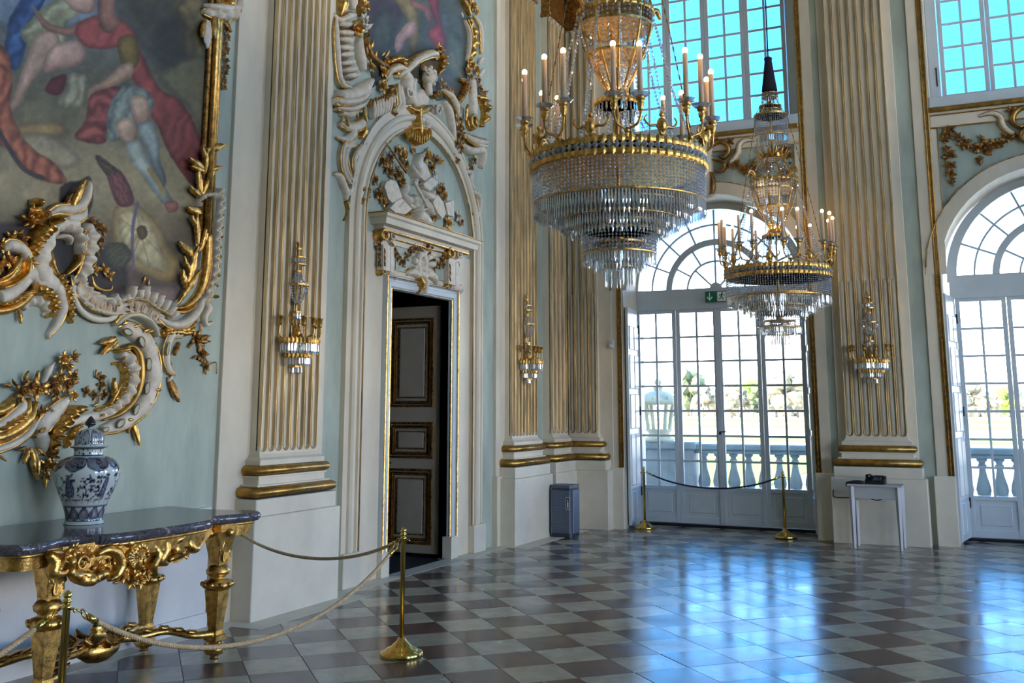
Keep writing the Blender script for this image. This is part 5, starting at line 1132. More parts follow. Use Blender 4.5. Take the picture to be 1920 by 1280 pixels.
for x, y, r in ((1200, 120, .05), (1215, 200, .06), (1190, 260, .06), (1220, 290, .05), (1180, 340, .05), (1210, 380, .05), (1170, 430, .045), (1180, 490, .04), (1330, 490, .05), (1300, 560, .05)): of.bunch(fH(x, y), r, GD, 5, base=.05)
of.scroll(T_(fH, (1230, 600), (1290, 610), (1290, 700), (1330, 760)), [.02, .045, .04, .012], .08, WH, name='flank_curl', edge='both'); of.scroll(T_(fH, (1270, 780), (1320, 820), (1330, 920), (1310, 1000)), [.02, .04, .04, .015], .07, GD, name='gilded_band', edge='both'); of.scroll(T_(fH, (1270, 770), (1360, 810), (1380, 900), (1350, 1020), (1310, 1090)), [.015, .03, .03, .028, .012], .06, WH, name='flank_tail', edge='l'); of.scroll(T_(fH, (1390, 1080), (1330, 1110), (1340, 1180), (1350, 1240)), [.012, .03, .03, .01], .05, WH, name='flank_tip')

# --- crest of the arch: bust in a niche, volutes, gilded tassel
bu = Orn('arch_crest', 'stucco crest with volutes and gilded tassel at the top of the door arch', 'ornament', 'L', (790, 215))
bu.scroll(T_(fG, (-60, 760), (20, 690), (110, 600), (210, 550), (290, 540), (330, 580)), [.02, .035, .042, .042, .036, .015], .15, WH, name='hood', edge='both'); bu.scroll(T_(fG, (330, 500), (360, 560), (380, 640), (350, 740)), [.03, .036, .03, .012], .13, GO, ribs=12, name='gilded_curl'); bu.bunch(fG(350, 480), .05, GO, 5, base=.10)
bu.scroll(T_(fF, (740, 850), (730, 950), (740, 1050), (700, 1140)), [.03, .05, .05, .02], .11, WH, prof='cove', name='side_scroll', edge='both'); bu.scroll(T_(fF, (900, 800), (860, 870), (870, 980), (900, 1060)), [.03, .05, .05, .03], .12, WH, name='side_scroll', edge='both'); bu.scroll(T_(fF, (680, 860), (640, 960), (660, 1080), (700, 1140)), [.02, .035, .04, .02], .10, GD, ribs=9, name='gilded_band')
bu.scroll(T_(fG, (-10, 720), (30, 790), (20, 880), (60, 990), (130, 1060)), [.05, .06, .06, .06, .03], .12, WH, name='niche_side'); bu.volute(fG(60, 935), .065, 1.5, .5, WH, w=.14); bu.volute(fG(352, 1085), .065, 1.5, .5, WH, w=.14, sg=-1); bu.volute(fG(350, 940), .05, 1.3, .5, GD, w=.12)
bu.scroll(T_(fG, (390, 900), (450, 960), (500, 1060), (535, 1170)), [.02, .04, .042, .02], .12, WH, name='right_arc', edge='both'); bu.scroll(T_(fG, (400, 1010), (440, 1100), (470, 1250), (500, 1400)), [.02, .036, .036, .02], .09, WH, name='right_arc', edge='l')
for x, y, r in ((370, 830), (420, 870), (470, 910), (550, 1080), (520, 1200), (560, 1260)) and ((370, 830, .05), (420, 870, .04), (470, 920, .04), (550, 1080, .045), (520, 1200, .05), (560, 1260, .05)): bu.bunch(fG(x, y), r, GO, 4, base=.07)
bu.scroll(T_(fG, (40, 1070), (110, 1110), (190, 1090), (280, 1070)), [.02, .05, .055, .02], .14, GO, name='gilded_boss'); bu.scroll(T_(fG, (120, 1080), (120, 1180), (125, 1290), (130, 1380)), [.035, .035, .04, .03], .15, GO, name='gilded_stem')
bu.scroll(T_(fH, (860, 130), (900, 150), (890, 220)), [.03, .04, .02], .10, WH, name='key_side')
for k in range(9):
    x = 720+k*22; bu.lobe(fH(x, 225-abs(k-4)*6), fH(x-2, 300+[0, 20, 35, 50, 60, 55, 40, 20, 0][k]), .016, .10, GO, base=.06, name='fringe', tip=.8)
bu.scroll(T_(fH, (700, 225), (770, 195), (850, 215), (900, 250)), [.015, .03, .03, .012], .14, GO, name='gilded_shell')
# bust
bt = Orn('stucco_bust', 'small white stucco bust of a head in the niche above the door arch', 'bust', 'L', fG(200, 1010))
hu, hv = bt.uv(fG(228, 770), .10)
MH = bt.M@Matrix.Translation((hu, hv, .11))
q = MB()
q.sphere((0, .0, 0), .085, 16, 12, 1.0, M=MH@Matrix.Rotation(.45, 4, 'Y')@Matrix.Diagonal((.82, 1.12, .95, 1)))
Mf = MH@Matrix.Rotation(.55, 4, 'Y')
q.lathe([(0, -.03), (.016, -.02), (.010, .03), (0, .035)], 8, M=Mf@Matrix.Translation((0, -.012, .082))@Matrix.Rotation(pi/2, 4, 'X'))          # nose
q.sphere((.030, .014, .070), .012, 8, 5, M=Mf); q.sphere((-.030, .014, .070), .012, 8, 5, M=Mf); q.tube([(-.045, .032, .062), (0, .028, .084), (.045, .032, .062)], .009, 6, Mf)   # eyes, brow
q.tube([(-.020, -.048, .070), (0, -.052, .078), (.020, -.048, .070)], .007, 6, Mf); q.sphere((0, -.078, .058), .022, 8, 6, M=Mf)      # mouth, chin
q.sphere((-.078, 0, .0), .016, 8, 5, M=Mf)
q.lathe([(.045, -.20), (.042, -.14), (.036, -.10), (.045, -.05)], 12, M=MH@Matrix.Rotation(-pi/2, 4, 'X'))
head = q.obj('head', WH, bt.T)
q = MB(); rnd = random.Random(4)
for k in range(22):
    a = rnd.uniform(0, 2*pi); e = rnd.uniform(.2, 1.3); q.sphere((.082*cos(a)*cos(e), .03+.082*sin(e), .075*sin(a)*cos(e)-.01), .024, 7, 5, M=MH)
q.obj('hair', WH, head)
q = MB(); su, sv = bt.uv(fG(190, 960), .08)
vs = []; fs = []
for i, (z, a, b) in enumerate(((-.12, .10, .05), (-.06, .135, .075), (0, .14, .08), (.04, .10, .07), (.07, .05, .05))):
    for k in range(17): t = pi*k/16; vs.append((su-a*cos(t), sv+z, .02+b*sin(t)*(1+.12*sin(9*t+z*30))))
for i in range(4):
    for k in range(16): fs.append((i*17+k, i*17+k+1, (i+1)*17+k+1, (i+1)*17+k))
q.add(vs, fs, bt.M, True); q.obj('drapery', WH, bt.T, True)
nq = MB(); cu, cv_ = bt.uv(fG(215, 760), .02); nq.lathe([(.15, 0), (.14, .012), (0, .014)], 24, M=bt.M@Matrix.Translation((cu, cv_, .012))@Matrix.Diagonal((1, 1.2, 1, 1))); nq.obj('niche', 'gold_old', bt.T)

# --- trophy in the tympanum
tr = Orn('stucco_trophy', 'white stucco trophy of tablet, books and instruments with gilded leaves under the door arch', 'relief', 'L', fH(760, 1000))
tr.plate(T_(fH, (500, 740), (515, 695), (560, 675), (610, 690), (635, 760), (660, 835), (585, 905), (535, 850)), .02, .075, name='tablet')
tr.plate(T_(fH, (550, 935), (600, 880), (660, 845), (750, 945), (690, 992), (600, 975)), .03, .10, name='folded_sheet'); tr.scroll(T_(fH, (590, 950), (650, 900), (720, 930)), [.02, .035, .01], .13, WH, name='fold')
tr.scroll(T_(fH, (690, 720), (690, 800), (720, 880), (770, 930)), [.03, .045, .045, .02], .09, WH, name='drapery', ribs=7); tr.scroll(T_(fH, (760, 830), (800, 900), (830, 960)), [.04, .055, .03], .10, WH, name='drapery', ribs=8)
tr.lobe(fH(930, 1075), fH(790, 960), .065, .13, WH, base=.01, name='horn', tip=1.4); tr.scroll(T_(fH, (790, 965), (830, 950), (870, 930)), .016, .15, WH, name='horn_rim')
tr.scroll(T_(fH, (825, 440), (810, 520), (800, 620), (790, 720)), [.025, .05, .05, .02], .12, WH, name='figure_torso', ribs=6, ribamp=.12); tr.lobe(fH(835, 480), fH(825, 425), .028, .12, WH, base=.02, name='figure_head', tip=1.)
tr.scroll(T_(fH, (740, 540), (760, 600), (800, 660)), [.012, .02, .018], .13, WH, name='arm')
tr.plate(T_(fH, (850, 500), (895, 550), (925, 640), (870, 690), (825, 640)), .03, .09, name='lyre'); tr.plate(T_(fH, (855, 715), (940, 650), (995, 700), (915, 775)), .06, .13, name='book'); tr.plate(T_(fH, (862, 722), (915, 775), (918, 790), (860, 735)), .05, .12, name='book_edge')
tr.scroll(T_(fH, (830, 740), (870, 800), (930, 830), (960, 780)), [.02, .04, .04, .02], .10, WH, name='ribbon'); tr.plate(T_(fH, (945, 885), (985, 810), (1040, 880), (1065, 985), (1035, 1030), (990, 980)), .03, .10, name='viol'); tr.plate(T_(fH, (945, 885), (990, 980), (1035, 1030), (1025, 1040), (935, 920)), .02, .07, name='viol_side')
tr.scroll(T_(fH, (880, 850), (910, 920), (960, 1000)), [.02, .04, .02], .09, WH, name='ribbon'); tr.plate(T_(fH, (1060, 890), (1138, 862), (1140, 1015), (1085, 1000)), .02, .08, name='block')
tr.rod(T_(fH, (510, 330), (570, 420), (640, 520), (700, 610)), .014, GD, .08, 'staff', taper=[.006, .012, .014, .014]); tr.rod(T_(fH, (770, 690), (830, 800), (900, 930)), .016, WH, .14, 'brush')
for x, y, r, m in ((500, 500, .06, GD), (560, 470, .05, GD), (560, 590, .07, GD), (640, 400, .05, GO), (690, 440, .07, GO), (700, 520, .06, GD), (640, 620, .06, GD), (670, 680, .06, GD), (910, 450, .07, GO), (980, 490, .06, GD), (940, 560, .06, GD), (1030, 500, .04, GO), (970, 620, .05, WH), (420, 670, .05, GD), (350, 770, .06, GD), (460, 800, .06, GD), (320, 860, .05, GO), (500, 870, .05, GO), (1040, 760, .06, GD), (1060, 820, .05, GD), (1000, 790, .05, GD), (1100, 1070, .07, GO), (960, 1010, .05, GD), (730, 985, .05, GO), (1190, 1010, .06, WH), (1210, 1060, .05, GD), (770, 400, .04, GO)):
    tr.bunch(fH(x, y), r, m, 5, base=.03)
# --- frieze ornament over the door
fz = Orn('frieze_garland', 'white cartouche with gilded garlands and scrolled consoles above the door frame', 'ornament', 'L', fQ(950, 1060))
for (vx, vy), (b0, b1, b2, b3), (wx, wy) in (((540, 390), (505, 590, 500, 800), (525, 830)), ((1335, 610), (1288, 1372, 690, 970), (1310, 1000))):
    fz.volute(fQ(vx, vy), .072, 1.5, .5, GO, w=.13); fz.volute(fQ(vx+90, vy+20), .055, 1.3, .5, WH, w=.10)
    fz.plate([fQ(b0, b2), fQ(b1, b2+20), fQ(b1, b3+25), fQ(b0, b3)], .02, .10, name='console'); fz.plate([fQ(b1+5, b2+22), fQ(b1+40, b2+30), fQ(b1+40, b3+35), fQ(b1+5, b3+27)], .02, .075, name='console_side')
    for t in (.2, .45, .7): fz.leaf(fQ((b0+b1)/2-2, b2+(b3-b2)*t-20), fQ((b0+b1)/2, b2+(b3-b2)*t+60), .5, GD, base=.10, name='husk')
    fz.volute(fQ(wx, wy), .042, 1.3, .5, GO, w=.10); fz.lobe(fQ(wx+30, wy+10), fQ(wx+120, wy+40), .05, .09, WH, name='console_foot', tip=1.)
for x, y, r in ((450, 500, .035), (462, 560, .03), (465, 620, .032), (462, 690, .03), (466, 750, .035), (610, 500, .03), (640, 560, .032), (670, 610, .03), (700, 660, .036), (750, 710, .05), (800, 640, .04), (850, 580, .045), (900, 550, .04), (960, 570, .04), (1040, 520, .045), (1010, 470, .04), (970, 420, .04), (1090, 540, .03), (1060, 600, .03), (1110, 690, .04), (1130, 760, .05), (1180, 750, .04), (1220, 690, .045), (1250, 650, .04), (1230, 740, .035), (1400, 740, .035), (1390, 810, .03), (1380, 860, .03)): fz.bunch(fQ(x, y), r, GD, 4, base=.05)
A = fz.uv(fQ(970, 740), .07); q = MB(); q.lathe([(.055, .03), (.06, .08), (.08, .105), (.105, .09), (.115, .03)], 24, M=fz.M@Matrix.Translation((A[0], A[1], 0))@Matrix.Diagonal((1, 1.25, 1, 1))); q.obj('cartouche', WH, fz.T, True)
q = MB(); q.lathe([(.058, .03), (0, .05)], 20, M=fz.M@Matrix.Translation((A[0], A[1], 0))@Matrix.Diagonal((1, 1.25, 1, 1))); q.obj('cartouche_field', GD, fz.T, True)
for a in range(9): t = 2*pi*a/9; fz.lobe(fQ(970+70*cos(t), 740-95*sin(t)), fQ(970+125*cos(t), 740-160*sin(t)), .035, .09, WH, base=.01, name='cartouche_lobe', tip=1.)
fz.scroll(T_(fQ, (790, 850), (850, 830), (920, 870), (940, 920)), [.025, .045, .045, .02], .10, WH, name='scroll', edge='l'); fz.scroll(T_(fQ, (1150, 980), (1110, 900), (1040, 860), (980, 900)), [.02, .045, .045, .02], .10, WH, name='scroll', edge='r'); fz.scroll(T_(fQ, (930, 890), (950, 960), (955, 1030), (930, 1090)), [.025, .035, .03, .008], .13, GO, name='gilded_tongue'); fz.scroll(T_(fQ, (1000, 880), (1005, 980), (1000, 1090)), [.02, .03, .02], .11, WH, name='key')

# --- flower garlands of the spandrels on the window wall
for bi, c in enumerate(BAYS[:2]):
    o = Orn('spandrel_cartouche', ('pale cartouche with gilded scrolls over the left garden door', 'pale cartouche with gilded scrolls over the right garden door')[bi], 'ornament', 'W', None, T=None) if False else None
    g = Orn.__new__(Orn); g.wall = 'W'; g.R = Matrix(((1, 0, 0, 0), (0, 0, -1, YW), (0, 1, 0, 0), (0, 0, 0, 1))); g.loc = Vector((c, YW, 4.45)); g.M = Matrix.Translation(-g.loc)@g.R
    g.T = thing('spandrel_cartouche', ('pale cartouche with gilded scrolls over the left garden door', 'pale cartouche with gilded scrolls over the right garden door')[bi], 'ornament', g.loc)
    for sg in (-1, 1):
        mm = lambda *p: [(c+sg*a, b) for a, b in p]
        g.scroll(mm((.08, 5.10), (.20, 5.16), (.30, 5.10), (.32, 5.0), (.25, 4.93), (.18, 4.97)), [.02, .03, .034, .03, .026, .01], .09, 'gold_dull', metres=True, name='gilded_scroll'); g.scroll(mm((.70, 5.12), (.55, 5.14), (.46, 5.08), (.44, 4.98), (.36, 4.88), (.26, 4.84)), [.012, .03, .036, .036, .03, .012], .06, WH, metres=True, name='scroll', edge='both')
        g.scroll(mm((.10, 4.92), (.22, 4.88), (.26, 4.80), (.20, 4.74), (.12, 4.76)), [.015, .024, .026, .02, .01], .10, GD, metres=True, name='gilded_scroll')
        g.scroll(mm((.07, 4.74), (.10, 4.62), (.10, 4.52), (.08, 4.44)), [.02, .026, .026, .015], .10, GD, metres=True, name='console_edge')
        for u, v, r in ((.30, 4.82, .045), (.34, 5.14, .05), (.14, 5.16, .05)): g.bunch((c+sg*u, v), r, GD, 5, base=.04, metres=True)
    g.scroll([(c, 4.95), (c, 4.72), (c, 4.55), (c, 4.42)], [.10, .09, .07, .05], .09, 'cream', metres=True, name='keystone'); g.scroll([(c, 5.18), (c, 5.06), (c, 4.92)], [.07, .10, .06], .08, WH, metres=True, name='shield'); g.scroll([(c-.12, 4.42), (c, 4.40), (c+.12, 4.42)], .03, .12, 'cream', metres=True, name='key_foot')
    for sg in (-1, 1):
        s_ = Orn.__new__(Orn); s_.wall = 'W'; s_.R = g.R; s_.loc = Vector((c+sg*.8, YW, 4.5)); s_.M = Matrix.Translation(-s_.loc)@s_.R
        s_.T = thing('spandrel_garland', 'gilded flower garland in the %s corner of the %s spandrel' % ('left' if sg < 0 else 'right', ('left', 'right')[bi]), 'garland', s_.loc)
        for u, v, r in ((1.07, 4.95, .06), (1.02, 4.99, .05), (1.10, 4.88, .05), (1.08, 4.75, .045), (1.06, 4.67, .07), (1.06, 4.54, .06), (1.05, 4.44, .055), (1.05, 4.35, .04), (.95, 4.90, .045), (.88, 4.80, .07), (.78, 4.73, .045), (.66, 4.72, .095), (.56, 4.74, .07), (.48, 4.76, .05), (.40, 4.83, .06), (.72, 4.58, .04)): s_.bunch((c+sg*u, v), r, GD, 5, base=.02, metres=True)
        s_.rod([(c+sg*1.06, 4.9), (c+sg*.9, 4.82), (c+sg*.72, 4.71), (c+sg*.5, 4.75), (c+sg*.38, 4.84)], .010, GD, .025, 'stem', True); s_.leaf((c+sg*.72, 4.62), (c+sg*.72, 4.48), .7, GD, metres=True); s_.leaf((c+sg*.62, 4.78), (c+sg*.70, 4.90), .7, GD, metres=True); s_.leaf((c+sg*1.05, 4.36), (c+sg*1.04, 4.25), .6, GD, metres=True)
# ------------------------------------------------------------------ crystal chandeliers and wall sconces
def bead(q, p, r, sz=1.25, n=5):
    """cut bead: faceted bipyramid"""
    x, y, z = p; b = len(q.v)
    q.v += [(x, y, z+r*sz), (x, y, z-r*sz)]+[(x+r*cos(2*pi*k/n+x*71+z*53), y+r*sin(2*pi*k/n+x*71+z*53), z) for k in range(n)]
    for k in range(n): q.f += [(b, b+2+k, b+2+(k+1) % n), (b+1, b+2+(k+1) % n, b+2+k)]; q.sm += [False, False]
def prism_drop(q, p, L, w, a, n=4):
    """cut prism hanging from p"""
    x, y, z = p; b = len(q.v); ca, sa = cos(a), sin(a)
    def ring(dz, s):
        for k in range(n):
            t = 2*pi*k/n; lx, ly = s*w*cos(t)*.62, s*w*sin(t); q.v.append((x+lx*ca-ly*sa, y+lx*sa+ly*ca, z+dz))
    q.v.append((x, y, z)); ring(-L*.10, .75); ring(-L*.72, 1.0); q.v.append((x, y, z-L))
    for k in range(n):
        k2 = (k+1) % n; q.f += [(b, b+1+k, b+1+k2), (b+1+k, b+1+n+k, b+1+n+k2, b+1+k2), (b+1+n+k, b+1+2*n, b+1+n+k2)]; q.sm += [False]*3
def ring_pts(r, n, z, a0=0., a1=2*pi): 
    full = abs(a1-a0-2*pi) < 1e-6
    return [(r*cos(a0+(a1-a0)*(k+.5)/n), r*sin(a0+(a1-a0)*(k+.5)/n), z, a0+(a1-a0)*(k+.5)/n) for k in range(n)]
def leafy_band(q, r, z, h, n, th=.010, a0=0., a1=2*pi):
    seg = 64 if a1-a0 > 6 else 28
    q.lathe([(r, z-h/2), (r+th, z-h/2), (r+th*1.3, z), (r+th, z+h/2), (r, z+h/2), (r, z-h/2)], seg, a0=a0, a1=a1, smooth=False)
    for x, y, zz, a in ring_pts(r+th, n, z, a0, a1):
        M = Matrix.Translation((x, y, zz))@Matrix.Rotation(a, 4, 'Z')
        q.add([(0, -h*.55, -h*.2), (.006, 0, -h*.95), (0, h*.55, -h*.2), (.012, 0, 0), (0, -h*.5, h*.3), (.006, 0, h*.9), (0, h*.5, h*.3)], [(0, 1, 3), (1, 2, 3), (3, 5, 4), (3, 6, 5), (0, 3, 4), (2, 6, 3)], M)
def cascade(T, nm, r, z0, zp, z1, n, npr, br=.0085, step=.0205, a0=0., a1=2*pi, lean=.0):
    """one tier: bead chains from z0 down to zp, prisms from zp to z1, thin gilt hoops"""
    q = MB(); rows = max(1, int((z0-zp)/step))
    for j in range(rows):
        z = z0-(j+.5)*(z0-zp)/rows
        for k in range(n):
            a = a0+(a1-a0)*(k+.5*(j % 2)*0+.25)/n; rr = r+lean*(j/rows)
            bead(q, (rr*cos(a), rr*sin(a), z), br)
    o = q.obj('crystal_beads', 'crystal_bead', T); o['kind'] = 'stuff'
    q = MB()
    for k in range(npr):
        a = a0+(a1-a0)*(k+.5)/npr; prism_drop(q, ((r+lean)*cos(a), (r+lean)*sin(a), zp), zp-z1, .0078, a)
    o = q.obj('crystal_prisms', 'crystal', T); o['kind'] = 'stuff'
    q = MB()
    for z, t in ((z0+.004, .006), (zp+.003, .004)): q.lathe([(r-t, z-t), (r+t, z-t), (r+t, z+t), (r-t, z+t), (r-t, z-t)], 56 if a1-a0 > 6 else 26, a0=a0, a1=a1, smooth=False)
    q.obj(nm, 'gold', T)
def candle(T, x, y, z, h=.33, r=.0185, pan=True, lit=True):
    q = MB(); q.lathe([(0, -.10), (.016, -.10), (.012, -.085), (.022, -.07), (.026, -.05), (.018, -.035), (.03, -.03), (.034, -.005), (.026, 0), (0, 0)], 12, (x, y, z)); q.obj('candle_cup', 'gold', T)
    if pan: MB().lathe([(.022, -.012), (.045, -.008), (.066, .012), (.062, .014), (.042, -.002), (.022, -.004)], 14, (x, y, z), smooth=False).obj('drip_pan', 'crystal', T)
    if h:
        MB().lathe([(0, 0), (r, 0), (r*.92, h), (r*.7, h+.004), (0, h+.004)], 12, (x, y, z)).obj('candle', 'candle', T)
        MB().sphere((x, y, z+h+.020), .019, 10, 7, 1.15).obj('bulb', 'bulb', T)
def strand(q, pts, br, step):
    P = smooth_path(pts, 10); d = 0; nxt = 0
    for a, b in zip(P[:-1], P[1:]):
        L = sqrt(sum((b[i]-a[i])**2 for i in range(3))); 
        while nxt <= d+L: t = (nxt-d)/max(L, 1e-9); bead(q, tuple(a[i]+(b[i]-a[i])*t for i in range(3)), br); nxt += step
        d += L
def chandelier(label, loc, top):
    T = thing('chandelier', label, 'chandelier', loc, atan2(-loc[1], -loc[0])+.10, 'crystal chandeliers with electric candles')
    cascade(T, 'hoop', .600, .80, .575, .47, 128, 168, .0095, .024); cascade(T, 'hoop', .412, .57, .465, .375, 96, 116, .009, .022); cascade(T, 'hoop', .252, .39, .225, .145, 62, 72, .009, .022); cascade(T, 'hoop', .103, .29, .135, .0, 26, 28, .009, .022)
    cascade(T, 'inner_hoop', .50, .60, .555, .43, 84, 100, .009, .022); cascade(T, 'inner_hoop', .335, .48, .43, .33, 60, 70, .009, .022); cascade(T, 'inner_hoop', .18, .30, .24, .10, 36, 44, .009, .022)
    # inner ring of chains seen from below, funnelling towards the middle
    q = MB()
    for r0, z0, r1, z1, n in ((.58, .58, .42, .56, 60), (.40, .46, .26, .40, 44), (.24, .24, .11, .29, 26)):
        for k in range(n): a = 2*pi*k/n; strand(q, [(r0*cos(a), r0*sin(a), z0), ((r0+r1)/2*cos(a), (r0+r1)/2*sin(a), min(z0, z1)-.02), (r1*cos(a), r1*sin(a), z1)], .007, .024)
    o = q.obj('inner_chains', 'crystal_bead', T); o['kind'] = 'stuff'
    q = MB(); leafy_band(q, .605, .905, .040, 64); q.obj('upper_band', 'gold', T, True); q = MB(); leafy_band(q, .608, .822, .034, 64); q.obj('lower_band', 'gold', T, True)
    q = MB()
    for x, y, z, a in ring_pts(.612, 84, .864): bead(q, (x, y, z), .025, 1.3, 6)
    o = q.obj('diamond_row', 'crystal_bead', T); o['kind'] = 'stuff'
    for r_, z_, h_, n_ in ((.255, .395, .02, 30), (.415, .58, .018, 44), (.105, .295, .016, 14)):
        q = MB(); leafy_band(q, r_, z_, h_, n_); q.obj('tier_band', 'gold', T, True)
    q = MB(); q.lathe([(0, .30), (.05, .31), (.03, .36), (.012, .40), (.012, 1.28), (.03, 1.30), (.06, 1.33)], 12); q.obj('stem', 'gold', T, True)
    for k in range(6): a = k*pi/3; MB().tube([(.012*cos(a), .012*sin(a), .80), (.60*cos(a), .60*sin(a), .86)], .006, 6).obj('spoke', 'gold', T)
    # eight forked branches with two candles each
    for k in range(8):
        a = k*pi/4; B = MB()
        def pt(r, da, z): return (r*cos(a+da), r*sin(a+da), z)
        cups = [(.665, -.13, 1.17), (.665, .13, 1.17)]
        for r, da, z in cups:
            B.tube(smooth_path([pt(.61, 0, .90), pt(.625, da*.15, .955), pt(.655, da*.75, .985), pt(r, da, 1.04), pt(r, da, z-.09)], 5), [.009]*21, 7)
        B.sphere(pt(.62, 0, .95), .022, 8, 5); br = B.obj('branch', 'gold', T)
        for r, da, z in cups: candle(br, *pt(r, da, z))
        # gilt figure leaf and scroll between the branches
        a2 = a+pi/8; q = MB()
        for sg in (-1, 1): q.tube(smooth_path([(.61*cos(a2), .61*sin(a2), .93), (.61*cos(a2+sg*.06), .61*sin(a2+sg*.06), .99), (.61*cos(a2+sg*.14), .61*sin(a2+sg*.14), .99), (.61*cos(a2+sg*.20), .61*sin(a2+sg*.20), 1.03), (.61*cos(a2+sg*.17), .61*sin(a2+sg*.17), 1.06)], 4), [.012, .012, .011, .010, .010, .010, .010, .009, .009, .009, .008, .008, .007, .007, .006, .006, .005], 6)
        q.sphere((.61*cos(a2), .61*sin(a2), 1.0), .035, 8, 6, 1.5); q.sphere((.61*cos(a2), .61*sin(a2), 1.07), .018, 8, 5); q.obj('gilt_ornament', 'gold', T)
    MB().sphere((0, 0, 1.42), .026, 10, 7).obj('inner_lamp', 'bulb', T)
    # basket
    prof = [(.055, 1.36), (.075, 1.42), (.13, 1.52), (.20, 1.66), (.25, 1.82), (.268, 1.98), (.24, 2.10), (.175, 2.20), (.14, 2.28)]
    for k in range(10):
        a = 2*pi*k/10; MB().tube(smooth_path([(r*cos(a), r*sin(a), z) for r, z in prof], 4), .010, 6, flat=.5).obj('basket_strap', 'gold', T)
    q = MB()
    for k in range(10):
        for da in (.16, .31, .47): a = 2*pi*k/10+da; strand(q, [((r-.008)*cos(a), (r-.008)*sin(a), z) for r, z in prof], .0125 if da == .31 else .010, .034)
    o = q.obj('basket_beads', 'crystal_bead', T); o['kind'] = 'stuff'
    for r_, z_, h_, n_, t_h in ((.268, 1.985, .026, 30, .008), (.07, 1.385, .03, 14, .008), (.145, 1.315, .03, 20, .01)):
        q = MB(); leafy_band(q, r_, z_, h_, n_, t_h); q.obj('basket_hoop', 'gold', T, True)
    for r_, z_ in ((.255, 1.87), (.20, 1.66)): MB().lathe([(r_, z_), (r_+.013, z_), (r_+.013, z_+.018), (r_, z_+.018), (r_, z_)], 40, smooth=False).obj('basket_hoop', 'gold', T, True)
    q = MB()
    for x, y, z, a in ring_pts(.15, 26, 1.30): prism_drop(q, (x, y, z), .07, .009, a)
    for k in range(20): a = 2*pi*k/20; strand(q, [(.07*cos(a), .07*sin(a), 1.37), (.10*cos(a), .10*sin(a), 1.345), (.145*cos(a), .145*sin(a), 1.32)], .008, .018)
    o = q.obj('neck_prisms', 'crystal', T); o['kind'] = 'stuff'
    q = MB()
    for k in range(12):
        a = 2*pi*k/12; c, s = cos(a), sin(a); strand(q, [(.27*c, .27*s, 1.97), (.335*c, .335*s, 1.72), (.405*c, .405*s, 1.40), (.50*c, .50*s, 1.12), (.60*c, .60*s, .93)], .0125, .031)
        a += .26; c, s = cos(a), sin(a); strand(q, [(.15*c, .15*s, 1.31), (.22*c, .22*s, 1.12), (.40*c, .40*s, .97), (.60*c, .60*s, .93)], .009, .027)
        for zz, rr in ((1.72, .345), (1.40, .415)): prism_drop(q, (rr*cos(2*pi*k/12), rr*sin(2*pi*k/12), zz), .09, .008, 2*pi*k/12)
    o = q.obj('bead_strands', 'crystal_bead', T); o['kind'] = 'stuff'
    for k in range(4):
        a = k*pi/2+.5; q = MB(); q.tube(smooth_path([(.26*cos(a), .26*sin(a), 1.98), (.31*cos(a), .31*sin(a), 2.06), (.37*cos(a), .37*sin(a), 2.08), (.40*cos(a), .40*sin(a), 2.02)], 4), [.012+.012*sin(pi*i/12) for i in range(13)], 7); q.obj('gilt_plume', 'gold', T)
    # crown, bell, velvet sleeve and cord
    q = MB(); q.lathe([(.13, 2.26), (.15, 2.27), (.16, 2.31), (.13, 2.30)], 30, smooth=False)
    for k in range(14): a = 2*pi*k/14; q.tube([(.145*cos(a), .145*sin(a), 2.27), (.18*cos(a), .18*sin(a), 2.33), (.215*cos(a), .215*sin(a), 2.385)], [.018, .024, .006], 5, flat=.4)
    q.obj('crown', 'gold', T, True)
    cascade(T, 'hoop', .195, 2.80, 2.54, 2.43, 50, 60, .0085, .022)
    cascade(T, 'hoop', .13, 2.92, 2.87, 2.82, 30, 34, .008, .022); cascade(T, 'hoop', .095, 3.08, 3.03, 2.96, 20, 24, .008, .022)
    q = MB(); q.lathe([(.19, 2.795), (.205, 2.795), (.205, 2.815), (.19, 2.815), (.19, 2.795)], 36, smooth=False); q.lathe([(0, 2.28), (.012, 2.28), (.012, 3.16), (0, 3.16)], 8)
    for k in range(8): a = 2*pi*k/8; q.tube([(.195*cos(a), .195*sin(a), 2.80), (.12*cos(a), .12*sin(a), 2.93), (.05*cos(a), .05*sin(a), 3.12)], .004, 5)
    q.obj('bell_frame', 'gold', T, True)
    q = MB(); q.lathe([(0, 3.12), (.095, 3.12), (.09, 3.16), (.065, 3.34), (.045, 3.50), (.05, 3.54), (.02, 3.56), (0, 3.56)], 16); q.obj('velvet_sleeve', 'velvet', T)
    q = MB(); q.tube([(0, 0, 3.55), (0, 0, top-loc[2])], .009, 8); q.obj('cord', 'iron', T)
    for k in range(3):
        q = MB(); a = 2*pi*k/3+.9; P = smooth_path([(.60*cos(a), .60*sin(a), .93), (.42*cos(a), .42*sin(a), 1.85), (.20*cos(a), .20*sin(a), 2.82)], 26)
        for i, (p0, p1) in enumerate(zip(P[:-1], P[1:])): q.tube([p0, p1], .0055 if i % 2 else .0025, 5)
        q.obj('chain', 'gold_old', T)
    return T
dn = ray(1163, 540); t_ = 7.0/(_cy*dn.y-_sy*dn.x); nx, ny = dn.x*t_, dn.y*t_
def copy_tree(o, parent=None):
    c = o.copy(); COL.objects.link(c); c.parent = parent
    for ch in list(o.children): copy_tree(ch, c)
    return c
ch0 = chandelier('large crystal chandelier hanging in the foreground before the upper window', (nx, ny, 2.42), ZC+.25)
df = ray(1464, 650); t_ = 12.0/(_cy*df.y-_sy*df.x); fx, fy = df.x*t_, df.y*t_
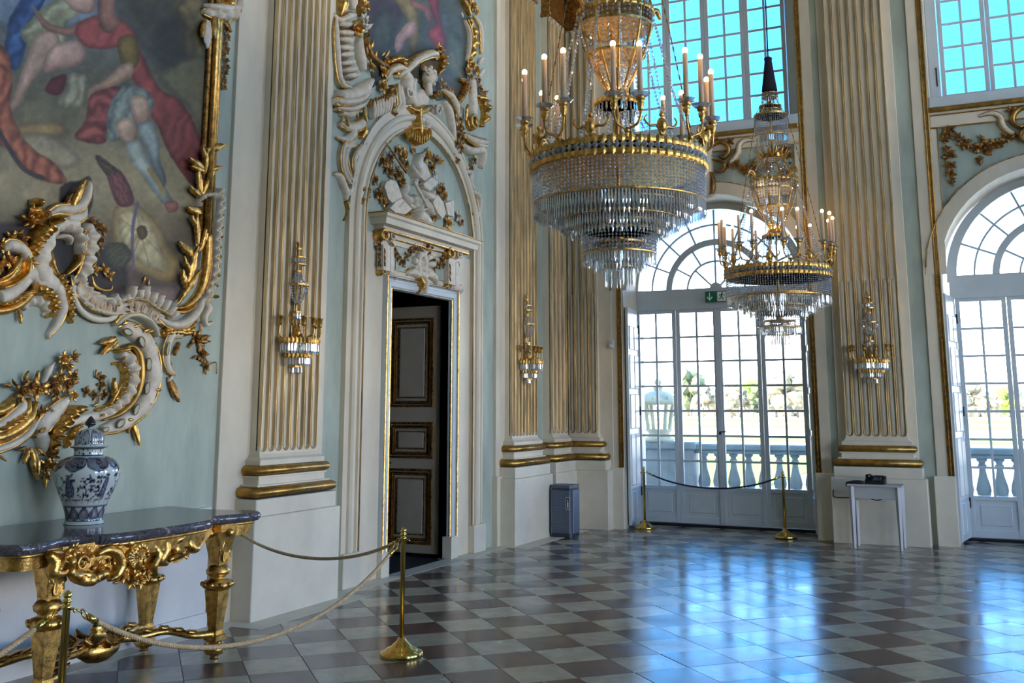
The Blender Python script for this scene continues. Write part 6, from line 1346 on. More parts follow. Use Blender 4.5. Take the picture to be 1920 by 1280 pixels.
ch1 = copy_tree(ch0); ch1.location = (fx, fy, 2.30); ch1.rotation_euler = (0, 0, atan2(-fy, -fx)+.25)
ch1['label'] = 'crystal chandelier hanging farther back in front of the garden door, velvet sleeve visible'
def sconce(label, loc, rz):
    """half round crystal wall light; local +x points out of the wall"""
    T = thing('wall_sconce', label, 'sconce', loc, rz, 'crystal wall sconces on the pilasters')
    h0, h1 = -pi/2, pi/2
    q = MB(); q.tube([(.0, 0, .02), (.0, 0, 1.10)], .008, 8); q.sphere((0, 0, 1.11), .016, 8, 6); q.sphere((.0, 0, .60), .020, 8, 6); q.lathe([(.02, .24), (.035, .30), (.02, .36), (.012, .42)], 10); q.obj('rod', 'gold', T)
    def half(r, z, w=.012, m='gold', nm='hoop', leafy=0):
        q = MB()
        if leafy: leafy_band(q, r, z, w, leafy, .008, h0, h1)
        else: q.lathe([(r-.006, z-w/2), (r+.006, z-w/2), (r+.006, z+w/2), (r-.006, z+w/2), (r-.006, z-w/2)], 16, a0=h0, a1=h1, smooth=False)
        q.obj(nm, m, T, True)
    for r, z, w in ((.028, 1.06, .02), (.066, .985, .012), (.070, .925, .012), (.028, .865, .02), (.098, .75, .016), (.042, .52, .016)): half(r, z, w)
    half(.195, .275, .035, leafy=20); half(.135, .155, .03, leafy=14); half(.062, .065, .014)
    q = MB()
    for r, z, L, n in ((.066, .98, .05, 10), (.042, .515, .07, 8), (.195, .262, .10, 26), (.185, .262, .09, 20), (.135, .14, .075, 18), (.062, .06, .06, 9)):
        for x, y, zz, a in ring_pts(r, n, z, h0, h1): prism_drop(q, (x, y, zz), L, .0095, a)
    for k in range(9):
        a = h0+(h1-h0)*(k+.5)/9; c, s = cos(a), sin(a); strand(q, [(.098*c, .098*s, .745), (.085*c, .085*s, .68), (.05*c, .05*s, .62), (.02*c, .02*s, .595)], .010, .024); strand(q, [(.03*c, .03*s, .86), (.05*c, .05*s, .80), (.098*c, .098*s, .755)], .009, .022)
    o = q.obj('crystals', 'crystal', T); o['kind'] = 'stuff'
    q = MB(); q.sphere((.03, 0, .34), .03, 8, 6, 1.6); q.sphere((.04, 0, .41), .016, 8, 5)
    q.tube(smooth_path([(.05, .04, .29), (.12, .08, .33), (.15, .10, .30)], 4), .008, 6); q.tube(smooth_path([(.05, -.04, .29), (.12, -.08, .33), (.15, -.10, .30)], 4), .008, 6); q.obj('gilt_figure', 'gold', T)
    for a, r in ((-1.45, .24), (-1.05, .225), (-.45, .15), (.45, .15), (1.05, .225), (1.45, .24)):
        c, s = cos(a), sin(a); q = MB(); q.tube(smooth_path([(.17*c, .17*s, .29), (r*c, r*s, .31), ((r+.01)*c, (r+.01)*s, .37), (r*c, r*s, .405)], 4), .006, 6)
        q.lathe([(0, -.02), (.012, -.02), (.02, .0), (.022, .05), (.032, .058), (.030, .064), (0, .06)], 12, (r*c, r*s, .415)); q.obj('candle_arm', 'gold', T)
    return T
sconce('crystal wall sconce on the near pilaster left of the side door', (XL+.165, 6.98, 1.87), 0)
sconce('crystal wall sconce on the pilaster right of the side door', (XL+.165, 11.70, 1.88), 0)
sconce('shaded brass and crystal sconce on the pilaster between the garden doors', (-1.345, YW-.165, 1.88), -pi/2)
# ------------------------------------------------------------------ console table with vase
CT = thing('console_table', 'carved gilded console table with grey marble top under the large painting', 'table', (-5.0, 4.80, 0))
def c2(p): return (p[0]+5.0, p[1]-4.80)
half = [(-4.50, 0), (-4.505, .22), (-4.53, .38), (-4.60, .48), (-4.655, .56), (-4.65, .64), (-4.61, .74), (-4.58, .86), (-4.60, .96), (-4.68, 1.01), (-4.80, 1.00), (-4.95, .95), (-5.15, .95), (-5.425, 1.0)]
hp = smooth_path(half, 3); outline = [(x, 4.80+d) for x, d in hp]+[(x, 4.80-d) for x, d in hp[::-1][:-1]]
outline = [c2(p) for p in outline]
def inset(poly, d): 
    cx, cy_ = -.02, 0; return [(x-(d if x > -.40 else 0)*(.7 if abs(y) > .9 else 1), y-(d if y > 0 else -d)*min(1, max(0, (abs(y)-.5)*3))) for x, y in poly]
q = MB(); lay = [(.030, .842), (.012, .846), (.002, .862), (0, .875), (.004, .889), (.014, .898), (.022, .900)]; n = len(outline); vs = []; fs = []
for d, z in lay: vs += [(*p, z) for p in inset(outline, d)]
for i in range(len(lay)-1):
    for k in range(n): fs.append((i*n+k, i*n+(k+1) % n, (i+1)*n+(k+1) % n, (i+1)*n+k))
q.add(vs, fs, None, True)
top = inset(outline, lay[-1][0]); b = MB().prism(top, .8985, .9001, 'z', side=False); q.add(b.v, b.f); b = MB().prism(inset(outline, .03), .8425, .844, 'z', side=False); q.add(b.v, b.f)
def mat_marble():
    m = bpy.data.materials.new('marble_grey'); m.use_nodes = True; n = m.node_tree; bs = n.nodes['Principled BSDF']; g = nd(n, 'ShaderNodeNewGeometry')
    nz = nd(n, 'ShaderNodeTexNoise', i_Scale=9., i_Detail=8., i_Roughness=.7, i_Distortion=2.); n.links.new(g.outputs['Position'], nz.inputs['Vector'])
    r = ramp(n, [(.34, lin((36, 32, 36))), (.47, lin((92, 88, 94))), (.54, lin((58, 48, 52))), (.64, lin((160, 154, 154)))]); n.links.new(nz.outputs[0], r.inputs[0]); n.links.new(r.outputs[0], bs.inputs['Base Color']); bs.inputs['Roughness'].default_value = .14; MAT['marble_grey'] = m
mat_marble()
q.obj('marble_top', 'marble_grey', CT, True)
# frieze rail under the slab
q = MB(); rail = inset(outline, .045); n = len(rail); vs = [(*p, .842) for p in rail]+[(*p, .76) for p in inset(outline, .055)]; q.add(vs, [(k, (k+1) % n, n+(k+1) % n, n+k) for k in range(n)], None, True); q.obj('rail', 'gold', CT, True)
q = MB(); q.tube([(*p, .836) for p in inset(outline, .038)], .010, 6, closed=True); q.obj('rail_bead', 'gold', CT)
# carved apron: traced on the table's front plane
class TOrn(Orn):
    def __init__(s, T, X0):
        s.wall = 'T'; s.X0 = X0; s.T = T; s.loc = T.location.copy(); s.R = Matrix(((0, 0, 1, X0), (1, 0, 0, 0), (0, 1, 0, 0), (0, 0, 0, 1))); s.M = Matrix.Translation(-s.loc)@s.R
    def uv(s, p, w): return on_x(p[0], p[1], s.X0+w)
def fT(x, y): return (x/3.369, 900+y/3.369)
ap = TOrn(CT, -4.60)
apr = [(300, 440), (330, 560), (360, 600), (420, 585), (450, 545), (470, 600), (520, 625), (590, 635), (650, 615), (700, 625), (760, 640), (810, 655), (860, 678), (920, 640), (960, 615), (1000, 560), (1060, 530), (1120, 520), (1170, 490), (1200, 440), (1250, 430), (1300, 380), (1340, 330), (1340, 285), (1000, 330), (700, 375), (520, 405)]
ap.plate(T_(fT, *apr), -.03, .0, 'gold', 'apron')
AW = 'gold'
ap.scroll(T_(fT, (320, 470), (360, 520), (350, 580), (400, 590), (440, 560)), [.02, .03, .03, .025, .01], .04, AW, name='scroll'); ap.scroll(T_(fT, (460, 480), (455, 560), (520, 620), (600, 625), (660, 590), (700, 560)), [.02, .03, .035, .035, .03, .012], .05, AW, ribs=10, name='scroll'); ap.volute(fT(525, 530), .045, 1.4, .5, AW, w=.04)
ap.scroll(T_(fT, (620, 470), (680, 440), (740, 460), (770, 530), (740, 600), (700, 630)), [.015, .03, .035, .035, .03, .012], .06, AW, name='scroll'); ap.scroll(T_(fT, (690, 410), (760, 390), (820, 400), (840, 450)), [.015, .03, .03, .015], .06, AW, name='scroll', ribs=9)
for k in range(7): a = radians(110+k*22); ap.lobe(fT(850, 490), fT(850+70*cos(a), 490-75*sin(a)), .022, .06, AW, base=.01, name='shell_rib', tip=.9)
ap.scroll(T_(fT, (960, 400), (1000, 470), (970, 540), (990, 600)), [.02, .03, .03, .015], .06, AW, name='scroll'); ap.scroll(T_(fT, (1030, 350), (1050, 430), (1020, 500), (1060, 530)), [.02, .035, .035, .015], .06, AW, name='scroll'); ap.scroll(T_(fT, (1160, 340), (1110, 400), (1130, 460), (1080, 510)), [.02, .035, .035, .015], .06, AW, name='scroll', ribs=8); ap.scroll(T_(fT, (1190, 340), (1200, 410), (1240, 430), (1290, 370)), [.015, .03, .03, .012], .05, AW, name='scroll')
for x, y, r in ((880, 400, .04), (850, 630, .045), (900, 630, .04), (940, 580, .035), (1100, 350, .04), (1140, 400, .035), (1230, 360, .04), (1180, 460, .03), (640, 560, .04), (380, 520, .04), (420, 470, .035), (790, 600, .035), (560, 470, .035), (480, 440, .03), (1000, 420, .03), (720, 500, .03)): ap.bunch(fT(x, y), r, AW, 5, base=.015)
for a, b in (((430, 480), (330, 440)), ((600, 580), (560, 650)), ((780, 640), (730, 650)), ((860, 640), (870, 690)), ((540, 590), (640, 640)), ((1060, 360), (980, 350)), ((930, 380), (900, 340)), ((1260, 350), (1310, 330))): ap.leaf(fT(*a), fT(*b), .6, AW, base=.02)
# mask
mu, mv = ap.uv(fT(895, 505), .05); MM = ap.M@Matrix.Translation((mu, mv, .02))
q = MB(); q.sphere((0, 0, 0), .05, 14, 10, M=MM@Matrix.Diagonal((.85, 1.25, .95, 1))); q.lathe([(0, -.02), (.010, -.014), (.006, .02), (0, .022)], 7, M=MM@Matrix.Translation((0, -.005, .050))@Matrix.Rotation(pi/2, 4, 'X')); q.sphere((.017, .010, .040), .007, 6, 4, M=MM); q.sphere((-.017, .010, .040), .007, 6, 4, M=MM); q.tube([(-.012, -.030, .040), (0, -.033, .046), (.012, -.030, .040)], .005, 5, MM); q.tube([(-.03, .022, .034), (0, .020, .048), (.03, .022, .034)], .005, 5, MM)
mk = q.obj('mask', AW, CT)
q = MB()
for k in range(9): a = pi*k/8; q.tube([(.040*cos(a), .02+.045*sin(a), .03), (.07*cos(a), .03+.085*sin(a), .015)], [.014, .006], 6, MM)
q.obj('mask_rays', AW, mk)
# legs: scrolled terms on knops, tapering square shafts, bun feet
def leg(x, y, s=1.):
    T = MB(); M0 = Matrix.Translation((*c2((x, y)), 0)); M45 = M0@Matrix.Rotation(pi/4, 4, 'Z'); k2 = sqrt(2)
    T.lathe([(.050*k2, .43), (.056*k2, .425), (.032*k2, .18), (.036*k2, .175), (.038*k2, .15), (.05*k2, .145), (.05*k2, .115), (.03*k2, .11)], 4, M=M45, smooth=False)
    o = T.obj('leg', 'gold', CT)
    q = MB(); q.lathe([(.03, .115), (.05, .10), (.068, .075), (.07, .055), (.055, .03), (.03, .022), (.026, .012), (.03, 0), (0, 0)], 14, M=M0); q.obj('bun_foot', 'gold', o, True)
    for k in range(6):
        a = k*pi/3; me = with_mat(LEAF[k % 3], 'gold'); l = link('leaf', me, None, o, M0@Matrix.Translation((.045*cos(a), .045*sin(a), .11))@Matrix.Rotation(a, 4, 'Z')@Matrix.Rotation(radians(80), 4, 'Y')@Matrix.Diagonal((.07, .10, .06, 1)))
    q = MB(); q.lathe([(.05, .425), (.075, .43), (.095, .445), (.10, .465), (.085, .485), (.055, .495), (.05, .51), (.072, .525), (.078, .55), (.06, .575), (.045, .585)], 16, M=M0); q.obj('knop', 'gold', o)
    q = MB()
    for k in range(10): a = 2*pi*k/10; q.sphere((.095*cos(a), .095*sin(a), .465), .017, 7, 5, M=M0)
    q.obj('gadroon', 'gold', o)
    q = MB(); prof = [(.045, .58), (.048, .62), (.060, .68), (.075, .75), (.088, .80), (.09, .845)]; q.lathe([(r*k2*.9, z) for r, z in prof], 4, M=M45, smooth=False); q.obj('term', 'gold', o)
    for a in (0, pi/2, -pi/2):
        link('leaf', with_mat(LEAF[1], 'gold'), None, o, M0@Matrix.Translation((.05*cos(a), .05*sin(a), .60))@Matrix.Rotation(a, 4, 'Z')@Matrix.Rotation(-radians(84), 4, 'Y')@Matrix.Diagonal((.20, .16, .10, 1)))
        q = MB(); q.sphere((.085*cos(a), .085*sin(a), .79), .028, 8, 6, M=M0); q.obj('boss', 'gold', o)
    return o
for x, y in ((-4.70, 5.47), (-4.70, 4.13), (-5.27, 5.44), (-5.27, 4.16)): leg(x, y)
# stretchers meeting at a carved centre
q0 = (-5.02, 4.80)
for x, y in ((-4.70, 5.47), (-4.70, 4.13), (-5.27, 5.44), (-5.27, 4.16)):
    dx, dy = q0[0]-x, q0[1]-y; P = [(x, y, .155), (x+dx*.15, y+dy*.22, .165), (x+dx*.55, y+dy*.38, .20), (x+dx*.8, y+dy*.65, .19), (q0[0], q0[1]+.12*(1 if y > 4.8 else -1), .21)]
    P = [(*c2(p[:2]), p[2]) for p in P]; o = MB().tube(smooth_path(P, 6), [.036, .034, .032, .030, .032]+[.032]*12+[.036]*4+[.045]*4, 8, flat=.75, up=(0, 0, 1)).obj('stretcher', 'gold', CT)
    sg = 1 if y > 4.8 else -1
    for t in (.3, .55, .75):
        px_ = [P[0][i]+(P[4][i]-P[0][i])*t for i in range(3)]
    for p in smooth_path(P, 2)[2:7]: link('leaf', with_mat(LEAF[2], 'gold'), None, o, Matrix.Translation((p[0]-.02, p[1]+sg*.03, p[2]+.02))@Matrix.Rotation(-sg*pi/2*.8, 4, 'Z')@Matrix.Diagonal((.11, .13, .10, 1)))
q = MB(); q.lathe([(0, .10), (.06, .12), (.11, .17), (.12, .21), (.10, .26), (.05, .29), (.03, .33), (.05, .36), (.03, .39), (0, .40)], 16, M=Matrix.Translation((*c2(q0), 0))@Matrix.Diagonal((.8, 1.3, .8, 1))); ctr = q.obj('centre_boss', 'gold', CT)
for k in range(10):
    a = 2*pi*k/10; link('leaf', with_mat(LEAF[k % 3], 'gold'), None, ctr, Matrix.Translation((*c2(q0), .16))@Matrix.Rotation(a, 4, 'Z')@Matrix.Translation((.05, 0, 0))@Matrix.Rotation(-.5, 4, 'Y')@Matrix.Diagonal((.17, .17, .14, 1)))

# vase
def vase():
    x, y = on_z(157, 981, .90); T = thing('lidded_vase', 'tall blue and white porcelain jar with lid on the marble console', 'vase', (x, y, .90))
    body = [(.0, .0), (.108, .0), (.112, .012), (.108, .03), (.115, .07), (.135, .13), (.160, .19), (.183, .255), (.192, .30), (.188, .335), (.165, .372), (.130, .395), (.095, .405), (.086, .412), (.086, .445), (.092, .450)]
    lid = [(.093, .452), (.106, .455), (.107, .462), (.092, .466), (.086, .478), (.086, .505), (.080, .535), (.060, .556), (.030, .566), (.016, .572), (.014, .580), (.030, .592), (.034, .602), (.026, .618), (.010, .640), (0, .648)]
    def build(nm, prof, paint, parent):
        pr = smooth_path(prof, 6); NA = 288; zs = []; s = 0
        for i, p in enumerate(pr):
            if i: s += hypot(p[0]-pr[i-1][0], p[1]-pr[i-1][1])
            zs.append(s)
        vs = [(r*cos(2*pi*k/NA), r*sin(2*pi*k/NA), z) for r, z in pr for k in range(NA)]; fs = [(i*NA+k, i*NA+(k+1) % NA, (i+1)*NA+(k+1) % NA, (i+1)*NA+k) for i in range(len(pr)-1) for k in range(NA)]
        me = MB().add(vs, fs, None, True).mesh(nm); A, Z = np.meshgrid(np.arange(NA)/NA*960., np.array([p[1] for p in pr])*1000., indexing='xy')
        cv = Canvas(np.stack([A, Z], -1)); paint(cv); col = np.clip(cv.C/255, 0, 1)**2.2
        at = me.color_attributes.new('paint', 'FLOAT_COLOR', 'POINT'); at.data.foreach_set('color', np.hstack([col.reshape(-1, 3), np.ones((len(vs), 1))]).ravel().astype(np.float32))
        if 'porcelain' not in MAT:
            m = bpy.data.materials.new('porcelain'); m.use_nodes = True; bs = m.node_tree.nodes['Principled BSDF']; a = nd(m.node_tree, 'ShaderNodeAttribute', attribute_name='paint'); m.node_tree.links.new(a.outputs[0], bs.inputs['Base Color']); bs.inputs['Roughness'].default_value = .08; bs.inputs['Coat Weight'].default_value = .6; MAT['porcelain'] = m
        return link(nm, me, 'porcelain', parent)
    BL, RD, WHT = (18, 20, 40), (110, 40, 36), (186, 194, 190)
    def pb(c):
        c.fill([(0, WHT), (700, (212, 216, 214))], 1); r = random.Random(2)
        c.line([(0, 24), (960, 24)], 8, BL); c.line([(0, 108), (960, 108)], 3, BL); c.line([(0, 410), (960, 410)], 6, BL)
        for k in range(12):
            x = 40+k*80; c.poly([(x-34, 34), (x+34, 34), (x+36, 70), (x, 104), (x-36, 70)], (44, 48, 74), (150, 158, 164), 2); c.line([(x-34, 36), (x-36, 70), (x, 104), (x+36, 70), (x+34, 36)], 4, BL); c.poly([(x-14, 50), (x+14, 50), (x+10, 84), (x-10, 84)], (210, 212, 210), (110, 60, 54), 3)
        for k in range(8):
            x = 60+k*120; c.poly([(x-56, 396), (x+56, 396), (x+50, 350), (x+26, 332), (x, 318), (x-26, 332), (x-50, 350)], (150, 156, 162), (50, 56, 80), 2); c.line([(x-58, 392), (x-52, 350), (x-26, 330), (x, 316), (x+26, 330), (x+52, 350), (x+58, 392)], 5, BL)
            for j in range(14): a, b = r.uniform(-38, 38), r.uniform(338, 388); c.poly([(x+a-6, b), (x+a, b+6), (x+a+7, b), (x+a, b-6)], BL if r.random() < .7 else RD, None, 2)
        for k in range(5):
            x = 20+k*192
            c.line([(x, 150), (x+50, 148), (x+100, 152), (x+150, 148), (x+192, 150)], 3, (96, 70, 66)); c.line([(x, 136), (x+100, 138), (x+192, 136)], 3, (96, 70, 66))
            for j in range(5): c.line([(x+j*38, 128), (x+j*38, 156)], 3, (96, 70, 66))
            c.line([(x+40, 160), (x+60, 200), (x+50, 235), (x+80, 265), (x+70, 300)], 6, BL); c.line([(x+60, 205), (x+100, 220), (x+130, 250), (x+120, 285)], 5, BL); c.line([(x+90, 160), (x+120, 180), (x+165, 175)], 7, BL)
            for j in range(46):
                a, b = x+r.uniform(10, 185), r.uniform(165, 310); s = r.uniform(4, 10); c.poly([(a-s, b), (a, b+s*.8), (a+s, b), (a, b-s*.8)], BL if r.random() < .72 else RD, None, 2.5)
            for j in range(8): a, b = x+r.uniform(10, 185), r.uniform(170, 300); s = r.uniform(10, 17); c.poly([(a-s, b-4), (a-3, b+s*.6), (a+s, b+3), (a+2, b-s*.6)], BL, (70, 74, 100), 3)
            c.poly([(x+135, 165), (x+180, 170), (x+186, 230), (x+160, 290), (x+140, 230)], (44, 48, 74), (150, 156, 164), 4, fold=14, fang=.7)
        for j in range(60): a, b = r.uniform(0, 960), r.uniform(416, 446); s = r.uniform(5, 10); c.poly([(a-s, b), (a, b+s*.6), (a+s, b), (a, b-s*.6)], BL if r.random() < .7 else RD, None, 2.5)
        c.line([(0, 449), (960, 449)], 4, BL)
    def pl(c):
        c.fill([(400, WHT), (700, WHT)], 1); r = random.Random(5)
        for k in range(9): x = 50+k*107; c.poly([(x-40, 480), (x+40, 480), (x+40, 540), (x, 556), (x-40, 540)], (84, 86, 100), (190, 192, 190), 3); c.line([(x-42, 480), (x-42, 540), (x, 560), (x+42, 540), (x+42, 480)], 5, BL)
        for j in range(90): a, b = r.uniform(0, 960), r.uniform(470, 552); s = r.uniform(4, 9); c.poly([(a-s, b), (a, b+s*.7), (a+s, b), (a, b-s*.7)], BL if r.random() < .7 else RD, None, 2.5)
        c.line([(0, 458), (960, 458)], 5, BL); c.poly([(-10, 585), (970, 585), (970, 700), (-10, 700)], (52, 40, 40), (36, 30, 34), 3)
    build('body', body, pb, T); build('lid', lid, pl, T)
vase()

# ------------------------------------------------------------------ rope barriers
def stanchion(x, y, label):
    T = thing('stanchion', label, 'stanchion', (x, y, 0), 0, 'brass rope stanchions')
    MB().lathe([(0, 0), (.135, 0), (.14, .006), (.14, .028), (.134, .034), (.115, .038), (.105, .048), (.098, .054), (.07, .064), (.062, .072), (.05, .084), (.032, .098), (.026, .112), (.022, .118), (0, .118)], 36).obj('base', 'brass', T)
    MB().lathe([(.016, .11), (.016, .735), (.019, .738), (.019, .748), (.014, .752), (.012, .762)], 16).obj('pole', 'brass', T)
    MB().lathe([(.012, .758), (.02, .766), (.02, .772), (.012, .778), (.017, .786), (.019, .794), (.014, .804), (.005, .812), (0, .815)], 14).obj('finial', 'brass', T)
    q = MB()
    for a in (0, pi): q.tube([(.016*cos(a), .016*sin(a), .735), (.04*cos(a), .04*sin(a), .74), (.05*cos(a), .05*sin(a), .725)], .005, 6)
    q.obj('eye', 'brass', T)
    return T
sA = (-3.63, 6.03); sB = (-4.37, 13.48); sC = (-2.49, 13.28); sD = on_z(127, 1112, .80)
stanchion(*sA, 'brass stanchion standing alone on the tiles in front of the side door'); stanchion(*sB, 'brass stanchion at the left jamb of the garden door'); stanchion(*sC, 'brass stanchion at the right side of the garden door'); stanchion(*sD, 'brass stanchion in front of the console table')
def rope(label, a, b, sag, r, m, twist=True, hooks=True):
    T = thing('barrier_rope', label, 'rope', ((a[0]+b[0])/2, (a[1]+b[1])/2, min(a[2], b[2])-sag))
    off = Vector(T.location); A, B = Vector(a), Vector(b); L = (B-A).length; n = int(L/.007) if twist else 40; P = []
    for i in range(n+1):
        t = i/n; p = A.lerp(B, t); p.z -= sag*4*t*(1-t)*(1+.15*(1-2*t)**2); P.append(p-off)
    i0, i1 = (int(n*.035), n-int(n*.035)) if hooks else (0, n)
    if twist:
        for s in range(3):
            Q = []
            for i in range(i0, i1+1):
                tg = (P[min(i+1, n)]-P[max(i-1, 0)]).normalized(); u = Vector((0, 0, 1)); u = (u-tg*u.dot(tg)).normalized(); v = tg.cross(u); ph = 2*pi*(i*.007/.042)+2*pi*s/3
                Q.append(P[i]+u*cos(ph)*r*.5+v*sin(ph)*r*.5)
            MB().tube(Q, r*.58, 6).obj('strand', m, T)
    else: MB().tube(P[i0:i1+1], r, 8).obj('cord', m, T)
    if hooks:
        for idx, nb in ((i0, 0), (i1, n)):
            d = (P[nb]-P[idx]).normalized(); q = MB(); q.tube([P[idx]-d*.035, P[idx]+d*.02], r*1.25, 10); M = Matrix.Translation(P[idx]+d*.04); ring = [P[idx]+d*.045+Vector((0, 0, 1)).cross(d).normalized()*.016*cos(2*pi*k/12)+(d*.7+Vector((0, 0, .7)))*.022*sin(2*pi*k/12) for k in range(12)]; q.tube(ring, .004, 6, closed=True); q.tube([P[idx]+d*.06, P[nb]], .004, 6); q.obj('hook', 'brass', T)
dA = Vector((sD[0]-sA[0], sD[1]-sA[1])).normalized()*.05
wy, wz = on_x(446, 992, -5.30)
rope('sand coloured twisted rope sagging from the console to the lone stanchion', (sD[0]-dA.x, sD[1]-dA.y, .725), (sA[0]+dA.x, sA[1]+dA.y, .725), .36, .0125, 'rope_sand')
rope('sand coloured twisted rope running from the pilaster plinth to the lone stanchion', (-5.30, 6.34, wz), (sA[0]-.04, sA[1]+.01, .725), .16, .0115, 'rope_sand')
rope('sand coloured twisted rope leaving the console stanchion to the left edge', (sD[0]-.02, sD[1]-.05, .725), (sD[0]-.10, sD[1]-1.7, .725), .22, .0125, 'rope_sand')
rope('dark blue cord strung between the stanchions at the garden door', (sB[0]+.05, sB[1], .735), (sC[0]-.05, sC[1], .735), .17, .011, 'rope_dark', False)

# ------------------------------------------------------------------ litter bin
bx_, by_ = -5.035, 12.30
T = thing('litter_bin', 'blue grey perforated litter bin in the room corner', 'bin', (bx_, by_, 0), radians(0))
def rrect(w, d, r, n=5):
    P = []
    for cx, cy_, a in ((w/2-r, d/2-r, 0), (-w/2+r, d/2-r, pi/2), (-w/2+r, -d/2+r, pi), (w/2-r, -d/2+r, 3*pi/2)): P += [(cx+r*cos(a+pi/2*k/n), cy_+r*sin(a+pi/2*k/n)) for k in range(n+1)]
    return P
MB().prism(rrect(.29, .30, .05), .012, .60, 'z').obj('body', 'bin_dark', T, True); MB().prism(rrect(.30, .31, .055), .60, .635, 'z').obj('lid', 'bin_grey', T, True); MB().prism(rrect(.27, .28, .04), 0, .014, 'z').obj('foot', 'black_plastic', T, True)
def mat_perf():
    m = bpy.data.materials.new('bin_mesh'); m.use_nodes = True; n = m.node_tree; b = n.nodes['Principled BSDF']; t = nd(n, 'ShaderNodeTexCoord'); mp = nd(n, 'ShaderNodeMapping'); mp.inputs['Scale'].default_value = (70, 70, 70); n.links.new(t.outputs['Object'], mp.inputs[0])
    br = nd(n, 'ShaderNodeTexVoronoi', feature='F1', i_Randomness=0., i_Scale=1.); n.links.new(mp.outputs[0], br.inputs['Vector']); r = ramp(n, [(.28, lin((34, 38, 50))), (.42, lin((112, 122, 142)))]); n.links.new(br.outputs['Distance'], r.inputs[0]); n.links.new(r.outputs[0], b.inputs['Base Color']); b.inputs['Roughness'].default_value = .45; b.inputs['Metallic'].default_value = .3; MAT['bin_mesh'] = m
mat_perf()
MB().bbox(-.115, .125, -.157, -.145, .05, .575, .004).obj('perforated_front', 'bin_mesh', T, True); MB().bbox(.142, .152, -.11, .11, .05, .575, .004).obj('perforated_side', 'bin_mesh', T, True); MB().bbox(-.135, -.120, -.158, -.146, .03, .60, .002).obj('edge_strip', 'bin_grey', T, True)
st = MB().box(.075, .128, -.160, -.156, .345, .49).obj('sticker', 'white', T); MB().box(.080, .123, -.1615, -.1600, .350, .485).obj('sticker_field', 'black_plastic', st)
q = MB(); q.prism([(.094, .365), (.110, .365), (.110, .42), (.106, .435), (.106, .465), (.098, .465), (.098, .435), (.094, .42)], -.1628, -.1615, 'y'); q.obj('bottle_pictogram', 'white', st, True)

# ------------------------------------------------------------------ small painted table with the telephone
T = thing('side_table', 'small pale grey side table against the pilaster between the garden doors', 'table', (-1.335, 12.80, 0), radians(-3))
MB().bbox(-.30, .30, -.17, .16, .70, .722, .004).obj('table_top', 'table_paint', T, True)
MB().bbox(-.25, .25, -.135, -.115, .56, .70, .003).obj('drawer_front', 'table_paint', T, True); MB().bbox(-.25, .25, .115, .135, .56, .70, .003).obj('back_rail', 'table_paint', T, True)
for x in (-.26, .245): MB().bbox(x, x+.015, -.12, .12, .56, .70, .003).obj('side_rail', 'table_paint', T, True)
for x in (-.255, .255):
    for y in (-.13, .13):
        q = MB(); q.lathe([(.018*sqrt(2)*.75, 0), (.026*sqrt(2)*.9, .56), (.026*sqrt(2)*.9, .70)], 4, (x, y, 0), smooth=False, M=None); o = q.obj('leg', 'table_paint', T)
T = thing('desk_telephone', 'black desk telephone with handset on the small side table', 'telephone', (-1.34, 12.80, .722), radians(-3))
q = MB(); q.add([(-.11, -.08, 0), (.11, -.08, 0), (.11, .09, 0), (-.11, .09, 0), (-.11, -.08, .03), (.11, -.08, .03), (.11, .09, .09), (-.11, .09, .09)], [(0, 3, 2, 1), (4, 5, 6, 7), (0, 1, 5, 4), (1, 2, 6, 5), (2, 3, 7, 6), (3, 0, 4, 7)]); q.obj('base', 'black_plastic', T)
MB().bbox(-.10, -.05, -.07, .08, .07, .11, .012).obj('handset', 'black_plastic', T, True); MB().bbox(-.02, .09, .03, .07, .085, .095, .003).obj('display', 'bin_dark', T, True)
q = MB(); 
for i in range(3):
    for j in range(4): q.box(-.01+i*.03, .01+i*.03, -.06+j*.02, -.048+j*.02, .045+j*.007, .055+j*.007)
q.obj('keypad', 'bin_grey', T)
T = thing('handset_pouch', 'small dark pouch hanging over the left edge of the side table', 'pouch', (-1.60, 12.72, .722)); q = MB(); q.tube(smooth_path([(.14, .02, .015), (.05, .0, .022), (.0, -.01, .018), (-.045, -.02, .010), (-.05, -.02, -.03)], 4), [.018, .02, .022, .022, .02, .02, .018, .018, .016, .015, .014, .014, .014, .013, .012, .012, .010], 8); q.obj('strap', 'black_plastic', T)
o = MB().tube(smooth_path([(-1.86, 13.09, .62), (-1.86, 13.085, .545), (-1.80, 13.085, .53), (-1.66, 13.085, .535), (-1.58, 13.04, .56), (-1.50, 12.96, .62)], 5), .006, 6).obj('power_cable', 'iron'); tag(o, 'thin dark cable running from the plinth to the small side table', 'cable')
o = MB().tube(smooth_path([(-1.50, 12.93, .60), (-1.42, 12.9, .545), (-1.34, 12.9, .53), (-1.28, 12.9, .55), (-1.33, 12.9, .565), (-1.24, 12.92, .60)], 5), .005, 6).obj('cable_loop', 'iron'); tag(o, 'loop of dark cable under the small side table', 'cable')

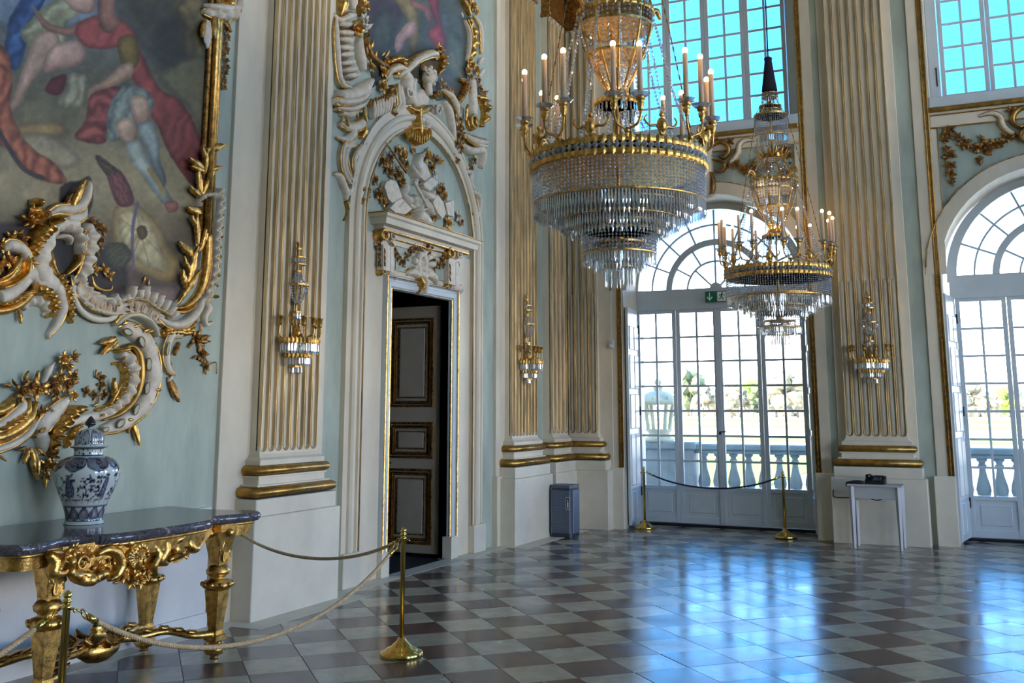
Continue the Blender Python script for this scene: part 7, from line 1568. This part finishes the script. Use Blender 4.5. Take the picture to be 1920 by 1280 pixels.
# ------------------------------------------------------------------ exit sign, wall sensor
ex, ez = on_y(1342, 556, YD-.09)
T = thing('exit_sign', 'green emergency exit sign with white arrow and running figure on the fanlight transom', 'sign', (ex, YD-.09, ez), 0)
MB().bbox(-.15, .15, -.005, .04, -.078, .078, .004).obj('plate', 'sign_green', T, True); MB().bbox(-.158, .158, .0, .045, -.086, .086, .004).obj('back_plate', 'grey_plastic', T, True)
def flat(nm, polys, m, y0=-.0075, y1=-.005):
    q = MB()
    for p in polys: q.prism(p, y0, y1, 'y')
    return q.obj(nm, m, T, True)
flat('arrow', [[(-.092, .06), (-.078, .06), (-.078, -.02), (-.052, .006), (-.040, -.006), (-.085, -.055), (-.130, -.006), (-.118, .006), (-.092, -.02)]], 'white')
flat('pictogram_field', [[(.022, -.066), (.142, -.066), (.142, .066), (.022, .066)]], 'white')
def limb(a, b, w): d = Vector((b[0]-a[0], b[1]-a[1])).normalized(); n_ = Vector((-d.y, d.x))*w/2; return [(a[0]-n_.x, a[1]-n_.y), (b[0]-n_.x, b[1]-n_.y), (b[0]+n_.x, b[1]+n_.y), (a[0]+n_.x, a[1]+n_.y)]
flat('running_figure', [[(.093+.011*cos(2*pi*k/12), .048+.011*sin(2*pi*k/12)) for k in range(12)], limb((.090, .036), (.078, -.004), .020), limb((.080, .0), (.102, -.022), .012), limb((.102, -.020), (.098, -.050), .011), limb((.078, -.002), (.064, -.030), .012), limb((.066, -.028), (.040, -.036), .011), limb((.088, .032), (.060, .022), .010), limb((.060, .024), (.050, .004), .009), limb((.092, .030), (.112, .012), .009), limb((.112, .012), (.128, .022), .008)], 'sign_green', -.0095, -.0075)
sx_, sz_ = on_y(1147, 645, YW-.03)
T = thing('wall_sensor', 'small white alarm sensor box on the wall beside the garden door', 'sensor', (sx_, YW-.03, sz_)); MB().bbox(-.035, .035, -.045, .01, -.06, .06, .01).obj('housing', 'grey_plastic', T, True); MB().bbox(-.02, .02, -.050, -.04, -.045, -.005, .004).obj('lens', 'white', T, True)
